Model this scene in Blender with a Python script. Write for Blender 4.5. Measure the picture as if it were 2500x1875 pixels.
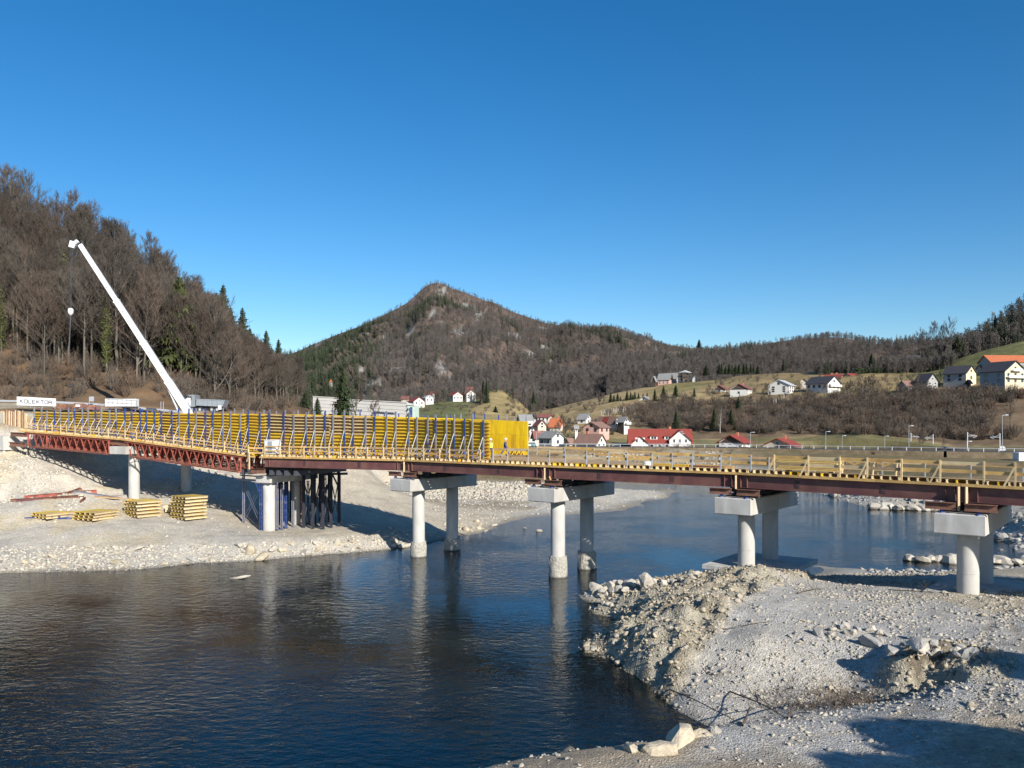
import bpy, math, random
import numpy as np
from mathutils import Vector, Matrix, Euler

for _o in list(bpy.data.objects):
    bpy.data.objects.remove(_o)
SC = bpy.context.scene
COL = SC.collection
RND = random.Random(11)
HC = 12.9            # eye height above the river
FPX, CX, HY = 1960.0, 1250.0, 1030.0   # survey of the site: focal length and horizon in picture units

# ---------------------------------------------------------------- camera, world, sun, exposure
cam = bpy.data.objects.new('camera', bpy.data.cameras.new('camera'))
COL.objects.link(cam)
cam.location = (0, 0, HC)
cam.rotation_euler = (math.radians(90), 0, 0)
cam.data.sensor_width = 36
cam.data.lens = 36 * FPX / 2500
cam.data.shift_y = 92.5 / 2500
cam.data.clip_start = 0.5
cam.data.clip_end = 9000
SC.camera = cam

SUN_DIR = Vector((0.518, -0.855, 0.503)).normalized()      # towards the sun
SUN_EL = math.asin(SUN_DIR.z)
SUN_AZ = math.atan2(SUN_DIR.x, SUN_DIR.y)
w = bpy.data.worlds.new('World'); SC.world = w; w.use_nodes = True
nt = w.node_tree
bg = nt.nodes['Background']
sky = nt.nodes.new('ShaderNodeTexSky')
sky.sky_type = 'NISHITA'; sky.sun_disc = False
sky.sun_elevation = SUN_EL; sky.sun_rotation = SUN_AZ
sky.altitude = 300; sky.air_density = 1.0; sky.dust_density = 0.35; sky.ozone_density = 3.5
hsv = nt.nodes.new('ShaderNodeHueSaturation'); hsv.inputs['Saturation'].default_value = 1.33
nt.links.new(sky.outputs[0], hsv.inputs['Color']); nt.links.new(hsv.outputs[0], bg.inputs[0])
bg.inputs[1].default_value = 0.092
sun = bpy.data.objects.new('sun', bpy.data.lights.new('sun', 'SUN'))
COL.objects.link(sun)
sun.data.energy = 5.0
sun.data.angle = math.radians(0.53)
sun.data.color = (1.0, 0.94, 0.85)
sun.rotation_euler = (-SUN_DIR).to_track_quat('-Z', 'Y').to_euler()
sun.location = (60, -90, 80)
SC.view_settings.view_transform = 'Standard'
SC.view_settings.look = 'None'
SC.view_settings.gamma = 1
SC.view_settings.use_curve_mapping = False
SC.view_settings.exposure = 0.58

# ---------------------------------------------------------------- helpers
def P(x, y, Y):
    """world point seen at picture position (x, y) at distance Y"""
    return Vector(((x - CX) / FPX * Y, Y, HC - (y - HY) / FPX * Y))
def G(x, y, z):
    """world point seen at picture position (x, y) at height z"""
    Y = (HC - z) * FPX / (y - HY)
    return ((x - CX) / FPX * Y, Y, z)
def lerp(a, b, t): return a + (b - a) * t

def tag(o, label=None, cat=None, group=None, kind=None):
    if label: o['label'] = label
    if cat: o['category'] = cat
    if group: o['group'] = group
    if kind: o['kind'] = kind
    return o
def empty(name, loc, label=None, cat=None, group=None):
    o = bpy.data.objects.new(name, None)
    o.empty_display_size = 0.3
    o.location = loc
    COL.objects.link(o)
    return tag(o, label, cat, group)
def wloc(o):
    v = Vector((0, 0, 0))
    while o is not None:
        v += o.location; o = o.parent
    return v
def link(name, mesh, parent=None, loc=(0, 0, 0)):
    o = bpy.data.objects.new(name, mesh)
    COL.objects.link(o)
    o.location = loc
    if parent is not None: o.parent = parent
    return o
def copy_tree(o, parent=None):
    c = o.copy(); COL.objects.link(c); c.parent = parent
    for ch in list(o.children): copy_tree(ch, c)
    return c

BOXF = [(0, 3, 2, 1), (4, 5, 6, 7), (0, 1, 5, 4), (1, 2, 6, 5), (2, 3, 7, 6), (3, 0, 4, 7)]
class MB:
    def __init__(s): s.v = []; s.f = []; s.m = []
    def add(s, vs, fs, mi=0):
        n = len(s.v)
        s.v += [tuple(v) for v in vs]
        s.f += [tuple(i + n for i in f) for f in fs]
        s.m += [mi] * len(fs)
        return s
    def box(s, c, d, rz=0.0, mi=0, M=None):
        hx, hy, hz = d[0] / 2, d[1] / 2, d[2] / 2
        R = M if M is not None else Matrix.Rotation(rz, 3, 'Z')
        c = Vector(c)
        vs = [c + R @ Vector(p) for p in ((-hx, -hy, -hz), (hx, -hy, -hz), (hx, hy, -hz), (-hx, hy, -hz),
                                          (-hx, -hy, hz), (hx, -hy, hz), (hx, hy, hz), (-hx, hy, hz))]
        return s.add(vs, BOXF, mi)
    def bar(s, p, q, wd, h=None, up=(0, 0, 1), mi=0):
        p, q = Vector(p), Vector(q); h = h or wd
        a = (q - p).normalized(); u = Vector(up)
        sd = a.cross(u)
        if sd.length < 1e-3: sd = a.cross(Vector((0, 1, 0)))
        sd.normalize(); u = sd.cross(a).normalized()
        vs = []
        for b in (p, q):
            for (i, j) in ((-1, -1), (1, -1), (1, 1), (-1, 1)):
                vs.append(b + sd * (i * wd / 2) + u * (j * h / 2))
        return s.add(vs, BOXF, mi)
    def tube(s, p, q, r, r2=None, n=8, mi=0, caps=True):
        p, q = Vector(p), Vector(q); r2 = r if r2 is None else r2
        a = (q - p).normalized()
        sd = a.cross(Vector((0, 0, 1)))
        if sd.length < 1e-3: sd = Vector((1, 0, 0))
        sd.normalize(); u = sd.cross(a).normalized()
        vs = []
        for b, rr in ((p, r), (q, r2)):
            for k in range(n):
                t = 2 * math.pi * k / n
                vs.append(b + sd * (rr * math.cos(t)) + u * (rr * math.sin(t)))
        fs = [(k, (k + 1) % n, n + (k + 1) % n, n + k) for k in range(n)]
        if caps: fs += [tuple(range(n - 1, -1, -1)), tuple(range(n, 2 * n))]
        return s.add(vs, fs, mi)
    def lathe(s, c, prof, n=16, mi=0):
        c = Vector(c); vs = []; fs = []
        for (r, z) in prof:
            for k in range(n):
                t = 2 * math.pi * k / n
                vs.append(c + Vector((r * math.cos(t), r * math.sin(t), z)))
        for i in range(len(prof) - 1):
            for k in range(n):
                k2 = (k + 1) % n
                fs.append((i * n + k, i * n + k2, (i + 1) * n + k2, (i + 1) * n + k))
        fs.append(tuple(range(n - 1, -1, -1)))
        m = (len(prof) - 1) * n
        fs.append(tuple(range(m, m + n)))
        return s.add(vs, fs, mi)
    def extrude(s, poly, vec, mi=0):
        n = len(poly); v = Vector(vec)
        vs = [Vector(p) for p in poly] + [Vector(p) + v for p in poly]
        fs = [tuple(range(n - 1, -1, -1)), tuple(range(n, 2 * n))]
        fs += [(k, (k + 1) % n, n + (k + 1) % n, n + k) for k in range(n)]
        return s.add(vs, fs, mi)
    def mesh(s, name, mats, off=Vector((0, 0, 0)), smooth=False):
        me = bpy.data.meshes.new(name)
        ox, oy, oz = off
        me.from_pydata([(v[0] - ox, v[1] - oy, v[2] - oz) for v in s.v], [], s.f)
        if not isinstance(mats, (list, tuple)): mats = [mats]
        for m in mats: me.materials.append(m)
        if len(mats) > 1: me.polygons.foreach_set('material_index', s.m)
        if smooth: me.polygons.foreach_set('use_smooth', [len(p.vertices) == 4 and abs(p.normal.z) < .5 for p in me.polygons])
        return me
    def build(s, name, mats, parent=None, smooth=False, origin=None):
        """world-space shape; the object's origin lies at its parent's, or at `origin`"""
        if parent is not None:
            off = wloc(parent)
            if origin is None: return link(name, s.mesh(name, mats, off, smooth), parent)
            o = Vector(origin)
            return link(name, s.mesh(name, mats, o, smooth), parent, o - off)
        o = Vector(origin) if origin is not None else Vector((0, 0, 0))
        return link(name, s.mesh(name, mats, o, smooth), None, o)

# ---------------------------------------------------------------- materials
def mat(name, col, rough=0.8, metal=0.0, var=0.15, scale=2.0, bump=0.0, bscale=25.0, rnd=0.0, col2=None,
        c2scale=1.0, c2lo=0.45, c2hi=0.62, stretch=(1, 1, 1), spec=0.4, bdist=0.02):
    m = bpy.data.materials.new(name); m.use_nodes = True
    t = m.node_tree; N = t.nodes; L = t.links
    b = N['Principled BSDF']
    b.inputs['Roughness'].default_value = rough
    b.inputs['Metallic'].default_value = metal
    b.inputs['Specular IOR Level'].default_value = spec
    tc = N.new('ShaderNodeTexCoord')
    mp = N.new('ShaderNodeMapping'); mp.inputs['Scale'].default_value = stretch
    L.new(tc.outputs['Object'], mp.inputs['Vector'])
    no = N.new('ShaderNodeTexNoise'); no.inputs['Scale'].default_value = scale
    no.inputs['Detail'].default_value = 6; no.inputs['Roughness'].default_value = 0.65
    L.new(mp.outputs[0], no.inputs['Vector'])
    ra = N.new('ShaderNodeMapRange')
    ra.inputs[1].default_value = 0.3; ra.inputs[2].default_value = 0.7
    ra.inputs[3].default_value = 1 - var; ra.inputs[4].default_value = 1 + var
    L.new(no.outputs[0], ra.inputs[0])
    src = None
    if col2 is not None:
        n2 = N.new('ShaderNodeTexNoise'); n2.inputs['Scale'].default_value = c2scale
        n2.inputs['Detail'].default_value = 5
        L.new(mp.outputs[0], n2.inputs['Vector'])
        r2 = N.new('ShaderNodeMapRange'); r2.inputs[1].default_value = c2lo; r2.inputs[2].default_value = c2hi
        L.new(n2.outputs[0], r2.inputs[0])
        mx = N.new('ShaderNodeMix'); mx.data_type = 'RGBA'
        mx.inputs[6].default_value = (*col, 1); mx.inputs[7].default_value = (*col2, 1)
        L.new(r2.outputs[0], mx.inputs[0])
        src = mx.outputs[2]
    vm = N.new('ShaderNodeVectorMath'); vm.operation = 'SCALE'
    if src is None: vm.inputs[0].default_value = col
    else: L.new(src, vm.inputs[0])
    if rnd > 0:
        oi = N.new('ShaderNodeObjectInfo')
        r3 = N.new('ShaderNodeMapRange'); r3.inputs[3].default_value = 1 - rnd; r3.inputs[4].default_value = 1 + rnd
        L.new(oi.outputs['Random'], r3.inputs[0])
        mu = N.new('ShaderNodeMath'); mu.operation = 'MULTIPLY'
        L.new(r3.outputs[0], mu.inputs[0]); L.new(ra.outputs[0], mu.inputs[1])
        L.new(mu.outputs[0], vm.inputs['Scale'])
    else:
        L.new(ra.outputs[0], vm.inputs['Scale'])
    L.new(vm.outputs[0], b.inputs['Base Color'])
    if bump > 0:
        nb = N.new('ShaderNodeTexNoise'); nb.inputs['Scale'].default_value = bscale; nb.inputs['Detail'].default_value = 6
        L.new(mp.outputs[0], nb.inputs['Vector'])
        bu = N.new('ShaderNodeBump'); bu.inputs['Strength'].default_value = bump; bu.inputs['Distance'].default_value = bdist
        L.new(nb.outputs[0], bu.inputs['Height']); L.new(bu.outputs[0], b.inputs['Normal'])
    return m

M = {}
M['concrete'] = mat('concrete', (.47, .455, .425), .85, var=.17, scale=1.1, bump=.25, bscale=12, stretch=(1, 1, .35), col2=(.36, .345, .31), c2scale=.7, c2lo=.48, c2hi=.70)
def wet_foot(m):
    """the stone is wet and dark just above the waterline"""
    N = m.node_tree.nodes; L = m.node_tree.links; b = N['Principled BSDF']
    src = b.inputs['Base Color'].links[0].from_socket
    ge = N.new('ShaderNodeNewGeometry'); sp = N.new('ShaderNodeSeparateXYZ'); L.new(ge.outputs['Position'], sp.inputs[0])
    r = N.new('ShaderNodeMapRange'); r.inputs[1].default_value = .03; r.inputs[2].default_value = .16; r.inputs[3].default_value = .42; r.inputs[4].default_value = 1
    L.new(sp.outputs[2], r.inputs[0]); v = N.new('ShaderNodeVectorMath'); v.operation = 'SCALE'
    L.new(src, v.inputs[0]); L.new(r.outputs[0], v.inputs['Scale']); L.new(v.outputs[0], b.inputs['Base Color'])
M['rough_concrete'] = mat('rough_concrete', (.36, .34, .29), .95, var=.25, scale=5, bump=1.0, bscale=6, bdist=.12)
M['red_steel'] = mat('red_steel', (.33, .085, .06), .6, var=.25, scale=2, col2=(.22, .07, .05), c2scale=1.5, rnd=.12)
M['maroon'] = mat('maroon_girder', (.125, .05, .048), .6, var=.18, scale=1.2, col2=(.16, .075, .06), c2scale=.8, rnd=.08)
M['rust'] = mat('rusty_steel', (.23, .115, .075), .8, var=.3, scale=3, col2=(.15, .07, .05), c2scale=2, rnd=.15)
M['wood'] = mat('timber', (.54, .345, .12), .75, var=.22, scale=1.6, stretch=(1, 1, 1), col2=(.45, .275, .10), c2scale=.9, rnd=.12)
M['wood_pale'] = mat('pale_timber', (.56, .43, .25), .75, var=.16, scale=2.2, rnd=.12)
M['wood_old'] = mat('weathered_timber', (.38, .265, .15), .85, var=.25, scale=2, rnd=.2)
M['yellow'] = mat('yellow_varnished_timber', (.64, .43, .03), .5, var=.12, scale=2, col2=(.58, .34, .04), c2scale=.8, rnd=.08)
M['yellow_deep'] = mat('yellow_plywood', (.82, .55, .015), .5, var=.14, scale=1.2, col2=(.58, .33, .02), c2scale=.55, c2lo=.5, c2hi=.72, stretch=(2.5, 2.5, .7), rnd=.12)
M['ply'] = mat('yellow_brown_plywood', (.60, .41, .02), .6, var=.2, scale=1.5, col2=(.50, .31, .03), c2scale=.6, rnd=.18)
M['ply_brown'] = mat('brown_plywood', (.30, .18, .07), .7, var=.22, scale=1.5, col2=(.42, .26, .05), c2scale=.5, rnd=.15)
M['beam_faded'] = mat('faded_timber_beam', (.56, .43, .22), .75, var=.2, scale=2, rnd=.15)
M['blue'] = mat('blue_painted_steel', (.022, .05, .19), .5, var=.2, scale=3, col2=(.22, .24, .32), c2scale=1.3, c2lo=.56, c2hi=.7, rnd=.1)
M['grey_steel'] = mat('worn_grey_steel', (.17, .17, .20), .6, var=.25, scale=3, col2=(.06, .11, .36), c2scale=1.1, c2lo=.56, c2hi=.66, rnd=.12)
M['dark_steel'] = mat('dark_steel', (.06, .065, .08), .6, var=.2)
M['galv'] = mat('galvanised_steel', (.42, .44, .47), .45, .3, var=.12, scale=4, rnd=.08)
M['prop'] = mat('pale_steel_prop', (.44, .44, .45), .5, .1, var=.12, rnd=.08)
M['white'] = mat('white_paint', (.68, .68, .67), .5, var=.05)
M['lettering'] = mat('grey_lettering', (.16, .17, .20), .6, var=.05)
M['asphalt'] = mat('asphalt', (.055, .055, .06), .9, var=.2, scale=.4)
M['rock'] = mat('pale_limestone', (.45, .41, .335), .95, var=.22, scale=2.5, bump=.9, bscale=5, rnd=.14, col2=(.36, .33, .28), c2scale=1.2, bdist=.06)
M['rock_tan'] = mat('tan_limestone', (.42, .36, .26), .95, var=.25, scale=2.5, bump=.9, bscale=5, rnd=.16, bdist=.06)
M['rock_grey'] = mat('grey_limestone', (.32, .31, .285), .95, var=.22, scale=2.5, bump=.8, bscale=5, rnd=.16, bdist=.06)
for _k in ('rock', 'rock_tan', 'rock_grey', 'rough_concrete'): wet_foot(M[_k])
M['glass'] = mat('window_glass', (.035, .045, .06), .12, var=.1, spec=.6)
M['tyre'] = mat('tyre_rubber', (.025, .025, .027), .9, var=.1)
# ================================================================ TERRAIN
def _hash(ix, iy, seed):
    h = (ix.astype(np.int64) * 374761393 + iy.astype(np.int64) * 668265263 + seed * 974634541) & 0x7fffffff
    h = ((h ^ (h >> 13)) * 1274126177) & 0x7fffffff
    return ((h ^ (h >> 16)) & 0xffff) / 65535.0
def vnoise(x, y, seed=0):
    x = np.asarray(x, float); y = np.asarray(y, float)
    ix = np.floor(x); iy = np.floor(y); fx = x - ix; fy = y - iy
    fx = fx * fx * (3 - 2 * fx); fy = fy * fy * (3 - 2 * fy)
    a = _hash(ix, iy, seed); b = _hash(ix + 1, iy, seed); c = _hash(ix, iy + 1, seed); d = _hash(ix + 1, iy + 1, seed)
    return (a * (1 - fx) + b * fx) * (1 - fy) + (c * (1 - fx) + d * fx) * fy - 0.5
def fbm(x, y, seed=0, o=4):
    r = 0; a = 1.0
    for k in range(o):
        r = r + a * vnoise(x * 2 ** k + 17.3 * k, y * 2 ** k - 9.1 * k, seed + k); a *= 0.5
    return r

CP = []
def cp(*pts): CP.extend(pts)
# shore line of the left bank, the spit and back
for x, y in ((-250, 1408), (-80, 1402), (0, 1399), (90, 1397), (175, 1395), (255, 1393), (336, 1390), (410, 1383), (480, 1375), (568, 1372), (668, 1365),
             (735, 1359), (800, 1353), (880, 1347), (956, 1340), (1001, 1334), (1060, 1322), (1115, 1310), (1168, 1302),
             (1205, 1285), (1250, 1272), (1300, 1263), (1400, 1256), (1470, 1251), (1525, 1246), (1570, 1234), (1615, 1219), (1661, 1200),
             (1640, 1194), (1600, 1189), (1550, 1181), (1503, 1175), (1440, 1168), (1360, 1163)):
    cp(G(x, y, 0.0))
# far bank and the right bank
for x, y in ((2500, 1354), (2465, 1326), (2420, 1297), (2400, 1270), (2297, 1247), (2131, 1240), (2080, 1228), (2040, 1214), (1980, 1197), (1900, 1190), (1830, 1186)):
    cp(G(x, y, 0.0))
cp((44, 178, 0), (34, 186, 0), (15, 190, 0), (-5, 190, 0), (-30, 188, 0), (-60, 186, 0), (-100, 184, 0))
# shore line of the gravel peninsula
for x, y in ((2500, 1402), (2380, 1399), (2250, 1395), (2100, 1388), (1950, 1378)):
    cp(G(x, y, 0.0))
cp((19.5, 65.5, 0), (15, 64.5, 0), (11.5, 64.2, 0), (8.5, 63.2, 0), (6.6, 62.2, 0))
for x, y in ((1424, 1449), (1422, 1462), (1450, 1476), (1500, 1484), (1445, 1497), (1480, 1505), (1506, 1516), (1462, 1545), (1421, 1584),
             (1480, 1601), (1515, 1625), (1552, 1650), (1587, 1674), (1615, 1700), (1643, 1726), (1680, 1748), (1712, 1764), (1753, 1782)):
    cp(G(x, y, 0.0))
cp((9.3, 32.7, 0), (9.0, 31.6, 0.1), (7.2, 30.6, 0.15), (5.0, 30.2, 0), (2.2, 30.6, 0), (.6, 30.6, 0), (-.6, 29.9, 0), (-2, 29.0, 0), (-5, 27.3, 0), (-10, 24.5, 0), (-20, 20, 0), (-40, 13, 0), (-60, 6, 0))
# river bed
cp((-25, 50, -1.4), (-10, 45, -1.4), (-40, 60, -.9), (0, 38, -1.2), (-20, 34, -1.6), (-8, 30, -1), (-3, 32, -.8), (-16, 27, -1.2), (-60, 40, -1.6), (-3, 70, -.8), (3, 80, -.7), (10, 90, -.9),
   (25, 110, -1.1), (34, 80, -1.1), (40, 100, -1.1), (40, 140, -1.1), (22, 164, -1), (12, 158, -.9), (24, 72, -.9), (45, 75, -.7), (5, 54, -.8), (0, 60, -1),
   (-15, 66, -1), (-45, 50, -1.6), (-80, 55, -1.6), (2, 48, -1.0), (3, 41, -1.1), (6, 35.6, -.5), (4, 33.5, -.9), (-30, 180, -.8), (0, 178, -1), (30, 175, -1), (-80, 178, -.8), (-10, 36, -1.4),
   (14, 72, -1), (12, 80, -1), (20, 90, -1), (30, 125, -1), (48, 120, -.9))
# left bank
for x, y, z in ((0, 1375, .5), (0, 1330, 1.3), (-200, 1330, 1.5), (170, 1345, 1.0), (330, 1335, 1.2), (480, 1325, 1.3), (620, 1325, 1.25), (780, 1315, 1.3), (880, 1318, .9),
                (0, 1290, 2.1), (300, 1290, 2.2), (560, 1300, 1.7), (657, 1295, 1.54), (760, 1288, 1.5), (860, 1290, 1.4), (950, 1310, .9),
                (0, 1240, 3.2), (200, 1240, 3.0), (330, 1262, 2.7), (450, 1266, 2.6), (545, 1270, 2.3)):
    cp(G(x, y, z))
for x, y, Y in ((0, 1225, 88), (100, 1213, 90), (200, 1200, 92), (265, 1212, 92), (330, 1216, 92), (0, 1160, 94), (90, 1160, 95), (150, 1160, 96.5), (0, 1100, 100), (70, 1095, 102), (120, 1120, 100), (-150, 1100, 98), (-150, 1180, 90), (200, 1150, 99), (-300, 1100, 100)):
    cp(tuple(P(x, y, Y)))
cp((-65, 104, 10.8), (-72, 103, 10.8), (-85, 104, 11.5), (-68, 108.5, 14.2), (-80, 109, 14.3), (-95, 112, 14.5), (-62, 108, 13.0),
   (-52, 104, 6.2), (-54, 112, 11.5), (-50, 120, 11.6), (-38, 101, 4.6), (-38, 112, 8.5), (-38, 123, 11.4), (-24, 100, 2.6), (-28, 112, 6), (-26, 124, 10.5), (-20, 130, 9.5),
   (-60, 125, 11.6), (-48, 128, 11.6), (-80, 125, 13.2), (-100, 130, 15), (-24, 112, 5.2), (-18, 103, 2.6), (-14, 97, 1.5), (-10.5, 91, .9), (-17, 112, 3.2), (-11, 104, 1.4), (-7, 97, .7),
   (-20, 128, 1.8), (-14, 127.5, 1.2), (-5, 127, 1.0), (3, 126, .8), (3, 130, 3.0), (-5, 131, 3.2), (-14, 131, 3.4), (-20, 132, 3.8), (10, 131, 2.4), (14, 140, 1.8),
   (-10, 145, 5.5), (5, 150, 4.5), (-25, 150, 8), (-12, 162, 5), (8, 162, 2), (-40, 150, 11))
for x, y, z in ((1150, 1232, .7), (1250, 1227, .6), (1190, 1262, .35), (1090, 1262, .8), (1040, 1240, 1.0), (1480, 1212, .55), (1400, 1215, .75), (1590, 1208, .35), (1330, 1230, .6)):
    cp(G(x, y, z))
# road shelf under the wood
for x, y, Y in ((-200, 985, 141), (0, 987, 141), (200, 992, 141), (400, 1007, 141), (480, 1013, 141), (570, 1015, 143), (700, 1018, 150), (800, 1024, 170)):
    cp(tuple(P(x, y, Y)))
cp((-100, 160, 20), (-60, 165, 14.5), (-30, 165, 8), (-120, 150, 18), (-60, 185, 4), (-20, 172, 4))
# far bank, valley floor
cp((-60, 200, 6), (-20, 201, 6.3), (15, 201, 6.3), (40, 199, 6.3), (60, 192, 6.2), (70, 182, 5.6), (80, 165, 5), (74, 145, 5), (66, 122, 4.6), (62, 104, 4.2), (58, 86, 3.6), (54, 74, 2.4),
   (85, 110, 5), (100, 150, 5), (110, 200, 5), (80, 210, 5.6), (20, 212, 5.6), (-30, 215, 5.6), (20, 260, 3.6), (60, 260, 3.4), (100, 250, 4), (-20, 270, 5), (-80, 240, 6), (-60, 330, 8), (60, 330, 6),
   (150, 150, 6), (150, 220, 6), (60, 138, 1.4), (57, 155, 1.2), (58, 160, 3.4))
# peninsula
for x, y, z in ((1455, 1432, .7), (1530, 1422, 1.0), (1600, 1412, 1.3), (1700, 1405, 1.6), (1500, 1462, .9), (1560, 1450, 1.5), (1600, 1430, 1.9), (1700, 1415, 2.4), (1800, 1390, 3.2), (1850, 1382, 3.4), (1890, 1393, 3.1),
                (1660, 1450, 2.6), (1760, 1430, 3.0), (1950, 1420, 2.6), (2050, 1430, 2.3), (2200, 1450, 2.4), (2363, 1450, 2.7), (2500, 1455, 2.8),
                (1500, 1560, .8), (1560, 1560, 1.4), (1620, 1500, 2.3), (1700, 1480, 2.7), (1780, 1490, 2.8), (1820, 1475, 2.8), (1560, 1620, .6), (1650, 1580, 1.5), (1700, 1560, 1.9), (1780, 1540, 2.0),
                (1650, 1650, .75), (1720, 1640, 1.0), (1800, 1640, 1.2), (1700, 1700, .55), (1780, 1740, .5), (1850, 1560, 2.3), (1900, 1600, 1.8), (1900, 1500, 2.7), (2000, 1500, 2.6), (2100, 1540, 2.4), (2000, 1560, 2.3),
                (1900, 1680, .9), (2000, 1640, 1.4), (2000, 1700, .9), (2080, 1690, .9), (2120, 1650, 1.5), (2130, 1715, .9), (2200, 1620, 2.4), (2280, 1600, 2.7), (2350, 1610, 2.8), (2360, 1650, 2.5),
                (2200, 1540, 2.5), (2350, 1540, 2.6), (2500, 1540, 2.7), (2500, 1640, 2.7), (2250, 1690, 1.5)):
    cp(G(x, y, z))
# near ridge and the ground below the viewer
for x, y, z in ((1753, 1776, 1.45), (1850, 1760, 1.5), (1950, 1745, 1.5), (2050, 1735, 1.5), (2150, 1722, 1.7), (2250, 1708, 2.0), (2340, 1680, 2.4), (1690, 1792, 1.5), (1625, 1812, 1.55), (1539, 1816, 1.45), (1470, 1826, 1.3), (1404, 1834, 1.15),
                (1335, 1842, .95), (1270, 1850, .8), (1210, 1866, .55), (1164, 1884, .35),
                (1900, 1860, 2.0), (2200, 1850, 2.2), (2450, 1820, 2.4), (1700, 1860, 1.8), (2450, 1720, 2.5), (2100, 1800, 2.0)):
    cp(G(x, y, z))
cp((3, 22, 2.2), (10, 21, 2.6), (20, 20, 3.0), (-3, 22, 1.2), (0, 15, 3.6), (12, 14, 4.2), (-7, 13, 2.4), (0, 8, 6.6), (10, 7, 7), (0, 0, 10.8), (10, -6, 11.3), (-10, -4, 10), (0, -15, 11.3), (-25, 6, 3), (-40, -5, 6), (25, 12, 5), (28, 30, 3.0), (35, 45, 3.0), (40, 60, 2.2), (30, 0, 9), (60, 20, 8), (60, 60, 4.5), (60, -20, 11), (-60, -20, 8))
cp((-200, 150, 22), (-200, 60, 12), (-120, 60, 0), (-120, 30, -.5), (-120, 90, 6), (200, 60, 9), (200, 300, 14), (0, 600, 14), (-300, 500, 20), (400, 600, 20), (500, 0, 20), (-500, 0, 20), (0, -400, 14), (-800, 1500, 20), (800, 1500, 20), (0, 3000, 10), (2500, 1000, 30), (-2500, 1000, 30), (0, -2500, 20))

_cp = np.array(CP, float)
_n = len(_cp)
_d = np.sqrt((_cp[:, None, 0] - _cp[None, :, 0]) ** 2 + (_cp[:, None, 1] - _cp[None, :, 1]) ** 2 + 0.15 ** 2)
_A = np.zeros((_n + 1, _n + 1)); _A[:_n, :_n] = -_d - np.eye(_n) * 0.02; _A[:_n, _n] = 1; _A[_n, :_n] = 1
_wt = np.linalg.solve(_A, np.append(_cp[:, 2], 0))
def base_z(x, y):
    x = np.atleast_1d(np.asarray(x, float)).ravel(); y = np.atleast_1d(np.asarray(y, float)).ravel()
    out = np.empty_like(x)
    for i in range(0, len(x), 20000):
        d = np.sqrt((x[i:i + 20000, None] - _cp[None, :, 0]) ** 2 + (y[i:i + 20000, None] - _cp[None, :, 1]) ** 2 + 0.15 ** 2)
        out[i:i + 20000] = -d @ _wt[:_n] + _wt[_n]
    return out
def ss(a, b, x): t = np.clip((x - a) / (b - a), 0, 1); return t * t * (3 - 2 * t)
def heap_mask(x, y):
    """the loose clods tipped on the peninsula, and the tipped clump beside the hollow"""
    x = np.asarray(x, float); y = np.asarray(y, float)
    a = ss(-2.5, -1.3, (x - 6.4) * -.815 + (y - 38.6) * .579 + .8 * vnoise(x * .5, y * .5, 88)) * ss(59, 57, y) * ss(18, 16, x) * ss(1.5, 2.5, x)
    b = ss(1.0, 0.5, np.hypot((x - 18.6) / 3.6, (y - 34.3) / 3.0))
    c = ss(1.0, 0.5, np.hypot((x - 18.0) / 3.5, (y - 55.0) / 2.8))
    return np.clip(a + b + c, 0, 1)
def ruts(x, y):
    """wheel tracks of the site trucks"""
    out = np.zeros(len(np.atleast_1d(x)))
    for pts in (((-2, 24), (8, 25.5), (15, 29), (22, 36), (30, 47)), ((10, 22), (17, 27), (24, 36), (29, 46), (33, 56)), ((-70, 79), (-50, 80.5), (-34, 80), (-20, 82)), ((-66, 82.5), (-46, 84), (-33, 82.5))):
        for a, c in zip(pts[:-1], pts[1:]):
            ax, ay = a; dx, dy = c[0] - a[0], c[1] - a[1]; L2 = dx * dx + dy * dy
            t = np.clip(((x - ax) * dx + (y - ay) * dy) / L2, 0, 1)
            d = np.hypot(x - ax - t * dx, y - ay - t * dy) + .12 * vnoise(x * .6, y * .6, 71)
            out = np.maximum(out, ss(.30, .12, np.abs(d - .95)) * (.6 + .6 * vnoise(x * .4, y * .4, 73)))
    return out
def rough_z(x, y, z):
    amp = 0.10 * ss(-.2, .3, z)
    amp = amp * (1 + 2.0 * ss(140, 260, y))
    hm = heap_mask(x, y)
    near = ss(150, 60, np.asarray(y, float))
    r = fbm(x * .9, y * .9, 3, 4) * amp + fbm(x * .12, y * .12, 9, 2) * .25 * ss(.2, .8, z)
    r = r + hm * ss(.1, .5, z) * (fbm(x * 1.5, y * 1.5, 21, 3) * .75 + .05)
    sl = ss(86, 92, np.asarray(y, float)) * ss(-30, -40, np.asarray(x, float)) * ss(112, 106, np.asarray(y, float))
    r = r + sl * fbm(x * .6, y * .6, 33, 4) * .5
    return r * (0.4 + 0.6 * near) - .07 * ruts(x, y) * ss(.2, .6, z)
def ground_z(x, y):
    z = base_z(x, y)
    x = np.atleast_1d(np.asarray(x, float)).ravel(); y = np.atleast_1d(np.asarray(y, float)).ravel()
    return z + rough_z(x, y, z)
def gz(x, y): return float(ground_z(x, y)[0])
def g_at(px, py, lo=16.0, hi=420.0):
    """where the line of sight through (px, py) meets the ground"""
    Y = np.geomspace(lo, hi, 420)
    X = (px - CX) / FPX * Y; Z = HC - (py - HY) / FPX * Y
    g = ground_z(X, Y)
    k = np.where(Z <= np.maximum(g, -.02))[0]
    i = k[0] if len(k) else len(Y) - 1
    return Vector((float(X[i]), float(Y[i]), float(g[i])))

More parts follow.
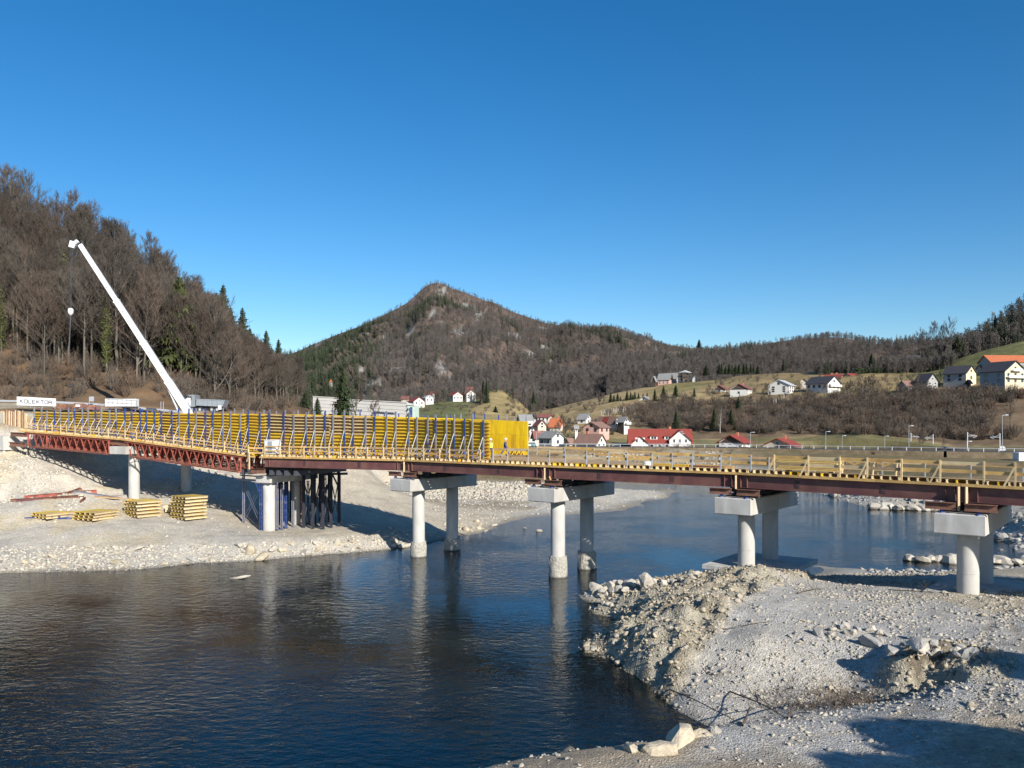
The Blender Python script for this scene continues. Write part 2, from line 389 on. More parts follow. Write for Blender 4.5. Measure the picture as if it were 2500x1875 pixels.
def grid_axis(segs):
    a = [segs[0][0]]
    for lo, hi, st in segs:
        n = max(1, int(round((hi - lo) / st)))
        a += [lo + (hi - lo) * (k + 1) / n for k in range(n)]
    return np.array(a)
gx = grid_axis([(-4000, -1000, 600), (-1000, -300, 70), (-300, -120, 9), (-120, -75, 1.5), (-75, -22, .5), (-22, 0, .32), (0, 32, .24), (32, 66, .6), (66, 160, 2.5), (160, 500, 25), (500, 1000, 70), (1000, 4000, 600)])
gy = grid_axis([(-4000, -600, 600), (-600, -60, 40), (-60, 12, 3), (12, 24, .5), (24, 62, .25), (62, 110, .42), (110, 150, .8), (150, 215, 1.6), (215, 420, 7), (420, 1000, 40), (1000, 5000, 500)])
XX, YY = np.meshgrid(gx, gy)
fx, fy = XX.ravel(), YY.ravel()
fz0 = base_z(fx, fy)
fz = fz0 + rough_z(fx, fy, fz0)
nx, ny = len(gx), len(gy)

def ground_colour(x, y, z):
    n = len(x)
    def C(r, g, b): return np.array([[r, g, b]])
    n1 = fbm(x * .18, y * .18, 51, 4)[:, None]; n2 = fbm(x * .8, y * .8, 57, 3)[:, None]
    col = np.repeat(C(.485, .455, .395), n, 0)
    tan = C(.46, .40, .30)
    pen = ss(72, 66, y) * ss(-4, 2, x)
    def mixin(c, mask):
        nonlocal col
        m = np.clip(mask, 0, 1)
        if m.ndim == 1: m = m[:, None]
        col = col * (1 - m) + c * m
    near = ss(75, 66, y) * ss(-6, 0, x)
    mixin(C(.44, .422, .385), pen * .97)
    mixin(tan * (1 - .08 * pen[:, None]), ss(-.15, .30, n1[:, 0] + .35 * n2[:, 0]) * (.7 - .35 * pen))
    # hauled dirt track on the near strip and the flat by the last pier
    mixin(C(.37, .30, .21), near * ss(-.25, .1, n1[:, 0]) * ss(33, 29, y + .12 * x) * .95)
    mixin(C(.43, .38, .29), near * ss(40, 43, y) * ss(14, 19, x) * ss(-.1, .2, n1[:, 0]))
    rt = ruts(x, y); mixin(C(.30, .25, .18), rt * .55)
    hm = heap_mask(x, y)
    mixin(C(.40, .36, .27), hm * .9)
    mixin(C(.20, .165, .115), hm * ss(.04, .26, n2[:, 0]) * .7)
    # mud in the hollow
    hol = ss(1, .4, np.hypot((x - 13.5) / 3.4, (y - 34.2) / 2.6))
    mixin(C(.27, .22, .16), hol * ss(-.2, .15, n2[:, 0]) * .85)
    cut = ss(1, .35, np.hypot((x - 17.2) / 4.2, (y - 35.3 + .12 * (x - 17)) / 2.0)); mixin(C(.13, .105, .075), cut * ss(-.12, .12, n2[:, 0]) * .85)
    # left embankment
    left = ss(-28, -36, x) * ss(72, 78, y)
    mixin(C(.56, .51, .42), left * .8)
    mixin(C(.53, .45, .31), left * ss(.02, .2, n1[:, 0]) * .8)
    # ramp behind the bridge
    mixin(C(.52, .45, .34), ss(90, 96, y) * ss(126, 116, y) * ss(-40, -30, x) * ss(3, -4, x) * .9)
    # muddy flat beyond the bridge
    mixin(C(.30, .25, .18), ss(112, 118, y) * ss(134, 128, y) * ss(-24, -18, x) * ss(10, 4, x) * ss(-.1, .15, n1[:, 0]) * .9)
    # dry grass
    gr = np.clip(ss(128, 133, y) * ss(2.3, 3.4, z) + ss(55, 62, x) * ss(2.6, 4, z) + ss(195, 205, y), 0, 1)
    mixin(C(.185, .15, .08), gr)
    mixin(C(.13, .14, .06), gr * ss(.1, .35, n1[:, 0]) * .45)
    mixin(C(.25, .17, .10), gr * ss(.1, .3, n2[:, 0]) * .6)
    mixin(C(.36, .32, .24), ss(182, 188, y) * ss(203, 197, y) * ss(-30, -10, x) * ss(60, 50, x) * .8)
    # bare brown soil on the road shelf
    sh = ss(104, 107, y) * ss(-22, -30, x) * ss(10.5, 12.5, z)
    mixin(C(.24, .165, .10), sh)
    mixin(C(.42, .36, .26), sh * ss(.0, .3, n1[:, 0]))
    # behind the viewer
    mixin(C(.20, .17, .09), ss(14, 6, y))
    # wet margin and river bed
    mixin(col * .62, ss(.22, .02, z) * ss(-.4, -.1, z))
    mixin(C(.36, .30, .175), ss(-.02, -.25, z))
    mixin(C(.11, .11, .065), ss(-.02, -.3, z) * .6 * ss(-.05, .3, n1[:, 0]))
    mixin(C(.15, .105, .05), ss(-.1, -.35, z) * .8 * ss(.2, .5, fbm(x * .25, y * .5, 77, 3)) * .7)
    col = col * (1 + .25 * n2 + .12 * n1)
    return np.clip(col, .01, .9)

def sheet(name, X, Y, Z, nx, ny, colour, material, kind='structure'):
    me = bpy.data.meshes.new(name)
    v = np.stack([X, Y, Z], 1)
    i = np.arange(nx * ny).reshape(ny, nx)
    f = np.stack([i[:-1, :-1], i[:-1, 1:], i[1:, 1:], i[1:, :-1]], -1).reshape(-1, 4)
    me.vertices.add(len(v)); me.vertices.foreach_set('co', v.ravel())
    me.loops.add(f.size); me.loops.foreach_set('vertex_index', f.ravel().astype(np.int32))
    me.polygons.add(len(f)); me.polygons.foreach_set('loop_start', np.arange(0, f.size, 4, dtype=np.int32))
    me.update(calc_edges=True); me.validate()
    me.polygons.foreach_set('use_smooth', np.ones(len(f), bool))
    at = me.color_attributes.new('tint', 'FLOAT_COLOR', 'POINT')
    at.data.foreach_set('color', np.concatenate([colour, np.ones((len(colour), 1))], 1).astype(np.float32).ravel())
    me.materials.append(material)
    o = link(name, me); o['kind'] = kind
    return o

def ground_material(name, stone=True, s1=3.5, s2=11.0, amt=.34, bump=.7, bdist=.075):
    m = bpy.data.materials.new(name); m.use_nodes = True
    t = m.node_tree; N = t.nodes; L = t.links; b = N['Principled BSDF']
    b.inputs['Roughness'].default_value = .95; b.inputs['Specular IOR Level'].default_value = .15
    at = N.new('ShaderNodeAttribute'); at.attribute_name = 'tint'
    tc = N.new('ShaderNodeTexCoord')
    n1 = N.new('ShaderNodeTexNoise'); n1.inputs['Scale'].default_value = s1; n1.inputs['Detail'].default_value = 8; n1.inputs['Roughness'].default_value = .7
    L.new(tc.outputs['Object'], n1.inputs['Vector'])
    r = N.new('ShaderNodeMapRange'); r.inputs[1].default_value = .3; r.inputs[2].default_value = .7; r.inputs[3].default_value = 1 - amt; r.inputs[4].default_value = 1 + amt * .7
    L.new(n1.outputs[0], r.inputs[0])
    fac = r.outputs[0]
    h = n1.outputs[0]
    if stone:
        vo = N.new('ShaderNodeTexVoronoi'); vo.inputs['Scale'].default_value = s2; vo.inputs['Randomness'].default_value = 1
        L.new(tc.outputs['Object'], vo.inputs['Vector'])
        sep = N.new('ShaderNodeSeparateColor'); L.new(vo.outputs['Color'], sep.inputs[0])
        v2 = N.new('ShaderNodeTexVoronoi'); v2.inputs['Scale'].default_value = s2 * 2.7
        L.new(tc.outputs['Object'], v2.inputs['Vector'])
        sp2_ = N.new('ShaderNodeSeparateColor'); L.new(v2.outputs['Color'], sp2_.inputs[0])
        av = N.new('ShaderNodeMath'); av.operation = 'ADD'; L.new(sep.outputs[0], av.inputs[0]); L.new(sp2_.outputs[1], av.inputs[1])
        r2 = N.new('ShaderNodeMapRange'); r2.inputs[2].default_value = 2.0; r2.inputs[3].default_value = .72; r2.inputs[4].default_value = 1.24
        L.new(av.outputs[0], r2.inputs[0])
        mu = N.new('ShaderNodeMath'); mu.operation = 'MULTIPLY'; L.new(fac, mu.inputs[0]); L.new(r2.outputs[0], mu.inputs[1]); fac = mu.outputs[0]
        sb = N.new('ShaderNodeMath'); sb.operation = 'SUBTRACT'; L.new(n1.outputs[0], sb.inputs[0]); L.new(vo.outputs['Distance'], sb.inputs[1])
        s2_ = N.new('ShaderNodeMath'); s2_.operation = 'MULTIPLY_ADD'; s2_.inputs[1].default_value = -.55; L.new(v2.outputs['Distance'], s2_.inputs[0]); L.new(sb.outputs[0], s2_.inputs[2]); h = s2_.outputs[0]
    vm = N.new('ShaderNodeVectorMath'); vm.operation = 'SCALE'; L.new(at.outputs['Color'], vm.inputs[0]); L.new(fac, vm.inputs['Scale'])
    L.new(vm.outputs[0], b.inputs['Base Color'])
    bu = N.new('ShaderNodeBump'); bu.inputs['Strength'].default_value = bump; bu.inputs['Distance'].default_value = bdist
    L.new(h, bu.inputs['Height']); L.new(bu.outputs[0], b.inputs['Normal'])
    return m
M['ground'] = ground_material('gravel_ground')
M['hill'] = ground_material('hill_soil', stone=False, s1=.12, amt=.4, bump=.8, bdist=.8)
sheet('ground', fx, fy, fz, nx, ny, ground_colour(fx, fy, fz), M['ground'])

# ---------------------------------------------------------------- river
def river_material():
    m = bpy.data.materials.new('river_water'); m.use_nodes = True
    t = m.node_tree; N = t.nodes; L = t.links
    N.remove(N['Principled BSDF'])
    out = N['Material Output']
    tr = N.new('ShaderNodeBsdfTransparent'); tr.inputs[0].default_value = (.82, .78, .64, 1)
    gl = N.new('ShaderNodeBsdfGlossy'); gl.inputs['Roughness'].default_value = .05; gl.inputs[0].default_value = (.95, .97, 1, 1)
    fr = N.new('ShaderNodeFresnel'); fr.inputs[0].default_value = 1.33
    mx = N.new('ShaderNodeMixShader')
    tc = N.new('ShaderNodeTexCoord')
    def noise(sc, stretch, det=3, rot=0.0):
        mp = N.new('ShaderNodeMapping'); mp.inputs['Scale'].default_value = stretch; mp.inputs['Rotation'].default_value = (0, 0, rot)
        L.new(tc.outputs['Object'], mp.inputs['Vector'])
        n = N.new('ShaderNodeTexNoise'); n.inputs['Scale'].default_value = sc; n.inputs['Detail'].default_value = det
        L.new(mp.outputs[0], n.inputs['Vector']); return n.outputs[0]
    a = noise(1.9, (.6, 1, 1), 4, .35); b = noise(5.5, (.65, 1, 1), 3, -.3); c = noise(.10, (1, 1, 1), 3)
    rc = N.new('ShaderNodeMapRange'); rc.inputs[1].default_value = .38; rc.inputs[2].default_value = .65; rc.inputs[3].default_value = .30; rc.inputs[4].default_value = 1.0
    L.new(c, rc.inputs[0])
    ad = N.new('ShaderNodeMath'); ad.operation = 'MULTIPLY_ADD'; ad.inputs[1].default_value = .32
    L.new(b, ad.inputs[0]); L.new(a, ad.inputs[2])
    bu = N.new('ShaderNodeBump'); bu.inputs['Distance'].default_value = .075
    st = N.new('ShaderNodeMath'); st.operation = 'MULTIPLY'; st.inputs[1].default_value = 1.2
    L.new(rc.outputs[0], st.inputs[0]); L.new(st.outputs[0], bu.inputs['Strength'])
    L.new(ad.outputs[0], bu.inputs['Height'])
    L.new(bu.outputs[0], gl.inputs['Normal']); L.new(bu.outputs[0], fr.inputs['Normal'])
    L.new(fr.outputs[0], mx.inputs[0]); L.new(tr.outputs[0], mx.inputs[1]); L.new(gl.outputs[0], mx.inputs[2])
    L.new(mx.outputs[0], out.inputs['Surface'])
    return m
b = MB(); b.add([(-400, -80, 0), (140, -80, 0), (140, 230, 0), (-400, 230, 0)], [(0, 1, 2, 3)])
wtr = b.build('river', river_material()); wtr['kind'] = 'structure'

# ---------------------------------------------------------------- hills: lofts between surveyed contour lines
class Hill:
    def __init__(s, name, rows, x0, x1, nu, nv, colour, amp=0.0, nsc=.01, seed=0, back=(250, -70)):
        xs = np.linspace(x0, x1, nu)
        R = []
        for r in rows:
            r = np.array(r, float)
            y = np.interp(xs, r[:, 0], r[:, 1]); Y = np.interp(xs, r[:, 0], r[:, 2])
            R.append(np.stack([(xs - CX) / FPX * Y, Y, HC - (y - HY) / FPX * Y], 1))
        R = np.array(R)
        k = len(R); t = np.linspace(0, k - 1, nv)
        i = np.minimum(t.astype(int), k - 2); f = (t - i)[:, None, None]
        S = R[i] * (1 - f) + R[i + 1] * f
        v = np.linspace(0, 1, nv)[:, None]
        env = np.clip(np.minimum(v * 6, (1 - v) * 5), 0, 1)
        n = fbm(S[..., 0] * nsc, S[..., 1] * nsc, seed, 5)
        S[..., 2] += n * amp * env
        s.S = S; s.nv = nv; s.nu = nu; s.xs = xs
        last = S[-1].copy()
        def behind(dy, dz):
            q = last.copy(); q[:, 1] += dy; q[:, 0] *= q[:, 1] / last[:, 1]; q[:, 2] += dz; return q
        B1 = behind(back[0] * .4, back[1] * .25); B2 = behind(back[0], back[1])
        F0 = S[0].copy(); F0[:, 2] -= 14; F0[:, 1] -= .5
        A = np.concatenate([F0[None], S, B1[None], B2[None]], 0)
        x, y, z = A[..., 0].ravel(), A[..., 1].ravel(), A[..., 2].ravel()
        vv = np.repeat(np.concatenate([[0], np.linspace(0, 1, nv), [1, 1]]), nu)
        uu = np.tile(xs, nv + 3)
        s.o = sheet(name, x, y, z, nu, nv + 3, colour(x, y, z, uu, vv), M['hill'])
    def uv(s, px, v):
        u = np.clip((np.asarray(px, float) - s.xs[0]) / (s.xs[-1] - s.xs[0]), 0, 1) * (s.nu - 1)
        w = np.clip(np.asarray(v, float), 0, 1) * (s.nv - 1)
        i = np.minimum(u.astype(int), s.nu - 2); j = np.minimum(w.astype(int), s.nv - 2)
        a = (u - i)[..., None]; b = (w - j)[..., None]
        return (s.S[j, i] * (1 - a) + s.S[j, i + 1] * a) * (1 - b) + (s.S[j + 1, i] * (1 - a) + s.S[j + 1, i + 1] * a) * b
    def at(s, px, py):
        """first point of the slope met by the line of sight through (px, py)"""
        v = np.linspace(0, 1, 300)
        p = s.uv(np.full(300, px), v)
        y = HY + (HC - p[:, 2]) / p[:, 1] * FPX
        k = np.where(y <= py)[0]
        i = k[0] if len(k) else 299
        return Vector(p[i])

def c_litter(x, y, z, u, v):
    n = fbm(x * .05, y * .05, 5, 4)[:, None]; n2 = fbm(x * .3, y * .3, 6, 3)[:, None]
    c = np.array([[.135, .092, .058]]) * (1 - np.clip(n * 1.5, 0, 1) * .5) + np.array([[.05, .02, 0]]) * np.clip(n2, 0, 1)
    lo = (ss(.16, .02, v) * ss(-.05, .15, n[:, 0] + .12) * ss(330, 80, u))[:, None]
    return np.clip(c * (1 - lo) + np.array([[.44, .37, .25]]) * lo, .01, 1)
LEFT = Hill('left_hill', [
    [(-400, 985, 143), (0, 985, 143), (200, 986, 143), (400, 994, 145), (570, 1004, 148), (650, 1008, 165), (760, 1010, 215)],
    [(-400, 940, 152), (0, 935, 153), (200, 945, 152), (400, 962, 155), (570, 985, 160), (650, 996, 185), (760, 1004, 235)],
    [(-400, 800, 178), (0, 815, 178), (200, 850, 175), (330, 875, 175), (400, 900, 177), (550, 950, 185), (650, 980, 212), (760, 998, 250)],
    [(-400, 480, 232), (0, 560, 232), (100, 605, 228), (200, 650, 226), (300, 700, 224), (400, 775, 222), (500, 850, 225), (560, 895, 230), (640, 940, 245), (700, 968, 262), (760, 990, 275)]],
    -400, 760, 120, 60, c_litter, amp=5, nsc=.03, seed=4, back=(160, -14))

def c_mountain(x, y, z, u, v):
    n = fbm(x * .012, y * .012, 15, 4)[:, None]; n2 = fbm(x * .05, z * .05, 16, 4)
    c = np.array([[.115, .085, .068]]) * (1 + .4 * n)
    crag = ss(.16, .34, n2 + .35 * ss(1.0, .2, np.hypot((u - 1170) / 70, (v - .80) / .20)) + .20 * ss(1.0, .2, np.hypot((u - 1075) / 32, (v - .95) / .10)) + .2 * ss(1, .2, np.hypot((u - 1150) / 60, (v - .5) / .15)) - .17)
    return np.clip(c * (1 - crag[:, None]) + np.array([[.27, .26, .24]]) * crag[:, None], .01, 1)
RIDGE = [(480, 960), (560, 925), (640, 888), (700, 866), (730, 857), (760, 842), (820, 818), (880, 796), (920, 778), (960, 758), (990, 742), (1005, 730), (1020, 716), (1035, 702), (1048, 694), (1065, 690), (1085, 693),
         (1100, 703), (1130, 712), (1155, 722), (1180, 732), (1205, 738), (1230, 752), (1260, 764), (1300, 778), (1330, 788), (1360, 793), (1390, 794), (1425, 803), (1450, 800), (1475, 796), (1500, 797), (1530, 808), (1560, 822), (1600, 836),
         (1650, 846), (1700, 851), (1740, 854), (1780, 857), (1850, 860), (2000, 870)]
def ry(x): return float(np.interp(x, [r[0] for r in RIDGE], [r[1] for r in RIDGE]))
_xs = list(range(480, 2001, 40))
MOUNT = Hill('mountain', [
    [(x, 1008 - max(0, (x - 1250)) * .05, 560) for x in _xs],
    [(x, lerp(1008 - max(0, (x - 1250)) * .05, ry(x), .30), 740) for x in _xs],
    [(x, lerp(1008 - max(0, (x - 1250)) * .05, ry(x), .68), 960) for x in _xs],
    [(r[0], r[1], 1180 + 60 * math.sin(r[0] * .012)) for r in RIDGE]],
    480, 2000, 260, 110, c_mountain, amp=38, nsc=.011, seed=12, back=(500, -160))
def c_wood(x, y, z, u, v):
    n = fbm(x * .012, y * .012, 25, 4)[:, None]
    return np.clip(np.array([[.12, .088, .066]]) * (1 + .5 * n), .01, 1)
FAR = Hill('far_hill', [
    [(1480, 985, 520), (1800, 960, 510), (2600, 960, 480)],
    [(1480, 930, 640), (1800, 900, 620), (2150, 885, 600), (2600, 885, 560)],
    [(1480, 886, 860), (1700, 876, 860), (1760, 870, 860), (1800, 862, 860), (1840, 846, 860), (1900, 834, 860), (1960, 826, 850), (2030, 823, 840), (2070, 826, 840), (2110, 835, 830), (2160, 843, 820), (2230, 848, 800), (2320, 846, 780), (2420, 839, 760), (2600, 829, 740)]],
    1480, 2600, 150, 50, c_wood, amp=16, nsc=.015, seed=22, back=(400, -90))
NEARR = Hill('right_hill', [
    [(2240, 900, 420), (2300, 893, 420), (2400, 878, 415), (2500, 868, 410), (2760, 840, 400)],
    [(2240, 888, 440), (2300, 874, 440), (2350, 856, 440), (2400, 830, 440), (2440, 800, 440), (2500, 758, 440), (2760, 610, 440)]],
    2240, 2760, 60, 30, c_wood, amp=4, nsc=.03, seed=27, back=(200, -20))
def c_meadow(x, y, z, u, v):
    n = fbm(x * .02, y * .02, 35, 4); n2 = fbm(x * .1, y * .1, 36, 3)[:, None]
    dry = np.array([[.33, .245, .12]]); green = np.array([[.15, .15, .055]]); soil = np.array([[.15, .105, .07]])
    dry = dry * (1 - .22 * ss(1700, 1850, u))[:, None]
    g = np.clip(ss(.12, .4, n) * .6 + ss(1500, 1560, u) * ss(1640, 1560, u) * ss(.5, .4, v) * .5 + ss(2150, 2300, u) * ss(.62, .8, v) * .9, 0, 1)[:, None]
    c = dry * (1 - g) + green * g
    s_ = (ss(.62, .50, v + .10 * n) * ss(1480, 1600, u) * ss(.13, .18, v))[:, None] * .85
    c = c * (1 - s_) + soil * s_
    lo = ss(.16, .10, v)[:, None]
    c = c * (1 - lo) + np.array([[.17, .15, .07]]) * lo
    return np.clip(c * (1 + .35 * n2), .01, 1)
MEAD = Hill('meadow_hillside', [
    [(1130, 1052, 345), (1300, 1066, 300), (1500, 1085, 280), (1700, 1090, 272), (1850, 1085, 265), (2000, 1075, 258), (2100, 1070, 250), (2200, 1078, 240), (2330, 1098, 225), (2500, 1104, 215), (2750, 1110, 200)],
    [(1130, 1035, 410), (1300, 1040, 350), (1500, 1052, 310), (1700, 1068, 292), (1850, 1064, 285), (2000, 1056, 280), (2100, 1056, 270), (2200, 1064, 260), (2330, 1080, 245), (2500, 1078, 238), (2750, 1078, 225)],
    [(1130, 1026, 460), (1300, 1020, 410), (1400, 1012, 400), (1500, 1003, 390), (1700, 998, 355), (1900, 980, 345), (2100, 972, 330), (2300, 960, 310), (2500, 958, 285), (2750, 950, 262)],
    [(1130, 1022, 490), (1250, 1018, 480), (1300, 1010, 465), (1400, 990, 450), (1500, 968, 445), (1700, 958, 410), (1900, 956, 380), (2000, 950, 370), (2200, 942, 350), (2350, 930, 335), (2500, 926, 310), (2750, 920, 290)],
    [(1130, 1024, 520), (1250, 1016, 520), (1330, 1002, 505), (1400, 984, 495), (1450, 973, 490), (1500, 960, 485), (1570, 946, 478), (1640, 936, 470), (1700, 932, 462), (1760, 926, 455), (1800, 918, 450), (1880, 912, 440), (1950, 910, 430), (2050, 905, 425), (2150, 904, 415), (2260, 903, 410), (2300, 892, 405), (2350, 872, 400), (2420, 851, 395), (2500, 832, 390), (2750, 780, 380)]],
    1130, 2750, 200, 90, c_meadow, amp=3, nsc=.03, seed=31, back=(160, -30))
def c_knoll(x, y, z, u, v):
    n = fbm(x * .03, y * .03, 45, 4)
    g = ss(1200, 1150, u + 60 * n)[:, None]
    return np.clip(np.array([[.30, .235, .11]]) * (1 - g) + np.array([[.125, .13, .055]]) * g, .01, 1) * (1 + .3 * fbm(x * .12, y * .12, 46, 3)[:, None])
KNOLL = Hill('knoll', [
    [(880, 1035, 400), (1000, 1034, 410), (1150, 1034, 420), (1330, 1032, 430)],
    [(880, 1012, 450), (1000, 1004, 455), (1100, 1002, 465), (1200, 1004, 470), (1290, 1014, 470), (1330, 1020, 470)],
    [(880, 1006, 500), (960, 996, 510), (1030, 984, 510), (1100, 978, 515), (1160, 974, 530), (1190, 957, 540), (1213, 951, 545), (1228, 953, 545), (1248, 965, 540), (1272, 985, 530), (1300, 1008, 520), (1330, 1018, 515)]],
    880, 1330, 70, 40, c_knoll, amp=1.5, nsc=.03, seed=41, back=(90, -10))
# ================================================================ BRIDGE UNDER CONSTRUCTION
CP_ = [Vector(p) for p in ((-63.0, 102.0), (-43.3, 92.0), (-25.4, 84.0), (-8.96, 77.0), (3.83, 67.0), (16.93, 58.0), (27.26, 48.0), (37.9, 37.2), (46, 29))]
NP_ = []
for i in range(len(CP_)):
    d = Vector((0, 0))
    if i > 0: d += (CP_[i] - CP_[i - 1]).normalized()
    if i < len(CP_) - 1: d += (CP_[i + 1] - CP_[i]).normalized()
    d.normalize(); NP_.append(Vector((-d.y, d.x)))
NP_[3] = NP_[4] = Vector((.60, .80)); NP_[5] = Vector((.62, .785)).normalized(); NP_[6] = Vector((.64, .77)).normalized()
ZT = [11.87, 10.86, 9.2, 9.2, 9.2, 9.18, 9.15, 9.1, 9.1]
def bxy(s, off):
    i = min(int(s), len(CP_) - 2); f = s - i
    a = CP_[i] + NP_[i] * off; b = CP_[i + 1] + NP_[i + 1] * off
    return a.lerp(b, f)
def zt(s):
    i = min(int(s), len(ZT) - 2)
    return lerp(ZT[i], ZT[i + 1], s - i)
def B(s, off, dz=0.0, z=None):
    p = bxy(s, off)
    return Vector((p.x, p.y, zt(s) - crossfall(s) * (off + 1.7) + dz if z is None else z))
def crossfall(s): return .058 * float(ss(3.62, 5.0, s))
def seg_len(s0, s1, off):
    return (bxy(s1, off) - bxy(s0, off)).length
def s_of_px(px, off, lo=0.0, hi=7.6):
    for _ in range(40):
        m = (lo + hi) / 2; p = bxy(m, off)
        if CX + p.x / p.y * FPX < px: lo = m
        else: hi = m
    return (lo + hi) / 2
OFFG = [-1.7, 0.2, 2.1, 4.0, 5.9]
side_word = ['nearest', 'second', 'middle', 'fourth', 'farthest']

# ---- piers
def column_mesh(p, z0, z1, r):
    b = MB(); b.lathe((p[0], p[1], 0), [(r, lerp(z0, z1, k / 7)) for k in range(8)], 32)
    zm = lerp(z0, z1, .44); b.lathe((p[0], p[1], 0), [(r + .004, zm), (r + .004, zm + .035)], 32)
    return b
def rough_collar(p, z0, z1, r, seed):
    rr = random.Random(seed); b = MB(); n = 22; prof = 7
    vs = []; fs = []
    for j in range(prof):
        for k in range(n):
            t = 2 * math.pi * k / n
            q = r * (1 + .09 * (rr.random() - .5)) * (1.0 if j < prof - 1 else .93)
            vs.append((p[0] + q * math.cos(t), p[1] + q * math.sin(t), lerp(z0, z1, j / (prof - 1)) + (.12 * (rr.random() - .5) if j else 0)))
    for j in range(prof - 1):
        for k in range(n):
            k2 = (k + 1) % n
            fs.append((j * n + k, j * n + k2, (j + 1) * n + k2, (j + 1) * n + k))
    fs.append(tuple((prof - 1) * n + k for k in range(n)))
    return b.add(vs, fs)
def cap_mesh(i, z0, z1, near=-2.5, far=7.2, hw=1.3, chamfer=.06):
    n = NP_[i]; d = Vector((n.y, -n.x)); c = CP_[i]
    b = MB()
    def ring(o, z): return [Vector((*(c + n * a + d * e), z)) for a, e in ((near - o, -hw - o), (near - o, hw + o), (far + o, hw + o), (far + o, -hw - o))]
    vs = ring(-chamfer, z0) + ring(0, z0 + chamfer) + ring(0, z1 - chamfer) + ring(-chamfer, z1)
    fs = [(3, 2, 1, 0), (12, 13, 14, 15)]
    for r in range(3):
        for k in range(4):
            fs.append((r * 4 + k, r * 4 + (k + 1) % 4, r * 4 + 4 + (k + 1) % 4, r * 4 + 4 + k))
    return b.add(vs, fs)
def pier(i, col2, zb, zcap0, zcap1, label, collar=None, r=.6, ncap=-2.5, fcap=7.2, group='concrete bridge piers'):
    p = CP_[i]; n = NP_[i]
    t = empty('bridge_pier', (p.x, p.y, zb), label, 'bridge pier', group)
    q = p + n * col2
    for k, c in enumerate((p, q)):
        zz = zb if k == 0 else min(zb, gz(c.x, c.y) - .3)
        column_mesh(c, min(zz, zb) - .6, zcap0, r).build('column', M['concrete'], t, True)
    cap_mesh(i, zcap0, zcap1, ncap, fcap).build('pier_cap', M['concrete'], t)
    if collar:
        for k, c in enumerate((p, q)):
            z1 = collar[k]
            rough_collar(c, -1.4, z1, r + .17 + .06 * k, 5 * i + k).build('pile_collar', M['rough_concrete'], t)
    return t
pier(1, 7.5, 3.9, 9.25, 10.15, 'two column concrete pier between the two red lattice trusses', ncap=-2.2, fcap=9.5)
pier(3, 4.9, 0.0, 6.4, 7.55, 'concrete pier at the left edge of the open river with crumbly front collar', collar=(1.45, 1.2))
pier(4, 4.6, 0.0, 6.4, 7.55, 'concrete pier standing in midstream with rough broken collars at the waterline', collar=(1.75, 1.55))
pier(5, 4.7, 2.2, 6.4, 7.58, 'concrete pier on the pale slab behind the heap of clods')
pier(6, 4.7, 2.5, 6.4, 7.6, 'concrete pier nearest the viewer with sunlit rounded shaft on the gravel bar')
# foundation slabs
def slab(i, near, far, hw, ztop, th, label):
    b = cap_mesh(i, ztop - th, ztop, near, far, hw, .03)
    o = b.build('foundation_slab', M['concrete'], origin=(*CP_[i], ztop - th))
    tag(o, label, 'slab', 'concrete foundation slabs')
slab(5, -.9, 6.6, 3.0, 2.42, .35, 'pale flat concrete slab under the pier behind the heap of clods')
slab(6, -.8, 6.4, 2.3, 2.62, .3, 'pale flat concrete slab under the pier nearest the viewer')
# pier at the shoring: two white columns
t = empty('bridge_pier', (*CP_[2], 1.4), 'white columned pier wrapped by the blue and grey shoring posts', 'bridge pier', 'concrete bridge piers')
for o_ in (0, 4.7):
    c = CP_[2] + NP_[2] * o_
    column_mesh(c, 0.9, 6.55, .66).build('column', M['concrete'], t, True)
cap_mesh(2, 6.55, 7.3, -1.0, 7.0, .9).build('pier_cap', M['concrete'], t)
# abutment block at the left end
b = MB(); a0 = B(.06, -2.4, z=0); a1 = B(.06, 7.5, z=0); dv = Vector((CP_[1] - CP_[0])).normalized()
b.extrude([(a0.x, a0.y, 9.4), (a0.x - dv.x * 3, a0.y - dv.y * 3, 9.4), (a1.x - dv.x * 3, a1.y - dv.y * 3, 9.4), (a1.x, a1.y, 9.4)], (0, 0, 1.75))
tag(b.build('bridge_abutment', M['concrete'], origin=(a0.x, a0.y, 9.4)), 'pale concrete abutment block at the left end of the red truss', 'abutment')

UPZ = Vector((0, 0, 1))
M['maroon_dark'] = mat('dark_maroon_plate', (.07, .03, .03), .6, var=.2)
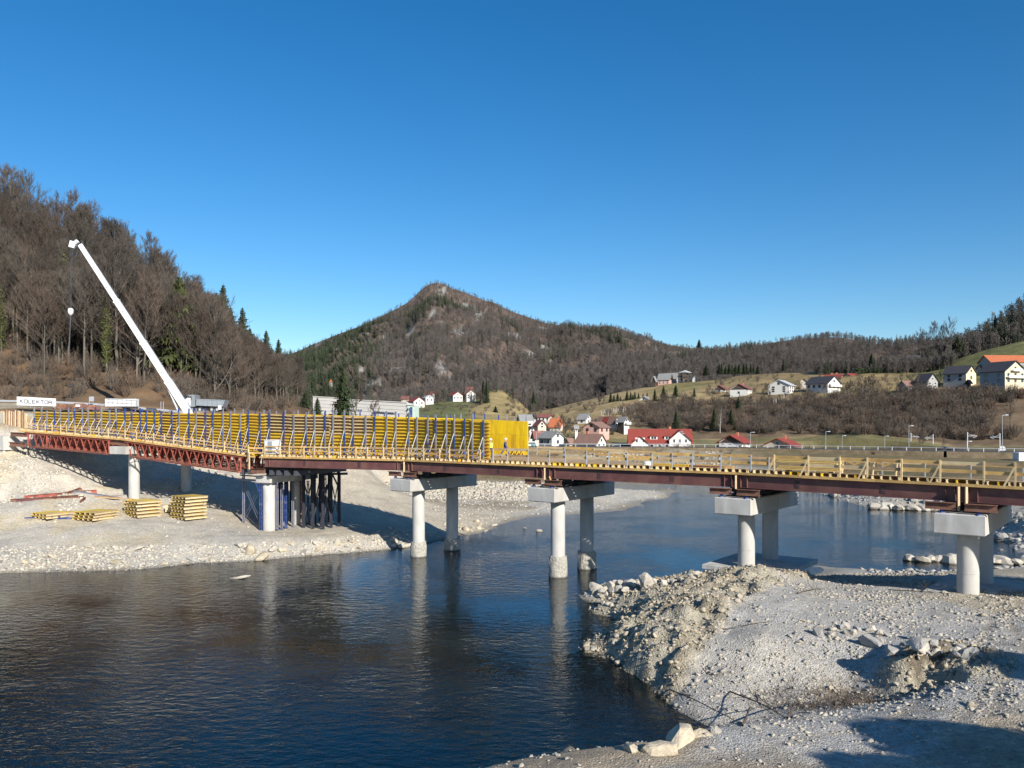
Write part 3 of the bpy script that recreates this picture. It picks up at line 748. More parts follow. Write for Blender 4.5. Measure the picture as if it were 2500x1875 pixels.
# ---- steel girders
def ibeam(b, p, q, h, fw, ft=.035, wt=.02, mi=0):
    p, q = Vector(p), Vector(q)
    up = Vector((0, 0, 1))
    b.bar(p + up * (h / 2 - ft / 2), q + up * (h / 2 - ft / 2), fw, ft, mi=mi)
    b.bar(p - up * (h / 2 - ft / 2), q - up * (h / 2 - ft / 2), fw, ft, mi=mi)
    b.bar(p, q, wt, h - 2 * ft - .004, mi=mi)
    return b
span_names = {2: 'between the shoring and the first river pier', 3: 'between the first river pier and the midstream pier', 4: 'between the midstream pier and the slab pier',
              5: 'between the slab pier and the pier nearest the viewer', 6: 'running out of the picture past the pier nearest the viewer'}
def girder(i, off, k):
    s0, s1 = i + .02, i + .98
    if i == 2: s0 = s_of_px(648, off, 1.6, 3) if off < 0 else 2.02
    p, q = B(s0, off, -.45), B(s1, off, -.45)
    lab = (side_word[k] + ' maroon steel girder ' + span_names[i])
    t = empty('steel_girder', p, lab, 'girder', 'maroon girders under the deck')
    ibeam(MB(), p, q, .9, .30).build('beam', M['maroon'], t)
    if k == 0:
        L_ = (q - p).length; d = (q - p) / L_
        sdn = Vector((d.y, -d.x, 0))
        for dist in (.06, .55, L_ - .55, L_ - .06):
            c = p + d * dist + sdn * .082
            MB().bar(c - Vector((0, 0, .41)), c + Vector((0, 0, .41)), .02, .13, up=sdn).build('stiffener', M['maroon'], t)
        for dist in (L_ * .30, L_ * .70):
            c = p + d * dist + sdn * .02
            sp_ = MB().bar(c - d * .16, c + d * .16, .02, .5).build('splice_plate', M['maroon_dark'], t)
            bb_ = MB()
            for u_ in (-.09, .0, .09):
                for v_ in (-.18, -.06, .06, .18): bb_.box(c + d * u_ + UPZ * v_ + sdn * .015, (.03, .03, .03))
            bb_.build('bolts', M['dark_steel'], sp_)['kind'] = 'stuff'
    return t
for i in (2, 3, 4, 5, 6):
    for k, off in enumerate(OFFG): girder(i, off, k)
# short link girders over the piers
for i in (3, 4, 5, 6):
    p, q = B(i - .015, -1.66, -.47), B(i + .015, -1.66, -.47)
    names = {3: 'first river pier', 4: 'midstream pier', 5: 'slab pier', 6: 'pier nearest the viewer'}
    tag(ibeam(MB(), p, q, .84, .28).build('link_girder', M['maroon'], origin=p), 'short maroon link beam in the girder gap over the ' + names[i], 'girder', 'short link beams')
    # packing on the cap: rusty stub beams on blue jacks, cross beam and timber strut
    nrm = NP_[i]; d = Vector((nrm.y, -nrm.x)); c0 = CP_[i]
    for sgn, w_ in ((-1, 'left'), (1, 'right')):
        c = c0 + nrm * (-2.2 - .08 * sgn) + d * (.86 * sgn)
        p = Vector((*(c - d * (1.0 if sgn < 0 else .62)), 8.0)); q = Vector((*(c + d * (.62 if sgn < 0 else 1.0)), 8.0))
        bb = ibeam(MB(), p, q, .42, .34, .035, .03)
        for f_ in (.15, .5, .85): bb.bar(p.lerp(q, f_) - Vector((0, 0, .17)), p.lerp(q, f_) + Vector((0, 0, .17)), .02, .30, up=(d.x, d.y, 0))
        tag(bb.build('stub_beam', M['rust'], origin=p), 'rusty stub beam on the %s half of the %s cap top' % (w_, names[i]), 'steel beam', 'rusty stub beams')
        t = empty('jack', (*(c + d * .1 * sgn), 7.6), 'blue screw jack under the %s stub beam on the %s' % (w_, names[i]), 'jack', 'blue screw jacks')
        MB().box((c.x + d.x * .1 * sgn, c.y + d.y * .1 * sgn, 7.62), (.34, .34, .05), 0).build('base_plate', M['blue'], t)
        MB().tube((c.x + d.x * .1 * sgn, c.y + d.y * .1 * sgn, 7.64), (c.x + d.x * .1 * sgn, c.y + d.y * .1 * sgn, 7.81), .12, n=10).build('jack_body', M['blue'], t)
    for k in range(1, 5):
        for sgn in (-1, 1):
            c = c0 + nrm * OFFG[k] + d * (.8 * sgn)
            zg = B(i, OFFG[k], -.9).z; hb_ = zg - 7.82
            p = Vector((*(c - d * .5), 7.81 + hb_ / 2)); q = Vector((*(c + d * .5), 7.81 + hb_ / 2))
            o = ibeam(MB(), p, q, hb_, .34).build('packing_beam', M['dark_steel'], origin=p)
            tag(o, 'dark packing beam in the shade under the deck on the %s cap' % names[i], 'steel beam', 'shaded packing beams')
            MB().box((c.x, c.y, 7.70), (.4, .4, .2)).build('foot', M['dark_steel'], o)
    for dd in (-.55, .55):
        p = Vector((*(c0 + nrm * -1.45 + d * dd), 7.69)); q = Vector((*(c0 + nrm * 6.9 + d * dd), 7.69))
        tag(MB().bar(p, q, .22, .18).build('cross_beam', M['dark_steel'], origin=p), 'dark cross beam lying along the %s cap under the deck' % names[i], 'steel beam', 'cross beams on the caps')
    e = c0 + nrm * -2.02
    for dd in ((-.12, .28) if i == 6 else (0.05,)):
        p = Vector((*(e + d * dd), 7.75 if i == 6 else 8.2)); q = Vector((*(e + d * dd), 9.15))
        tag(MB().bar(p, q, .12, .1).build('timber_strut', M['wood_pale'], origin=p), 'pale upright timber strut in the girder gap over the %s' % names[i], 'timber', 'upright struts in the girder gaps')
p = B(4.03, -2.0, z=8.45); q = B(4.07, -2.3, z=7.4)
tag(MB().bar(p, q, .12, .12).build('timber_strut', M['wood'], origin=q), 'slanting timber post leaning on the midstream pier cap', 'timber')

# ---- red lattice trusses
truss_spans = [(s_of_px(66, -1.7, 0, 1), s_of_px(268, -1.7, 0, 1.2), 12, 'left'), (s_of_px(311, -1.7, .8, 1.6), s_of_px(590, -1.7, 1, 2.2), 15, 'right')]
for (s0, s1, nb, which) in truss_spans:
    for k, off in enumerate((-1.7, -.6, .5, 1.6, 2.8, 4.0, 5.2, 6.4)):
        A_, B_ = B(s0, off, 0), B(s1, off, 0)
        lab = '%s red lattice truss of the %s truss span' % (['nearest', 'second', 'third', 'fourth', 'fifth', 'sixth', 'seventh', 'farthest'][k], which)
        t = empty('lattice_truss', A_ - Vector((0, 0, 1.8)), lab, 'truss', 'red lattice trusses')
        d = (B_ - A_); L_ = d.length; d /= L_
        H = 1.75
        up = Vector((0, 0, 1)); sd = Vector((d.y, -d.x, 0)).normalized()
        MB().tube(A_ - d * .35 - up * .12, B_ + d * .3 - up * .12, .125, n=10).build('top_chord', M['red_steel'], t)
        MB().bar(A_ + d * .7 - up * H, B_ - d * .35 - up * H, .2, .12).build('bottom_chord', M['red_steel'], t)
        if k == 0:
            MB().bar(A_ + d * .7 - up * (H - .1) + sd * .14, B_ - d * .35 - up * (H - .1) + sd * .14, .05, .09).build('cable_tray', M['rust'], t)
        bay = L_ / nb; hw = 1.0 if k == 0 else 1.7
        for j in range(nb):
            a = A_ + d * (bay * j) - up * .2; c = A_ + d * (bay * (j + .62)) - up * H
            e = A_ + d * (bay * (j + 1.0)) - up * .2
            MB().bar(a, c, .085 * hw, .085 * hw).build('diagonal', M['red_steel'], t)
            MB().bar(c - d * (bay * .35) + sd * .02, e - d * bay * .25 + sd * .02, .04 * hw, .05 * hw).build('brace', M['red_steel'], t)
        for j in ((0, 3, nb) if which == 'left' else (nb,)):
            a = A_ + d * min(bay * j + (.1 if j else .25), L_ - .1)
            MB().bar(a - up * .2, a - up * H, .15, .15).build('post', M['red_steel'], t)
    for j in range(9):
        f = (j + .3) / 9.0
        a = B(lerp(s0, s1, f), -1.6, -1.7); c = B(lerp(s0, s1, f + .05), 6.5, -1.7)
        tag(MB().bar(a, c, .06, .06).build('cross_tie', M['rust'], origin=a), 'rusty cross tie under the %s truss span' % which, 'steel tie', 'cross ties under the %s truss span' % which)
for (xa, xb, ya, yb, lab) in ((26, 66, 1060, 1062, 'upper rusty stub beam on the abutment by the left truss end'), (24, 64, 1084, 1087, 'lower rusty stub beam on the abutment by the left truss end'),
                              (268, 292, 1079, 1081, 'rusty stub beam under the deck at the left truss joint'), (290, 312, 1082, 1084, 'rusty stub beam under the deck right of the truss joint'),
                              (574, 610, 1134, 1134, 'upper rusty stub beam between red truss and maroon girder'), (612, 648, 1150, 1150, 'lower rusty stub beam above the left shoring tower')):
    sa = s_of_px(xa, -1.6, 0, 3)
    pa, pb = P(xa, ya, bxy(sa, -1.6).y), P(xb, yb, bxy(s_of_px(xb, -1.6, 0, 3), -1.6).y)
    tag(ibeam(MB(), pa, pb, .5, .3).build('stub_beam', M['rust'], origin=pa), lab, 'steel beam', 'rusty stub beams')

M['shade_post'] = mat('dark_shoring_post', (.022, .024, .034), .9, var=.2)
# ---- shoring towers under the joint
def post(px, ybase, Y, ztop, m, lab, dark=False):
    p = P(px, ybase, Y)
    t = empty('shoring_post', p, lab, 'shoring post', 'steel shoring posts')
    w_ = .2
    for s_ in (-1, 1):
        MB().box((p.x + s_ * .085, p.y, (p.z + ztop) / 2), (.07, .22, ztop - p.z)).build('channel', m, t)
    for k in range(6):
        z = lerp(p.z + .4, ztop - .4, k / 5)
        MB().box((p.x, p.y, z), (.1, .16, .12)).build('spacer', M['dark_steel'], t)
    MB().box((p.x, p.y, ztop + .03), (.34, .34, .05)).build('head_plate', M['blue'], t)
    MB().box((p.x, p.y, p.z + .04), (.36, .36, .05)).build('base_plate', M['blue'], t)
    return p
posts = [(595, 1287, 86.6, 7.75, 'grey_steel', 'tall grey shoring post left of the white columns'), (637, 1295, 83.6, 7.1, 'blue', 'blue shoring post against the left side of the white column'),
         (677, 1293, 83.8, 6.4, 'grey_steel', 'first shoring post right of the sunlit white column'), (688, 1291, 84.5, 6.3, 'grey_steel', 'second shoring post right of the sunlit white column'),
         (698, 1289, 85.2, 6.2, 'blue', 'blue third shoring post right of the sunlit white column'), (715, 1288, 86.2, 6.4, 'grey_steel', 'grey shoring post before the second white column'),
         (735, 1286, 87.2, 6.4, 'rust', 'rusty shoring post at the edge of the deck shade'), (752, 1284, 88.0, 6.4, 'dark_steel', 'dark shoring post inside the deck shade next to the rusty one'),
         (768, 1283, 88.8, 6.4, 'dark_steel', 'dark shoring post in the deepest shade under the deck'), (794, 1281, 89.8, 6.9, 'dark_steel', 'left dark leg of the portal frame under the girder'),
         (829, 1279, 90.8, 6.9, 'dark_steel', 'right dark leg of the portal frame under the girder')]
pp = []
for a in posts: pp.append((post(a[0], a[1], a[2], a[3], M[a[4]], a[5]), a[3]))
def hbeam(p, q, w_, m, name, lab, grp, h=None):
    tag(MB().bar(p, q, w_, h or w_).build(name, M[m], origin=p), lab, 'steel beam', grp)
UPZ = Vector((0, 0, 1))
def at_z(p, z, dx=0, dy=0): return Vector((p.x + dx, p.y + dy, z))
hbeam(at_z(pp[0][0], 6.72, -.9), at_z(pp[1][0], 6.72, .8), .2, 'grey_steel', 'head_beam', 'grey head beam across the left shoring tower', 'shoring beams')
hbeam(at_z(pp[0][0], 7.15, -.4, .1), at_z(pp[1][0], 7.15, .5, .1), .12, 'dark_steel', 'head_beam', 'dark upper head beam across the left shoring tower', 'shoring beams')
for k, (a, c) in enumerate(((0, 1), (1, 0))):
    for dz in (0, .5):
        p, q = at_z(pp[a][0], 2.0 + dz), at_z(pp[c][0], 6.0 + dz)
        tag(MB().tube(p, q, .02, n=6).build('cross_brace', M['grey_steel'], origin=p), 'thin crossing brace rod in the left shoring tower', 'brace rod', 'crossing brace rods of the left shoring tower')
p = at_z(pp[0][0], 6.5, .5); q = at_z(pp[1][0], 5.6)
hbeam(at_z(pp[1][0], 6.6, -.55), at_z(pp[1][0], 5.2, .0), .1, 'blue', 'knee_brace', 'blue knee brace on the left shoring tower', 'shoring beams')
hbeam(at_z(pp[9][0], 7.05, -.5), at_z(pp[10][0], 7.05, .9), .26, 'dark_steel', 'head_beam', 'dark head beam over the portal frame', 'shoring beams')
hbeam(at_z(pp[9][0], 7.75, -.5), at_z(pp[10][0], 7.75, .3), .26, 'dark_steel', 'head_beam', 'dark top beam over the portal frame', 'shoring beams')
for (a, sg) in ((9, 1), (10, -1)):
    hbeam(at_z(pp[a][0], 5.3), at_z(pp[a][0], 6.95, .8 * sg), .16, 'dark_steel', 'knee_brace', 'dark knee brace on the %s leg of the portal frame' % ('left' if sg > 0 else 'right'), 'shoring beams')
for k, x in enumerate((.2, .6, 1.0, 1.35)):
    hbeam(at_z(pp[9][0], 7.18, x), at_z(pp[9][0], 7.62, x), .1, 'dark_steel', 'stub_post', 'small dark stub between the two portal head beams', 'stubs of the portal frame')
# rows of deeper posts and head beams under the deck at the shoring
n2 = NP_[2]; d2 = Vector((n2.y, -n2.x))
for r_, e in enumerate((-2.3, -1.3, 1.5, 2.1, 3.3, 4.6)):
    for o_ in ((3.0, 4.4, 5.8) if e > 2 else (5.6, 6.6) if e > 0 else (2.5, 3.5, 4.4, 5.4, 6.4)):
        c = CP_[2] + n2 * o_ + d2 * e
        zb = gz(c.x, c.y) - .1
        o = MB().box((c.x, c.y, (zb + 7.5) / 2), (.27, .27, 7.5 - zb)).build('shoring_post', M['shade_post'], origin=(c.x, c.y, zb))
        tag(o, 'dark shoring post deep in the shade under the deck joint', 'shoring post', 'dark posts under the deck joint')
for k, e in enumerate((2.1, 3.3, 4.6)):
    for j in range(2):
        p = Vector((*(CP_[2] + n2 * (3.0 + 1.4 * j) + d2 * e), 2.2)); q = Vector((*(CP_[2] + n2 * (4.4 + 1.4 * j) + d2 * e), 6.8))
        tag(MB().bar(p, q, .08, .08).build('cross_brace', M['dark_steel'], origin=p), 'dark diagonal brace between posts under the deck joint', 'brace rod', 'diagonal braces under the deck joint')
        p = Vector((*(CP_[2] + n2 * (4.4 + 1.4 * j) + d2 * e), 2.2)); q = Vector((*(CP_[2] + n2 * (3.0 + 1.4 * j) + d2 * e), 6.8))
        tag(MB().bar(p, q, .08, .08).build('cross_brace', M['dark_steel'], origin=p), 'dark diagonal brace between posts under the deck joint', 'brace rod', 'diagonal braces under the deck joint')
for e in (-2.3, -1.3, 1.5, 2.4, 3.4, 4.6):
    hbeam(Vector((*(CP_[2] + n2 * -1.6 + d2 * e), 7.72)), Vector((*(CP_[2] + n2 * 7 + d2 * e), 7.72)), .3, 'dark_steel', 'head_beam', 'dark head beam on the posts under the deck joint', 'head beams under the deck joint', .5)

# ---- timber deck: edge beam, joists, planks
JOIST = {}
def hbeam20(b, p, q, h=.2, fw=.08, ft=.04, wt=.03):
    return ibeam(b, p, q, h, fw, ft, wt)
def deck(s0, s1, label, step, part='joist', mj='wood_pale'):
    p = B(s0, -1.9)
    t = empty('timber_deck', p, label, 'deck', 'timber decks on the bridge')
    pts = [s0] + [k for k in range(int(s0) + 1, int(s1) + 1) if k < s1] + [s1]
    for a, c in zip(pts[:-1], pts[1:]):
        for off in (-1.72, 5.9):
            L_ = seg_len(a, c, off); n = max(1, int(L_ / 4.2))
            for j in range(n):
                u0, u1 = lerp(a, c, j / n), lerp(a, c, (j + 1) / n)
                pa, pb = B(u0, off - .06, .087), B(u1, off - .06, .087)
                d = (pb - pa).normalized()
                MB().bar(pa + d * .01, pb - d * .01, .34, .16 + .012 * (j % 2)).build('edge_timber', M['wood'], t)
        L_ = seg_len(a, c, -1.8); n = int(L_ / step)
        for j in range(n):
            u = lerp(a, c, (j + .5) / n)
            jit = RND.uniform(-.06, .06)
            hbeam20(MB(), B(u, -1.93 + jit, .275), B(u, 6.3 + jit, .275)).build(part, M['yellow' if RND.random() < .16 else mj], t)
    for a, c in zip(pts[:-1], pts[1:]):
        L_ = seg_len(a, c, -1.5); n = max(1, int(L_ / 2.5))
        for j in range(n):
            u0, u1 = lerp(a, c, j / n), lerp(a, c, (j + 1) / n)
            for (oa, ob, nm, mm, dz) in ((-1.55, -.5, 'deck_board', 'wood', 0), (-.49, 5.6, 'deck_panel', 'wood_old', .003)):
                q0, q1, q2, q3 = B(u0, oa, .385 + dz), B(u1, oa, .385 + dz), B(u1, ob, .385 + dz), B(u0, ob, .385 + dz)
                e = (q1 - q0).normalized() * .008
                MB().extrude([q0 + e, q1 - e, q2 - e, q3 + e], (0, 0, .035)).build(nm, M[mm], t)
    return t
S_END = 3.567
deck(.17, 1.98, 'timber working deck on the two red truss spans behind the railing', .62)
deck(2.02, S_END - .3, 'timber working deck in front of the yellow formwork right of the truss', .55)
deck(S_END - .3, 7.5, 'open timber deck with rows of joist ends on the right half of the bridge', .52)
# blue sleeves and dark clutter lying along the truss deck edge
for j in range(46):
    s = lerp(.2, 1.95, j / 46 + RND.uniform(-.006, .006)); o_ = -1.35 + RND.uniform(-.25, .25)
    a = B(s, o_, .42); ln = RND.uniform(.5, 1.4); ang = RND.uniform(-.3, .3)
    d = (B(s + .02, o_) - B(s, o_)).normalized(); q = a + d * ln + Vector((0, 0, RND.uniform(0, .08)))
    o = MB().bar(a, q, .09, .09).build('steel_tube', M[RND.choice(['blue', 'blue', 'dark_steel', 'prop', 'grey_steel'])], origin=a)
    tag(o, 'short steel tube lying on the edge of the truss span deck', 'steel tube', 'loose tubes on the truss span deck')

# ---- formwork wall, near line (outside seen) and far line (inside seen)
ORD = ['first', 'second', 'third', 'fourth', 'fifth', 'sixth', 'seventh', 'eighth', 'ninth', 'tenth', 'eleventh', 'twelfth', 'thirteenth', 'fourteenth', 'fifteenth', 'sixteenth', 'seventeenth', 'eighteenth',
       'nineteenth', 'twentieth', 'twenty-first', 'twenty-second', 'twenty-third', 'twenty-fourth', 'twenty-fifth', 'twenty-sixth', 'twenty-seventh', 'twenty-eighth', 'twenty-ninth', 'thirtieth', 'thirty-first', 'thirty-second', 'thirty-third', 'thirty-fourth', 'thirty-fifth', 'thirty-sixth']
def ztop_form(s):
    return float(np.interp(s, [.2, 1, 2, 3, 3.6], [14.15, 13.95, 13.72, 13.25, 12.93]))
OFFF = -.42
splits = [S_END]
s = S_END
rr = random.Random(5)
while s > s_of_px(76, OFFF, 0, 1) + .03:
    i = min(int(s - 1e-6), 7)
    Ls = (bxy(i + 1, OFFF) - bxy(i, OFFF)).length
    s -= rr.choice([2.35, 2.5, 2.2, 2.7]) / Ls
    if abs(s - round(s)) < .06: s = round(s)
    splits.append(s)
splits[-1] = max(splits[-1], s_of_px(76, OFFF, 0, 1))
for k in range(len(splits) - 1):
    s1, s0 = splits[k], splits[k + 1]
    zb = lambda u: zt(u) + .43
    a, c = B(s0, OFFF), B(s1, OFFF); d = (c - a).normalized()
    a = a + d * .012; c = c - d * .012
    nrm = Vector((d.y, -d.x, 0)).normalized()          # towards the viewer
    za0, za1 = zb(s0), zb(s1); ht = min(ztop_form(s0) - za0, ztop_form(s1) - za1)
    top0, top1 = za0 + ht + rr.uniform(-.06, .06), 0; top1 = top0 - za0 + za1
    # the tops run more evenly than the deck: level them
    top0, top1 = ztop_form(s0) + rr.uniform(-.04, .04), ztop_form(s1) + rr.uniform(-.04, .04)
    faded = 6 <= k <= 10
    look = 'with faded brown upper half' if faded else ('lowest near the abutment' if k > 24 else 'with bright yellow beams')
    t = empty('formwork_panel', (a.x, a.y, za0), '%s formwork panel from the free end by the two workers, %s' % (ORD[k], look), 'formwork panel', 'near row of yellow formwork panels')
    A3 = lambda f, z0, z1, off=0.0: Vector((lerp(a.x, c.x, f), lerp(a.y, c.y, f), 0)) + nrm * off + Vector((0, 0, lerp(z0, z1, f)))
    tiers = ((0, .5, 'ply'), (.505, 1, 'ply_brown')) if faded else ((0, 1, rr.choice(['ply', 'ply', 'ply', 'ply', 'ply', 'ply_brown'])),)
    for (f0, f1, mm) in tiers:
        q = [A3(0, lerp(za0, top0, f0), 0), A3(1, 0, lerp(za1, top1, f0)), A3(1, 0, lerp(za1, top1, f1)), A3(0, lerp(za0, top0, f1), 0)]
        MB().extrude(q, -nrm * .03).build('sheet', M[mm], t)
    hh = ((top0 - za0) + (top1 - za1)) / 2
    nb = max(4, int(round(hh / .31)))
    for j in range(nb):
        f = (j + .35) / (nb - .3)
        z0, z1 = lerp(za0, top0, f) , lerp(za1, top1, f)
        e0, e1 = rr.uniform(-.10, .03), rr.uniform(-.10, .03)
        p_, q_ = A3(0, z0, z1, .125) + d * e0, A3(1, z0, z1, .125) - d * e1
        bm = MB()
        u_ = d.cross(nrm).normalized()
        bm.bar(p_ + nrm * .085, q_ + nrm * .085, .04, .085); bm.bar(p_ - nrm * .085, q_ - nrm * .085, .04, .085); bm.bar(p_, q_, .128, .03)
        mm = 'yellow'
        if faded and f > .5: mm = 'beam_faded'
        elif rr.random() < (.12 if k < 18 else .3): mm = 'beam_faded'
        bm.build('beam', M[mm], t)
    for f in (.2, .78):
        base = A3(f, za0, za1, .32); topz = lerp(top0, top1, f) + rr.choice([.12, .3, .45, .5, .6])
        hi_ = Vector((base.x, base.y, topz))
        colr = rr.choice(['blue', 'blue', 'grey_steel', 'grey_steel', 'grey_steel'])
        if rr.random() < .35:
            m_ = lerp(base.z, topz, .5)
            segs = ((base.z, m_ - .005, colr), (m_ + .005, topz, 'blue' if colr != 'blue' else 'grey_steel'))
        else: segs = ((base.z, topz, colr),)
        for (za, zz, mm) in segs:
            bm = MB()
            for sg in (-1, 1):
                bm.bar(Vector((base.x, base.y, za)) + d * .042 * sg, Vector((base.x, base.y, zz)) + d * .042 * sg, .04, .13, up=nrm)
            bm.bar(Vector((base.x, base.y, za)) - nrm * .02, Vector((base.x, base.y, zz)) - nrm * .02, .045, .02, up=nrm)
            bm.build('waler', M[mm], t)
        foot = base + nrm * (1.02 if hh > 2.2 else .9); foot.z = zb(lerp(s0, s1, f)) - .0
        up_ = Vector((base.x, base.y, lerp(base.z, topz, .55))) + nrm * .07
        MB().tube(foot, up_, .036, n=7).build('prop', M['prop'], t)
        if rr.random() < .5:
            up2 = Vector((base.x, base.y, lerp(base.z, topz, .22))) + nrm * .07
            MB().tube(foot - nrm * .12 + d * .06, up2 + d * .06, .022, n=6).build('short_prop', M['prop'], t)
        MB().box(foot + Vector((0, 0, .03)), (.2, .2, .05)).build('foot_plate', M['dark_steel'], t)
    if rr.random() < .6:
        f = rr.uniform(.9, 1.0)
        q0 = A3(f, za0, za1, .25); q1 = Vector((q0.x, q0.y, lerp(top0, top1, f) - .1))
        for jj in range(4):
            z_ = lerp(q0.z + .4, q1.z - .1, jj / 3)
            MB().box((q0.x, q0.y, z_), (.16, .1, .14), math.atan2(d.y, d.x)).build('coupling', M['rust'], t)
# far line
OFF2 = 5.35
sp2 = [S_END]
s = S_END
while s > .45:
    i = min(int(s - 1e-6), 7); Ls = (bxy(i + 1, OFF2) - bxy(i, OFF2)).length
    s -= 3.05 / Ls
    if abs(s - round(s)) < .06: s = round(s)
    sp2.append(s)
for k in range(len(sp2) - 1):
    s1, s0 = sp2[k], sp2[k + 1]
    a, c = B(s0, OFF2, .43), B(s1, OFF2, .43)
    d = (c - a); d.z = 0; d.normalize(); nrm = Vector((d.y, -d.x, 0))
    t = empty('formwork_panel', a, ('smooth bright yellow inner formwork face seen past the free end behind the workers' if k == 0 else '%s panel from the free end in the hidden far row of formwork' % ORD[k]), 'formwork panel', 'far row of formwork panels')
    z0t, z1t = ztop_form(s0), ztop_form(s1)
    nsh = 6
    for tier in ((0, .61), (.613, 1)):
        for j in range(nsh):
            f0, f1 = j / nsh + .004, (j + 1) / nsh - .004
            if k == 0 and tier[0] == 0 and j == 2: f1 -= .025
            ga, gb = a.lerp(c, f0), a.lerp(c, f1)
            ta, tb = lerp(z0t, z1t, f0), lerp(z0t, z1t, f1)
            q = [Vector((ga.x, ga.y, lerp(ga.z, ta, tier[0]))), Vector((gb.x, gb.y, lerp(gb.z, tb, tier[0]))), Vector((gb.x, gb.y, lerp(gb.z, tb, tier[1]))), Vector((ga.x, ga.y, lerp(ga.z, ta, tier[1])))]
            MB().extrude(q, -nrm * (.024 + .022 * ((j * 7 + k + int(tier[0] * 9)) % 3))).build('sheet', M['yellow_deep'], t)
        if k > 1: break
    if k > 1:
        q = [Vector((a.x, a.y, lerp(a.z, z0t, .613))), Vector((c.x, c.y, lerp(c.z, z1t, .613))), Vector((c.x, c.y, z1t)), Vector((a.x, a.y, z0t))]
        MB().extrude(q, -nrm * .03).build('sheet', M['yellow_deep'], t)
    for f in (.2, .78) if k else (.12, .42, .88):
        g = a.lerp(c, f) - nrm * .2; tz = lerp(z0t, z1t, f) + rr.choice([.35, .5, .6])
        MB().bar(g, Vector((g.x, g.y, tz)), .13, .13).build('waler', M[rr.choice(['blue', 'blue', 'grey_steel']) if k else 'grey_steel'], t)
# raking timber frames at the foot of the inner face
for f in (.55, .72, .88):
    s = lerp(sp2[1], sp2[0], f)
    a = B(s, OFF2 - .15, .41); b_ = B(s, OFF2 - .85, .41); c_ = B(s, OFF2 - .15, 1.15)
    t = empty('timber_bracket', a, '%s small triangular timber bracket at the foot of the yellow inner face' % {.55: 'left', .72: 'middle', .88: 'right'}[f], 'bracket', 'timber brackets')
    MB().bar(a, c_, .08, .08, up=(1, 0, 0)).build('upright', M['yellow'], t)
    MB().bar(b_ + UPZ * .04, a + UPZ * .04, .08, .08).build('sole', M['yellow'], t)
    MB().bar(b_ + UPZ * .05, c_ - UPZ * .05, .07, .07).build('rake', M['yellow'], t)

# ---- railings
def railing(label, pts, off, kind, dz0=0.1, hgt=1.15, rails=(.55, 1.02), rail_h=.16, group='deck railings', diag=()):
    t = empty('railing', B(pts[0], off, dz0), label, 'railing', group)
    for j, s in enumerate(pts):
        a = B(s, off, dz0); c = a + UPZ * (hgt + (.35 - dz0 if kind != 'truss' else .2))
        d = (B(min(s + .02, 7.5), off) - B(s - .02, off)); d.z = 0; d.normalize()
        nrm = Vector((d.y, -d.x, 0))
        if kind == 'steel':
            MB().bar(a + UPZ * .25, c, .06, .06, up=nrm).build('post', M['galv'], t)
            MB().bar(a + UPZ * .15 + nrm * .06, a + UPZ * .62 + nrm * .06, .09, .05, up=nrm).build('post_shoe', M['galv'], t)
        else:
            MB().bar(a, c, .1, .07, up=nrm).build('post', M['wood_pale'], t)
        if j in diag:
            sg = -1
            MB().bar(c - UPZ * .25 + nrm * .02, a - d * .55 + UPZ * .0 + nrm * .08, .09, .05, up=nrm).build('brace', M['wood_pale'], t)
    for j in range(len(pts) - 1):
        for h in rails:
            a, c = B(pts[j], off + .07, .35 + h), B(pts[j + 1], off + .07, .35 + h)
            d = (c - a).normalized()
            dz = rr.uniform(-.03, .03)
            MB().bar(a - d * .08 + UPZ * dz, c + d * .05 + UPZ * dz, .035, rail_h + (.06 if rr.random() < .2 and kind != 'truss' else 0)).build('rail_board', M[rr.choice(['wood', 'wood', 'wood_old', 'wood_pale'])], t)
    return t
tp = [s_of_px(x, -1.8, 0, 2.4) for x in (66, 92, 110, 127, 148, 162, 183, 199, 221, 241, 264, 305, 333, 356, 375, 401, 424, 449, 470, 498, 520, 548, 580, 606)]
railing('low timber railing along the two red truss spans', tp, -1.8, 'truss', hgt=.95, rails=(.35, .72), rail_h=.10)
tp2 = [s_of_px(x, -1.85, 1.7, 3.7) for x in (646, 684, 706, 742, 767, 803, 831, 869, 897, 936, 960, 997, 1034, 1073, 1097, 1143, 1172)]
railing('timber railing in front of the yellow formwork between shoring and workers', tp2, -1.85, 'wood', hgt=.95, rails=(.4, .85), rail_h=.12)
tp3 = [s_of_px(x, -1.75, 3, 5.4) for x in (1204, 1239, 1289, 1341, 1380, 1432, 1486, 1531, 1592, 1641, 1690, 1760, 1833)]
railing('railing with grey steel posts in the middle of the bridge', tp3, -1.75, 'steel', hgt=1.05, rails=(.52, .98), rail_h=.17)
tp4 = [s_of_px(x, -1.85, 4.8, 7.55) for x in (1890, 1973, 2050, 2117, 2201, 2295, 2402, 2478, 2580, 2700)]
railing('railing with slanting timber braces at the right end of the bridge', tp4, -1.85, 'wood', hgt=1.15, rails=(.5, .98), rail_h=.19, diag=(0, 1, 3, 5, 7))
tp5 = [lerp(S_END + .03, 7.3, k / 19) for k in range(20)]
railing('far side railing with grey posts beyond the open deck', tp5, 6.15, 'steel', hgt=1.05, rails=(.52, .98), rail_h=.17)
tp6 = [lerp(1.0, S_END - .02, k / 24) for k in range(25)]
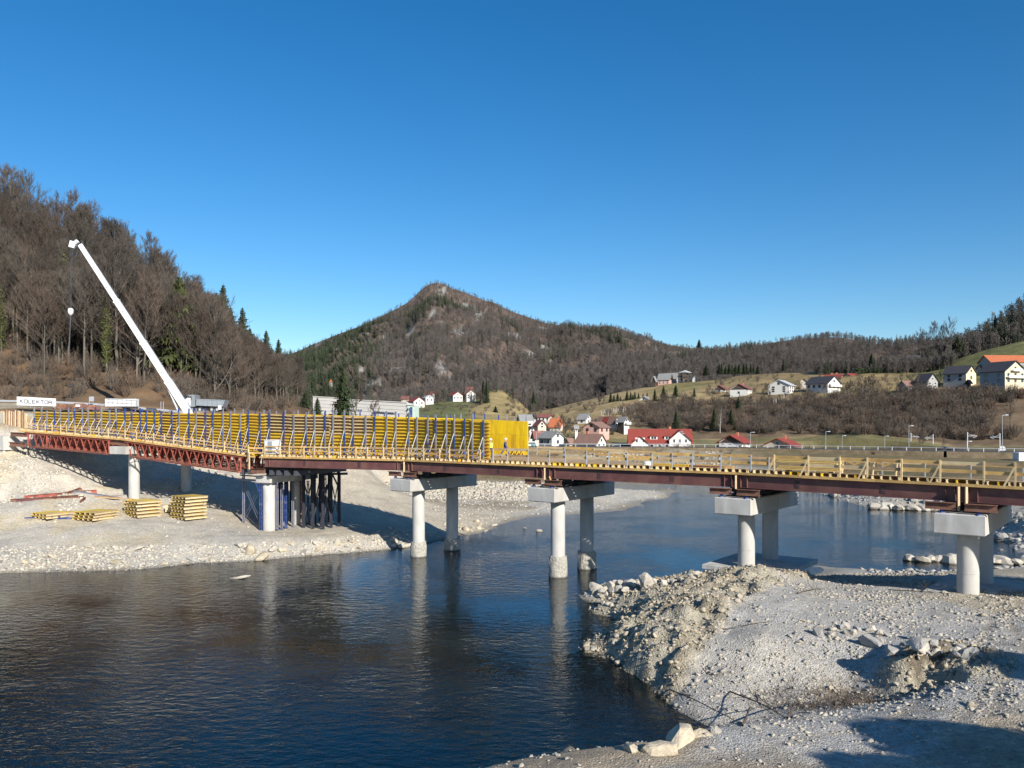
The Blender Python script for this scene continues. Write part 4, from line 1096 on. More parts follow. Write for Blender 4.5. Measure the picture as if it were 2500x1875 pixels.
# stair gate frame of rails at the shoring
t = empty('timber_gate', P(610, 1140, 82.3), 'timber frame gate between truss railing and white cabin', 'gate')
for x in (607, 643): MB().bar(P(x, 1122, 82.2), P(x, 1092, 82.2), .12, .1, up=(0, 1, 0)).build('post', M['wood_pale'], t)
for y in (1094, 1106): MB().bar(P(606, y, 82.15), P(645, y, 82.15), .05, .14).build('rail_board', M['wood'], t)
MB().bar(P(609, 1146, 82.0), P(609, 1104, 82.0), .12, .1, up=(0, 1, 0)).build('long_post', M['wood_pale'], t)
# ================================================================ THINGS ON THE BRIDGE AND THE BUILDING SITE
# white cabin on the deck
a = s_of_px(665, -1.2, 1.6, 3); c = B(a, -1.15, .43); d = (B(a + .03, -1.15) - B(a - .03, -1.15)).normalized()
t = empty('site_cabin', c, 'white box cabin on the deck at the joint beside the red truss', 'cabin')
rz = math.atan2(d.y, d.x)
MB().box(c + UPZ * .7, (1.38, .9, 1.36), rz).build('body', M['white'], t)
MB().box(c + UPZ * 1.41, (1.46, .98, .07), rz).build('lid', M['white'], t)
MB().box(c + UPZ * .68 + Vector((d.y, -d.x, 0)) * .452, (.56, .02, 1.2), rz).build('door', M['galv'], t)

# plank stack on the deck
M['fresh'] = mat('fresh_sawn_timber', (.70, .50, .18), .7, var=.15, scale=2, rnd=.12)
def plank_stack(pxa, pxb, off, layers, per, w_, h_, z0, label_fmt, grp, m='fresh', cross=True, catg='plank'):
    sa, sb = s_of_px(pxa, off, 3, 7.5), s_of_px(pxb, off, 3, 7.5)
    for l in range(layers):
        for k in range(per):
            ja, jb = RND.uniform(-.01, .01), RND.uniform(-.008, .012)
            o1 = off + (k - per / 2) * (w_ + .015) + RND.uniform(-.01, .01)
            p = B(sa + ja, o1, z0 + l * (h_ + .03)); q = B(sb + jb, o1, z0 + l * (h_ + .03))
            o = MB().bar(p, q, w_, h_).build('plank', M[m], origin=p)
            tag(o, label_fmt, catg, grp)
plank_stack(1905, 2052, -.75, 9, 4, .16, .075, .55, 'long fresh timber plank in the tall stack behind the braced railing', 'planks of the tall stack on the deck')
for x in (1925, 2030):
    s = s_of_px(x, -.6, 4, 7); p, q = B(s, -1.05, .47), B(s, .0, .47)
    tag(MB().bar(p, q, .1, .09).build('bearer', M['wood_pale'], origin=p), '%s cross bearer under the tall plank stack' % ('left' if x < 2000 else 'right'), 'timber')
plank_stack(1590, 1680, .8, 2, 5, .14, .06, .46, 'yellow board in the low stack right of the white coil', 'boards of the low stack on the deck', 'yellow')
plank_stack(1700, 1790, 2.5, 2, 3, .14, .08, .47, 'loose board in the pile above the slab pier on the deck', 'loose boards on the deck', 'wood')
# rusty rebar bundle
for k in range(16):
    s = s_of_px(1660 + RND.uniform(0, 20), 1.4, 4, 6); s2 = s_of_px(1745 + RND.uniform(-15, 40), 1.4 , 4, 6)
    p = B(s, 1.2 + RND.uniform(-.4, .4), .43 + RND.uniform(0, .12)); q = B(s2, 1.2 + RND.uniform(-.4, .4), .43 + RND.uniform(0, .12))
    o = MB().tube(p, q, .018, n=5).build('reinforcing_bar', M['rust'], origin=p)
    tag(o, 'thin rusty reinforcing bar in the bundle on the open deck', 'steel bar', 'rusty bars on the deck')
# white coil
c = B(s_of_px(1581, -.4, 4, 5.5), -.4, .55)
t = empty('cable_coil', c - UPZ * .15, 'white coil of cable lying on the open deck', 'coil')
for k in range(4):
    bm = MB(); R_ = .34 - .02 * (k % 2); n = 18
    for j in range(n):
        a0, a1 = 2 * math.pi * j / n, 2 * math.pi * (j + 1) / n
        bm.tube(c + Vector((R_ * math.cos(a0), R_ * .8 * math.sin(a0), -.1 + k * .07 + .03 * math.sin(a0 * 2))), c + Vector((R_ * math.cos(a1), R_ * .8 * math.sin(a1), -.1 + k * .07 + .03 * math.sin(a1 * 2))), .045, n=5, caps=False)
    bm.build('loop', M['white'], t)
# timber trestles
def trestle(px, off, w_, lab):
    s = s_of_px(px, off, 4.5, 7); c = B(s, off, .425); d = (B(s + .03, off) - B(s - .03, off)); d.z = 0; d.normalize(); n = Vector((-d.y, d.x, 0))
    t = empty('timber_trestle', c, lab, 'trestle', 'timber trestles on the deck')
    for sx in (-1, 1):
        for sy in (-1, 1):
            MB().bar(c + d * w_ * sx + n * .45 * sy, c + d * w_ * sx + n * .12 * sy + UPZ * 1.0, .09, .06, up=d).build('leg', M['wood_pale'], t)
    MB().bar(c - d * (w_ + .15) + UPZ * 1.0, c + d * (w_ + .15) + UPZ * 1.0, .14, .09).build('top_rail', M['wood'], t)
    for sy in (-1, 1):
        MB().bar(c - d * w_ + n * .33 * sy + UPZ * .36, c + d * w_ + n * .33 * sy + UPZ * .36, .03, .12).build('side_rail', M['wood_pale'], t)
    MB().bar(c - d * w_ + n * -.30 + UPZ * .95, c + n * -.30 + UPZ * .62, .03, .11).build('brace', M['wood'], t)
    MB().bar(c + d * w_ + n * -.30 + UPZ * .95, c + n * -.30 + UPZ * .62, .031, .11).build('brace', M['wood'], t)
trestle(2090, -.5, .75, 'timber trestle right of the tall plank stack')
trestle(2165, -.5, .70, 'timber trestle left of the pier nearest the viewer')

# ---- people
def person(loc, rz, walk, cloth, label, vest=None):
    """one continuous skinned body; local +x is forward"""
    V = []; E = []; Rr = []
    def j(p, r, par=None):
        V.append(p); Rr.append(r)
        if par is not None: E.append((par, len(V) - 1))
        return len(V) - 1
    pel = j((0, 0, .95), .155); sp = j((.01, 0, 1.15), .15, pel); ch = j((.03, 0, 1.36), .165, sp); nk = j((.04, 0, 1.50), .062, ch)
    hd = j((.06, 0, 1.60), .085, nk); cr = j((.055, 0, 1.70), .09, hd)
    j((.155, 0, 1.62), .02, hd)
    for sg in (-1, 1):
        sw = walk * sg
        hp = j((0, .1 * sg, .90), .10, pel)
        kn = j((.05 + .24 * sw, .11 * sg, .50 + .02 * abs(sw)), .068, hp)
        an = j((-.02 + .42 * sw - (.1 if sw < 0 else 0), .11 * sg, .10 + (.06 if sw < 0 else 0)), .05, kn)
        j((.16 + .42 * sw - (.08 if sw < 0 else 0), .12 * sg, .045), .045, an)
        sh = j((.03, .20 * sg, 1.41), .068, ch)
        el = j((-.02 - .14 * sw, .26 * sg, 1.14), .047, sh)
        wr = j((.10 - .20 * sw + .06, .25 * sg, .93), .035, el)
        pm = j((.16 - .22 * sw + .04, .25 * sg, .86), .035, wr)
        for q in range(4):
            f1 = j((.19 - .22 * sw + .05, (.25 + .02 * (q - 1.5)) * sg, .82 - .004 * q), .011, pm)
            j((.19 - .22 * sw + .05, (.25 + .02 * (q - 1.5)) * sg, .775 + .008 * abs(q - 1.5)), .009, f1)
        j((.20 - .22 * sw + .06, .21 * sg, .85), .011, pm)
    me = bpy.data.meshes.new('body')
    me.from_pydata(V, E, [])
    t = empty('person', loc, label, 'person')
    o = link('body', me, t)
    md = o.modifiers.new('skin', 'SKIN'); md.use_smooth_shade = True
    if not me.skin_vertices: me.skin_vertices.new()
    for k, r in enumerate(Rr):
        me.skin_vertices[0].data[k].radius = (r, r); me.skin_vertices[0].data[k].use_root = (k == 0)
    sb = o.modifiers.new('sub', 'SUBSURF'); sb.levels = 1; sb.render_levels = 2
    me.materials.append(cloth)
    # shading at 1.7 m tall: helmet, boots, vest as clothing
    MB().lathe((.06, 0, 0), [(.15, 1.70), (.145, 1.72), (.13, 1.76), (.09, 1.815), (.03, 1.835)], 14).build('helmet', M['white'], None, True).parent = t
    hb = MB().box((.16, 0, 1.705), (.12, .2, .02)).build('helmet_peak', M['white']); hb.parent = t
    if vest:
        vb = MB()
        vb.lathe((.025, 0, 0), [(.215, .98), (.222, 1.12), (.228, 1.28), (.20, 1.43)], 14)
        v = vb.build('vest', vest); v.parent = t; v.scale = (1, 1.05, 1)
    for sg in (-1, 1):
        e = MB().lathe((.145, .035 * sg, 1.635), [(.008, -.008), (.012, 0), (.008, .008)], 6).build('eye', M['lettering']); e.parent = t
    t.rotation_euler = (0, 0, rz); t.scale = (1, 1, .985)
    return t
def cloth_mat(name, top, trousers, skin=(.50, .31, .22)):
    m = mat(name, top, .85, var=.15, scale=6)
    N = m.node_tree.nodes; L = m.node_tree.links; b = N['Principled BSDF']
    src = b.inputs['Base Color'].links[0].from_socket
    tc = N.new('ShaderNodeTexCoord'); sp = N.new('ShaderNodeSeparateXYZ'); L.new(tc.outputs['Object'], sp.inputs[0])
    def step(z0):
        g = N.new('ShaderNodeMath'); g.operation = 'GREATER_THAN'; g.inputs[1].default_value = z0; L.new(sp.outputs[2], g.inputs[0]); return g.outputs[0]
    cur = src
    mx = N.new('ShaderNodeMix'); mx.data_type = 'RGBA'; L.new(step(.93), mx.inputs[0]); mx.inputs[6].default_value = (*trousers, 1); L.new(cur, mx.inputs[7]); cur = mx.outputs[2]
    m2 = N.new('ShaderNodeMix'); m2.data_type = 'RGBA'; L.new(step(1.50), m2.inputs[0]); L.new(cur, m2.inputs[6]); m2.inputs[7].default_value = (*skin, 1); cur = m2.outputs[2]
    m3 = N.new('ShaderNodeMix'); m3.data_type = 'RGBA'; L.new(step(.16), m3.inputs[0]); m3.inputs[6].default_value = (.03, .025, .02, 1); L.new(cur, m3.inputs[7]); cur = m3.outputs[2]
    # gloves and bare hands below the cuffs
    L.new(cur, b.inputs['Base Color'])
    return m
M['vest'] = mat('yellow_safety_vest', (.72, .80, .12), .7, var=.1)
s = S_END + .005
pA = B(s_of_px(1197, .35, 3, 4.2), .35, .425); person((pA.x, pA.y, pA.z), math.radians(-62), .15, cloth_mat('navy_workwear', (.05, .07, .13), (.055, .075, .14)), 'worker in yellow safety vest and white helmet at the open end of the formwork', M['vest'])
pB = B(s_of_px(1233, 2.6, 3, 4.4), 2.6, .425); person((pB.x, pB.y, pB.z), math.radians(-18), 1.0, cloth_mat('blue_workwear', (.035, .06, .20), (.035, .06, .20)), 'worker in dark blue overalls and white helmet striding past the yellow inner face')

# ---- stacks of formwork on the left bank
M['stack_sheet'] = mat('worn_yellow_plywood', (.60, .42, .04), .65, var=.25, scale=1.5, col2=(.36, .27, .14), c2scale=.8, rnd=.2)
def stacked_panel(cx, cy, z, rz, w_, l_, label, grp, side='yellow', tilt=0.0):
    t = empty('formwork_panel', (cx, cy, z), label, 'formwork panel', grp)
    sh = MB().box((0, 0, .30), (w_, l_, .03)).build('sheet', M['stack_sheet']); sh.parent = t
    n = 5
    for k in range(n):
        x = lerp(-w_ / 2 + .1, w_ / 2 - .1, k / (n - 1))
        bm = MB(); hbeam20(bm, (x, -l_ / 2 + .02, .18), (x, l_ / 2 - .02, .18), .2, .08)
        o = bm.build('beam', M['beam_faded' if k % 2 else 'wood_pale']); o.parent = t
    for y in (-.32, .32):
        o = MB().bar((-w_ / 2, y * l_, .045), (w_ / 2, y * l_, .045), .1, .07).build('waler', M['dark_steel']); o.parent = t
    ed = MB().box((-w_ / 2 - .02, 0, .18), (.035, l_ * .96, .25)).build('edge_board', M['yellow']); ed.parent = t
    t.rotation_euler = (tilt, 0, rz)
    return t
posw = ['lowest', 'second', 'third', 'fourth', 'fifth', 'sixth', 'topmost']
def stack(px, py, n, rz, w_, l_, where, step=.36, jit=.2):
    g = g_at(px, py, 60, 95)
    for k in range(n):
        w = 'topmost' if k == n - 1 else posw[k]
        stacked_panel(g.x + RND.uniform(-jit, jit), g.y + 1.0 + RND.uniform(-.1, .1), g.z + .03 + k * step, rz + RND.uniform(-.04, .04), w_, l_, '%s yellow formwork panel in the %s' % (w, where), 'stacked formwork panels on the left bank', 'yellow')
stack(452, 1270, 7, math.radians(-38), 2.9, 2.6, 'tallest stack nearest the shoring')
stack(338, 1264, 5, math.radians(-38), 2.9, 2.7, 'stack just left of the tallest one')
stack(222, 1272, 3, math.radians(-20), 2.9, 3.2, 'low stack left of the two tall ones', .3)
stack(118, 1268, 2, math.radians(-30), 2.8, 3.4, 'low leftmost stack by the rusty beams', .3)
for k in range(6):
    g = g_at(60 + k * 16, 1262 + RND.uniform(-2, 9), 60, 95)
    p = Vector((g.x, g.y, g.z + .08)); q = p + Vector((1.8, .3 * RND.uniform(-1, 1), .05))
    tag(MB().bar(p, q, .1, .1).build('steel_tube', M['blue'], origin=p), 'blue steel channel lying by the leftmost low stack', 'steel tube', 'blue channels on the left bank')
t = stacked_panel  # keep name short
g = g_at(405, 1254, 60, 95)
tag(MB().box(g + Vector((.3, .6, .55)), (1.1, .9, .75), .3).build('packing_block', M['wood_pale'], origin=g), 'pale block between the two tall formwork stacks', 'block')
beams = [((26, 1240), (205, 1222), 'rust', .3), ((38, 1232), (190, 1226), 'maroon', .3), ((60, 1229), (236, 1219), 'red_steel', .42), ((180, 1224), (292, 1222), 'grey_steel', .3),
         ((136, 1224), (200, 1202), 'rust', .26), ((165, 1212), (184, 1240), 'rust', .26), ((172, 1210), (196, 1238), 'rust', .26), ((196, 1236), (208, 1226), 'rust', .22),
         ((230, 1226), (300, 1222), 'wood_old', .2), ((310, 1219), (395, 1229), 'wood', .28), ((300, 1226), (390, 1232), 'wood_old', .26)]
bl = ['long rust brown beam at the far left of the beam pile', 'long maroon beam lying behind the rust brown one', 'thick red beam across the top of the beam pile', 'grey beam at the right end of the beam pile', 'rusty beam tilted up across the beam pile',
      'first short slanting beam in front of the beam pile', 'second short slanting beam in front of the beam pile', 'small rusty beam end in front of the beam pile', 'weathered timber right of the beam pile', 'long timber lying behind the two tall stacks', 'weathered timber behind the left tall stack']
for (pa, pb, m_, h_), lab in zip(beams, bl):
    ga, gb = g_at(pa[0], pa[1] + 6, 60, 99), g_at(pb[0], pb[1] + 6, 60, 99)
    Ya = 90.0 if pa[1] < 1230 else 88.0
    p, q = P(pa[0], pa[1], Ya), P(pb[0], pb[1], Ya + 1.2)
    p.z = max(p.z, gz(p.x, p.y) + h_ / 2); q.z = max(q.z, gz(q.x, q.y) + h_ / 2)
    tag(ibeam(MB(), p, q, h_, .24, .03, .03).build('steel_beam' if m_ not in ('wood', 'wood_old') else 'timber', M[m_], origin=p), lab, 'beam', 'beams lying on the left bank')

# ---- timber lagged retaining wall at the left edge
t = empty('retaining_wall', P(0, 1060, 106.5), 'rough retaining wall of upright brown timber poles at the left end of the bridge', 'wall')
for k in range(52):
    x = lerp(-75, 80, k / 51) + RND.uniform(-.5, .5)
    Yw = 106.5 - .012 * x
    p, q = P(x, 1064, Yw), P(x + RND.uniform(-.6, .6), 1003 + (x > 55) * (x - 55) * .9 + RND.uniform(-2, 2), Yw)
    MB().tube(p, q, .085, .07, n=6).build('pole', M[RND.choice(['wood_old', 'wood_pale', 'wood_old', 'rust'])], t)
b = MB(); b.extrude([P(-80, 1066, 106.9), P(80, 1066, 105.9), P(80, 1010, 105.9), P(-80, 1004, 106.9)], (0, .25, 0)); b.build('backing', M['rough_concrete'], t)

# ---- banner with lettering
FONT = {'K': [((0, 0), (0, 1)), ((0, .45), (.9, 1)), ((.25, .58), (.95, 0))], 'O': [((.1, 0), (.9, 0)), ((.9, 0), (1, .2)), ((1, .2), (1, .8)), ((1, .8), (.9, 1)), ((.9, 1), (.1, 1)), ((.1, 1), (0, .8)), ((0, .8), (0, .2)), ((0, .2), (.1, 0))],
        'L': [((0, 1), (0, 0)), ((0, 0), (.9, 0))], 'E': [((0, 0), (0, 1)), ((0, 1), (.95, 1)), ((0, .5), (.85, .5)), ((0, 0), (.95, 0))], 'T': [((0, 1), (1, 1)), ((.5, 1), (.5, 0))],
        'R': [((0, 0), (0, 1)), ((0, 1), (.9, 1)), ((.9, 1), (1, .8)), ((1, .8), (.9, .5)), ((.9, .5), (0, .5)), ((.5, .5), (1, 0))]}
t = empty('site_banner', P(90, 992, 132), 'long white banner with grey KOLEKTOR lettering in front of the guard rail', 'banner')
def bp_(u, v, o=0): # u 0..1 along, v 0..1 up
    a, b_, c, d_ = P(41, 989, 132), P(136, 992, 132), P(136, 973, 132), P(41, 968, 132)
    p = (a.lerp(b_, u)).lerp(d_.lerp(c, u), v); p.y -= o; return p
MB().extrude([bp_(0, 0), bp_(1, 0), bp_(1, 1), bp_(0, 1)], (0, .08, 0)).build('board', M['white'], t)
for k, ch in enumerate('KOLEKTOR'):
    b = MB(); u0 = .085 + k * .106; wu = .078
    for (p, q) in FONT[ch]:
        b.bar(bp_(u0 + p[0] * wu, .27 + p[1] * .40, .015), bp_(u0 + q[0] * wu, .27 + q[1] * .40, .015), .13, .03, up=(0, -1, 0))
    b.build('letter', M['lettering'], t)
for u in (.03, .35, .65, .97): MB().bar(bp_(u, -.3, -.12), bp_(u, 1, -.12), .08, .08, up=(0, 1, 0)).build('post', M['galv'], t)

# ---- guard rails and things along the upper road
def guard_rail(pts, label, step=2.5, h=.75, grp='roadside guard rails'):
    t = empty('guard_rail', pts[0], label, 'guard rail', grp)
    for a, c in zip(pts[:-1], pts[1:]):
        d = (c - a).normalized()
        MB().bar(a + UPZ * h, c + UPZ * h, .06, .32).build('rail', M['galv'], t)
        n = max(1, int((c - a).length / step))
        for k in range(n):
            p = a.lerp(c, k / n) + Vector((0, .08, 0)); MB().bar(p - UPZ * .2, p + UPZ * (h + .1), .09, .06, up=(0, 1, 0)).build('post', M['galv'], t)
guard_rail([P(-60, 988, 137), P(45, 990, 137)], 'short guard rail left of the KOLEKTOR banner')
guard_rail([P(130, 992, 136), P(240, 998, 136), P(400, 1012, 136), P(470, 1020, 136)], 'long guard rail between banner and crane boom')
guard_rail([P(470, 1020, 139.5), P(575, 1027, 141)], 'guard rail in front of the grey dump truck')
b = MB(); pts = [P(x, y, 140) for x, y in ((-200, 989), (100, 993), (300, 1001), (400, 1008), (480, 1014), (600, 1018), (760, 1026))]
for a, c in zip(pts[:-1], pts[1:]):
    b.add([a + Vector((0, 0, .06)), c + Vector((0, 0, .06)), c + Vector((0, 4.5, .16)), a + Vector((0, 4.5, .16))], [(0, 1, 2, 3)])
o = b.build('road', M['asphalt']); o['kind'] = 'structure'
# rusty hoops and skids
for k, (x, y, lab) in enumerate(((150, 999, 'left rusty steel drum shell by the banner'), (190, 997, 'middle rusty steel drum shell with white plate'), (222, 1001, 'right rusty steel drum shell below the road sign'))):
    t = empty('steel_shell', P(x, y, 133), lab, 'steel shell', 'rusty steel shells by the upper road')
    b = MB(); n = 8; r0 = .85
    for j in range(n):
        a0, a1 = math.pi * j / n, math.pi * (j + 1) / n
        q = [(-r0 * math.cos(a0), 0, r0 * math.sin(a0)), (-r0 * math.cos(a1), 0, r0 * math.sin(a1)), (-(r0 - .06) * math.cos(a1), 0, (r0 - .06) * math.sin(a1)), (-(r0 - .06) * math.cos(a0), 0, (r0 - .06) * math.sin(a0))]
        b.extrude([Vector(v) + P(x, y, 133) for v in q], (.0, 1.8, 0))
    b.build('shell', M['rust'], t)
    MB().box(P(x, y, 132.9) + UPZ * .45, (1.4, .05, .8)).build('end_plate', M['rust'], t)
    if k == 1: MB().box(P(x, y, 132.7) + UPZ * .45, (.75, .05, .35)).build('white_plate', M['white'], t)
# white rack container
t = empty('rack_container', P(298, 997, 134), 'white open rack container with thin bars beside the guard rail', 'container')
MB().box(P(298, 983, 134.6), (5.2, 1.0, 1.25)).build('tray', M['white'], t)
for k in range(7): MB().bar(P(264 + k * 11.5, 993, 133.9), P(264 + k * 11.5, 972 + k * .6, 133.9), .07, .05, up=(0, 1, 0)).build('upright', M['galv'], t)
for y in (972.5, 981): MB().bar(P(262, y, 133.86), P(337, y + 4, 133.86), .05, .06).build('bar', M['galv'], t)
t = empty('road_sign', P(224, 1003, 134), 'grey back of a road sign on two posts above the rusty shells', 'road sign')
MB().box(P(224, 974, 134), (.75, .05, .8)).build('sign_plate', M['galv'], t)
for x in (218, 227): MB().bar(P(x, 1003, 134.1), P(x, 969, 134.1), .07, .06, up=(0, 1, 0)).build('post', M['galv'], t)
t = empty('lamp_post', P(172, 972, 146), 'small dark lamp post with flat head above the banner', 'lamp post')
MB().tube(P(172, 974, 146), P(174, 942, 146), .07, n=6).build('pole', M['dark_steel'], t)
MB().box(P(175, 941, 146), (.75, .5, .2)).build('lamp_head', M['dark_steel'], t)
for k, x in enumerate((393, 399)):
    tag(MB().bar(P(x, 1005, 136.5), P(x, 980, 136.5), .09, .07, up=(0, 1, 0)).build('marker_post', M['galv'], origin=P(x, 1005, 136.5)), '%s of two grey marker posts left of the crane boom' % ('left', 'right')[k], 'post')

# ---- dump truck
TY = 146.0
t = empty('dump_truck', P(495, 1007, TY), 'grey four axle dump truck parked on the upper road behind the crane boom', 'truck')
M['truck'] = mat('truck_grey_paint', (.22, .24, .26), .45, .1, var=.08)
M['truck_bed'] = mat('truck_bed_grey', (.24, .27, .30), .5, .1, var=.12, scale=2)
def tb(x0, x1, y0, y1, dy, dd, nm, m, bev=0):
    a, c = P(x0, y1, TY), P(x1, y0, TY)
    return MB().box(((a.x + c.x) / 2, TY + dy, (a.z + c.z) / 2), (c.x - a.x, dd, c.z - a.z)).build(nm, m, t)
# cab with sloped windscreen
cabp = [P(455, 993, TY), P(476, 993, TY), P(476, 966, TY), P(472, 963.5, TY), P(459, 964, TY), P(456, 978, TY)]
MB().extrude(cabp, (0, 2.4, 0)).build('cab', M['truck'], t)
MB().extrude([P(459.5, 979, TY - .02), P(468, 977, TY - .02), P(468, 967.5, TY - .02), P(461, 968, TY - .02)], (0, .03, 0)).build('side_window', M['glass'], t)
MB().extrude([P(455.2, 978, TY + .2), P(457.8, 966, TY + .2), P(458.4, 966, TY + .2), P(456.2, 978, TY + .2)], (0, 2.0, 0)).build('windscreen', M['glass'], t)
tb(455, 550, 993, 997.5, 1.2, 1.0, 'chassis', M['dark_steel'])
tb(455, 466, 990, 997, .6, 1.3, 'bumper', M['truck'])
MB().extrude([P(478, 990, TY), P(543, 993, TY), P(549, 977, TY), P(480, 974.5, TY)], (0, 2.4, 0)).build('bed', M['truck_bed'], t)
MB().extrude([P(479, 975.5, TY - .06), P(549, 978.5, TY - .06), P(549, 976.5, TY - .06), P(479, 973.5, TY - .06)], (0, .1, 0)).build('bed_rim', M['truck_bed'], t)
for k in range(6):
    x = 484 + k * 11.5; MB().bar(P(x, 990 + k * .4, TY - .05), P(x + 1, 976 + k * .4, TY - .05), .09, .06, up=(0, 1, 0)).build('bed_rib', M['truck_bed'], t)
tb(533, 541, 990, 1000, -.1, .1, 'rear_marker', M['white'])
for k, x in enumerate((468.5, 488, 517, 530)):
    w_ = MB(); c = P(x, 1000.0, TY); w_.tube(c + Vector((0, -.02, 0)), c + Vector((0, .4, 0)), .5, n=16)
    wo = w_.build('wheel', M['tyre'], t)
    MB().tube(c + Vector((0, -.05, 0)), c + Vector((0, 0, 0)), .25, n=10).build('rim', M['galv'], wo)
    MB().tube(c + Vector((0, 2.0, 0)), c + Vector((0, 2.4, 0)), .5, n=12).build('wheel', M['tyre'], t)
MB().box(P(457, 971, TY - .12), (.1, .12, .5)).build('mirror', M['dark_steel'], t)
M['tail'] = mat('red_tail_lamp', (.4, .02, .02), .4)
MB().box(P(551, 994, TY + .2), (.08, .25, .18)).build('tail_lamp', M['tail'], t)

# ---- mobile crane
KY = 126.0
base = P(474, 1030, KY)
t = empty('mobile_crane', (base.x, KY, base.z - 2.2), 'white mobile crane with long telescopic boom raised in front of the wooded hill', 'crane')
tip = P(192, 591, KY); ft_ = P(482, 1041, KY)
cuts = [1.0, .722, .475, .262, .0]   # from foot to tip fractions measured along the boom
ax = (tip - ft_).normalized()
Lb = (tip - ft_).length
stations = [0, Lb * .245, Lb * .455, Lb * .68 , Lb * .985]
wid = [1.02, .88, .76, .64]
perp = Vector((-ax.z, 0, ax.x))
M['crane'] = mat('white_crane_paint', (.80, .80, .78), .4, var=.06, scale=.6)
for k in range(4):
    p, q = ft_ + ax * stations[k], ft_ + ax * stations[k + 1]
    MB().bar(p, q, .8 - .09 * k, wid[k], up=perp).build('boom_section', M['crane'], t)
    if k:
        MB().bar(p - ax * .12, p + ax * .12, .95 - .09 * k, wid[k] + .28, up=perp).build('boom_collar', M['crane'], t)
# faint boom lettering and studs
for k in range(9):
    f = .545 - k * .0085
    MB().bar(ft_ + ax * (Lb * f) + Vector((0, -.345, 0)) + perp * -.06, ft_ + ax * (Lb * f) + Vector((0, -.345, 0)) + perp * .16, .10, .02, up=(0, -1, 0)).build('boom_mark', M['lettering'], t)
for f in (.15, .20, .29, .40, .62, .75, .86):
    MB().bar(ft_ + ax * (Lb * f) + Vector((0, -.41, 0)), ft_ + ax * (Lb * f + .12) + Vector((0, -.41, 0)), .10, .1, up=(0, -1, 0)).build('boom_stud', M['dark_steel'], t)
hp = P(176, 600, KY)
MB().bar(tip + ax * .2, P(180, 597, KY), .5, .5).build('jib_head', M['crane'], t)
MB().box(P(178, 597, KY), (.9, .55, 1.0), 0, M=Matrix.Rotation(.25, 3, 'Y')).build('sheave_block', M['crane'], t)
MB().tube(P(183, 604, KY) - Vector((0, .2, 0)), P(183, 604, KY) + Vector((0, .2, 0)), .32, n=12).build('sheave', M['dark_steel'], t)
for dx in (-3.5, 0, 3.5):
    MB().tube(P(175 + dx * .6, 604, KY), P(172.5 + dx * .5, 757, KY), .022, n=5).build('hoist_rope', M['dark_steel'], t)
hb = P(172.5, 761, KY)
MB().lathe((hb.x, hb.y, hb.z), [(.12, -.55), (.36, -.3), (.42, .1), (.36, .45), (.15, .55)], 12).build('hook_block', M['crane'], t, True)
MB().tube(hb - UPZ * .5, P(168.5, 860, KY), .07, n=6).build('hook_chain', M['dark_steel'], t)
rp = perp if perp.x > 0 else -perp
MB().tube(tip + rp * .38, ft_ + ax * Lb * .05 + rp * .75, .03, n=5).build('luffing_rope', M['dark_steel'], t)
MB().tube(ft_ + ax * Lb * .23 - rp * .60, ft_ + ax * 1.2 - rp * 1.6, .16, n=10).build('lift_cylinder', M['galv'], t)
# superstructure, cab and carrier
MB().box(P(484, 1040, KY + .2), (3.2, 2.3, 1.5)).build('superstructure', M['crane'], t)
MB().extrude([P(449, 991, KY + 1.2), P(458, 991, KY + 1.2), P(458, 971, KY + 1.2), P(450, 977, KY + 1.2)], (0, 1.3, 0)).build('crane_cab', M['crane'], t)
MB().extrude([P(441, 976, KY + 1.3), P(449.6, 976, KY + 1.3), P(455, 966, KY + 1.3), P(444, 964, KY + 1.3)], (0, 1.2, 0)).build('crane_cab_window', M['glass'], t)
zc = gz(base.x, KY)
MB().box((base.x + 1, KY + .4, zc + 1.25), (11.5, 2.5, .7)).build('carrier', M['crane'], t)
MB().box((base.x - 4.0, KY + .4, zc + 1.95), (2.2, 2.4, .8)).build('carrier_cab', M['crane'], t)
for x in (-3.6, -2.0, 2.6, 4.2, 5.6):
    MB().tube((base.x + x, KY - 1.0, zc + .62), (base.x + x, KY - .5, zc + .62), .62, n=16).build('wheel', M['tyre'], t)
for x in (-1.0, 6.2):
    MB().bar((base.x + x, KY - 3, zc + .9), (base.x + x, KY + 3.6, zc + .9), .3, .3).build('outrigger', M['crane'], t)
t.location.z = zc
for ch in t.children: ch.location.z -= zc - (base.z - 2.2)
# ================================================================ HOUSES AND THE FAR BANK
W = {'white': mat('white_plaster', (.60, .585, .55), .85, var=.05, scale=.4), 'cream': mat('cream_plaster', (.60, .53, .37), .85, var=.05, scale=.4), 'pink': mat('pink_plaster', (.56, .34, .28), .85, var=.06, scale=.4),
     'grey': mat('grey_plaster', (.32, .32, .31), .85, var=.07, scale=.4), 'beige': mat('beige_plaster', (.48, .43, .35), .85, var=.06, scale=.4), 'brownwall': mat('dark_boarding', (.07, .05, .04), .8, var=.15, scale=1), 'mint': mat('mint_cladding', (.60, .74, .64), .6, var=.04, scale=.3)}
RF = {'red': mat('red_roof_tiles', (.23, .045, .032), .75, var=.14, scale=1.2), 'orange': mat('orange_roof_tiles', (.40, .12, .05), .75, var=.15, scale=1.0), 'brown': mat('brown_roof_tiles', (.22, .13, .10), .8, var=.12, scale=1.0), 'maroonroof': mat('maroon_roof_tiles', (.20, .075, .06), .75, var=.14, scale=1.0),
      'dark': mat('dark_roof', (.055, .052, .056), .6, var=.12, scale=1.0), 'greyroof': mat('grey_roof', (.22, .22, .215), .8, var=.12, scale=.8), 'metal': mat('pale_metal_roof', (.44, .45, .46), .55, var=.06, scale=.5)}
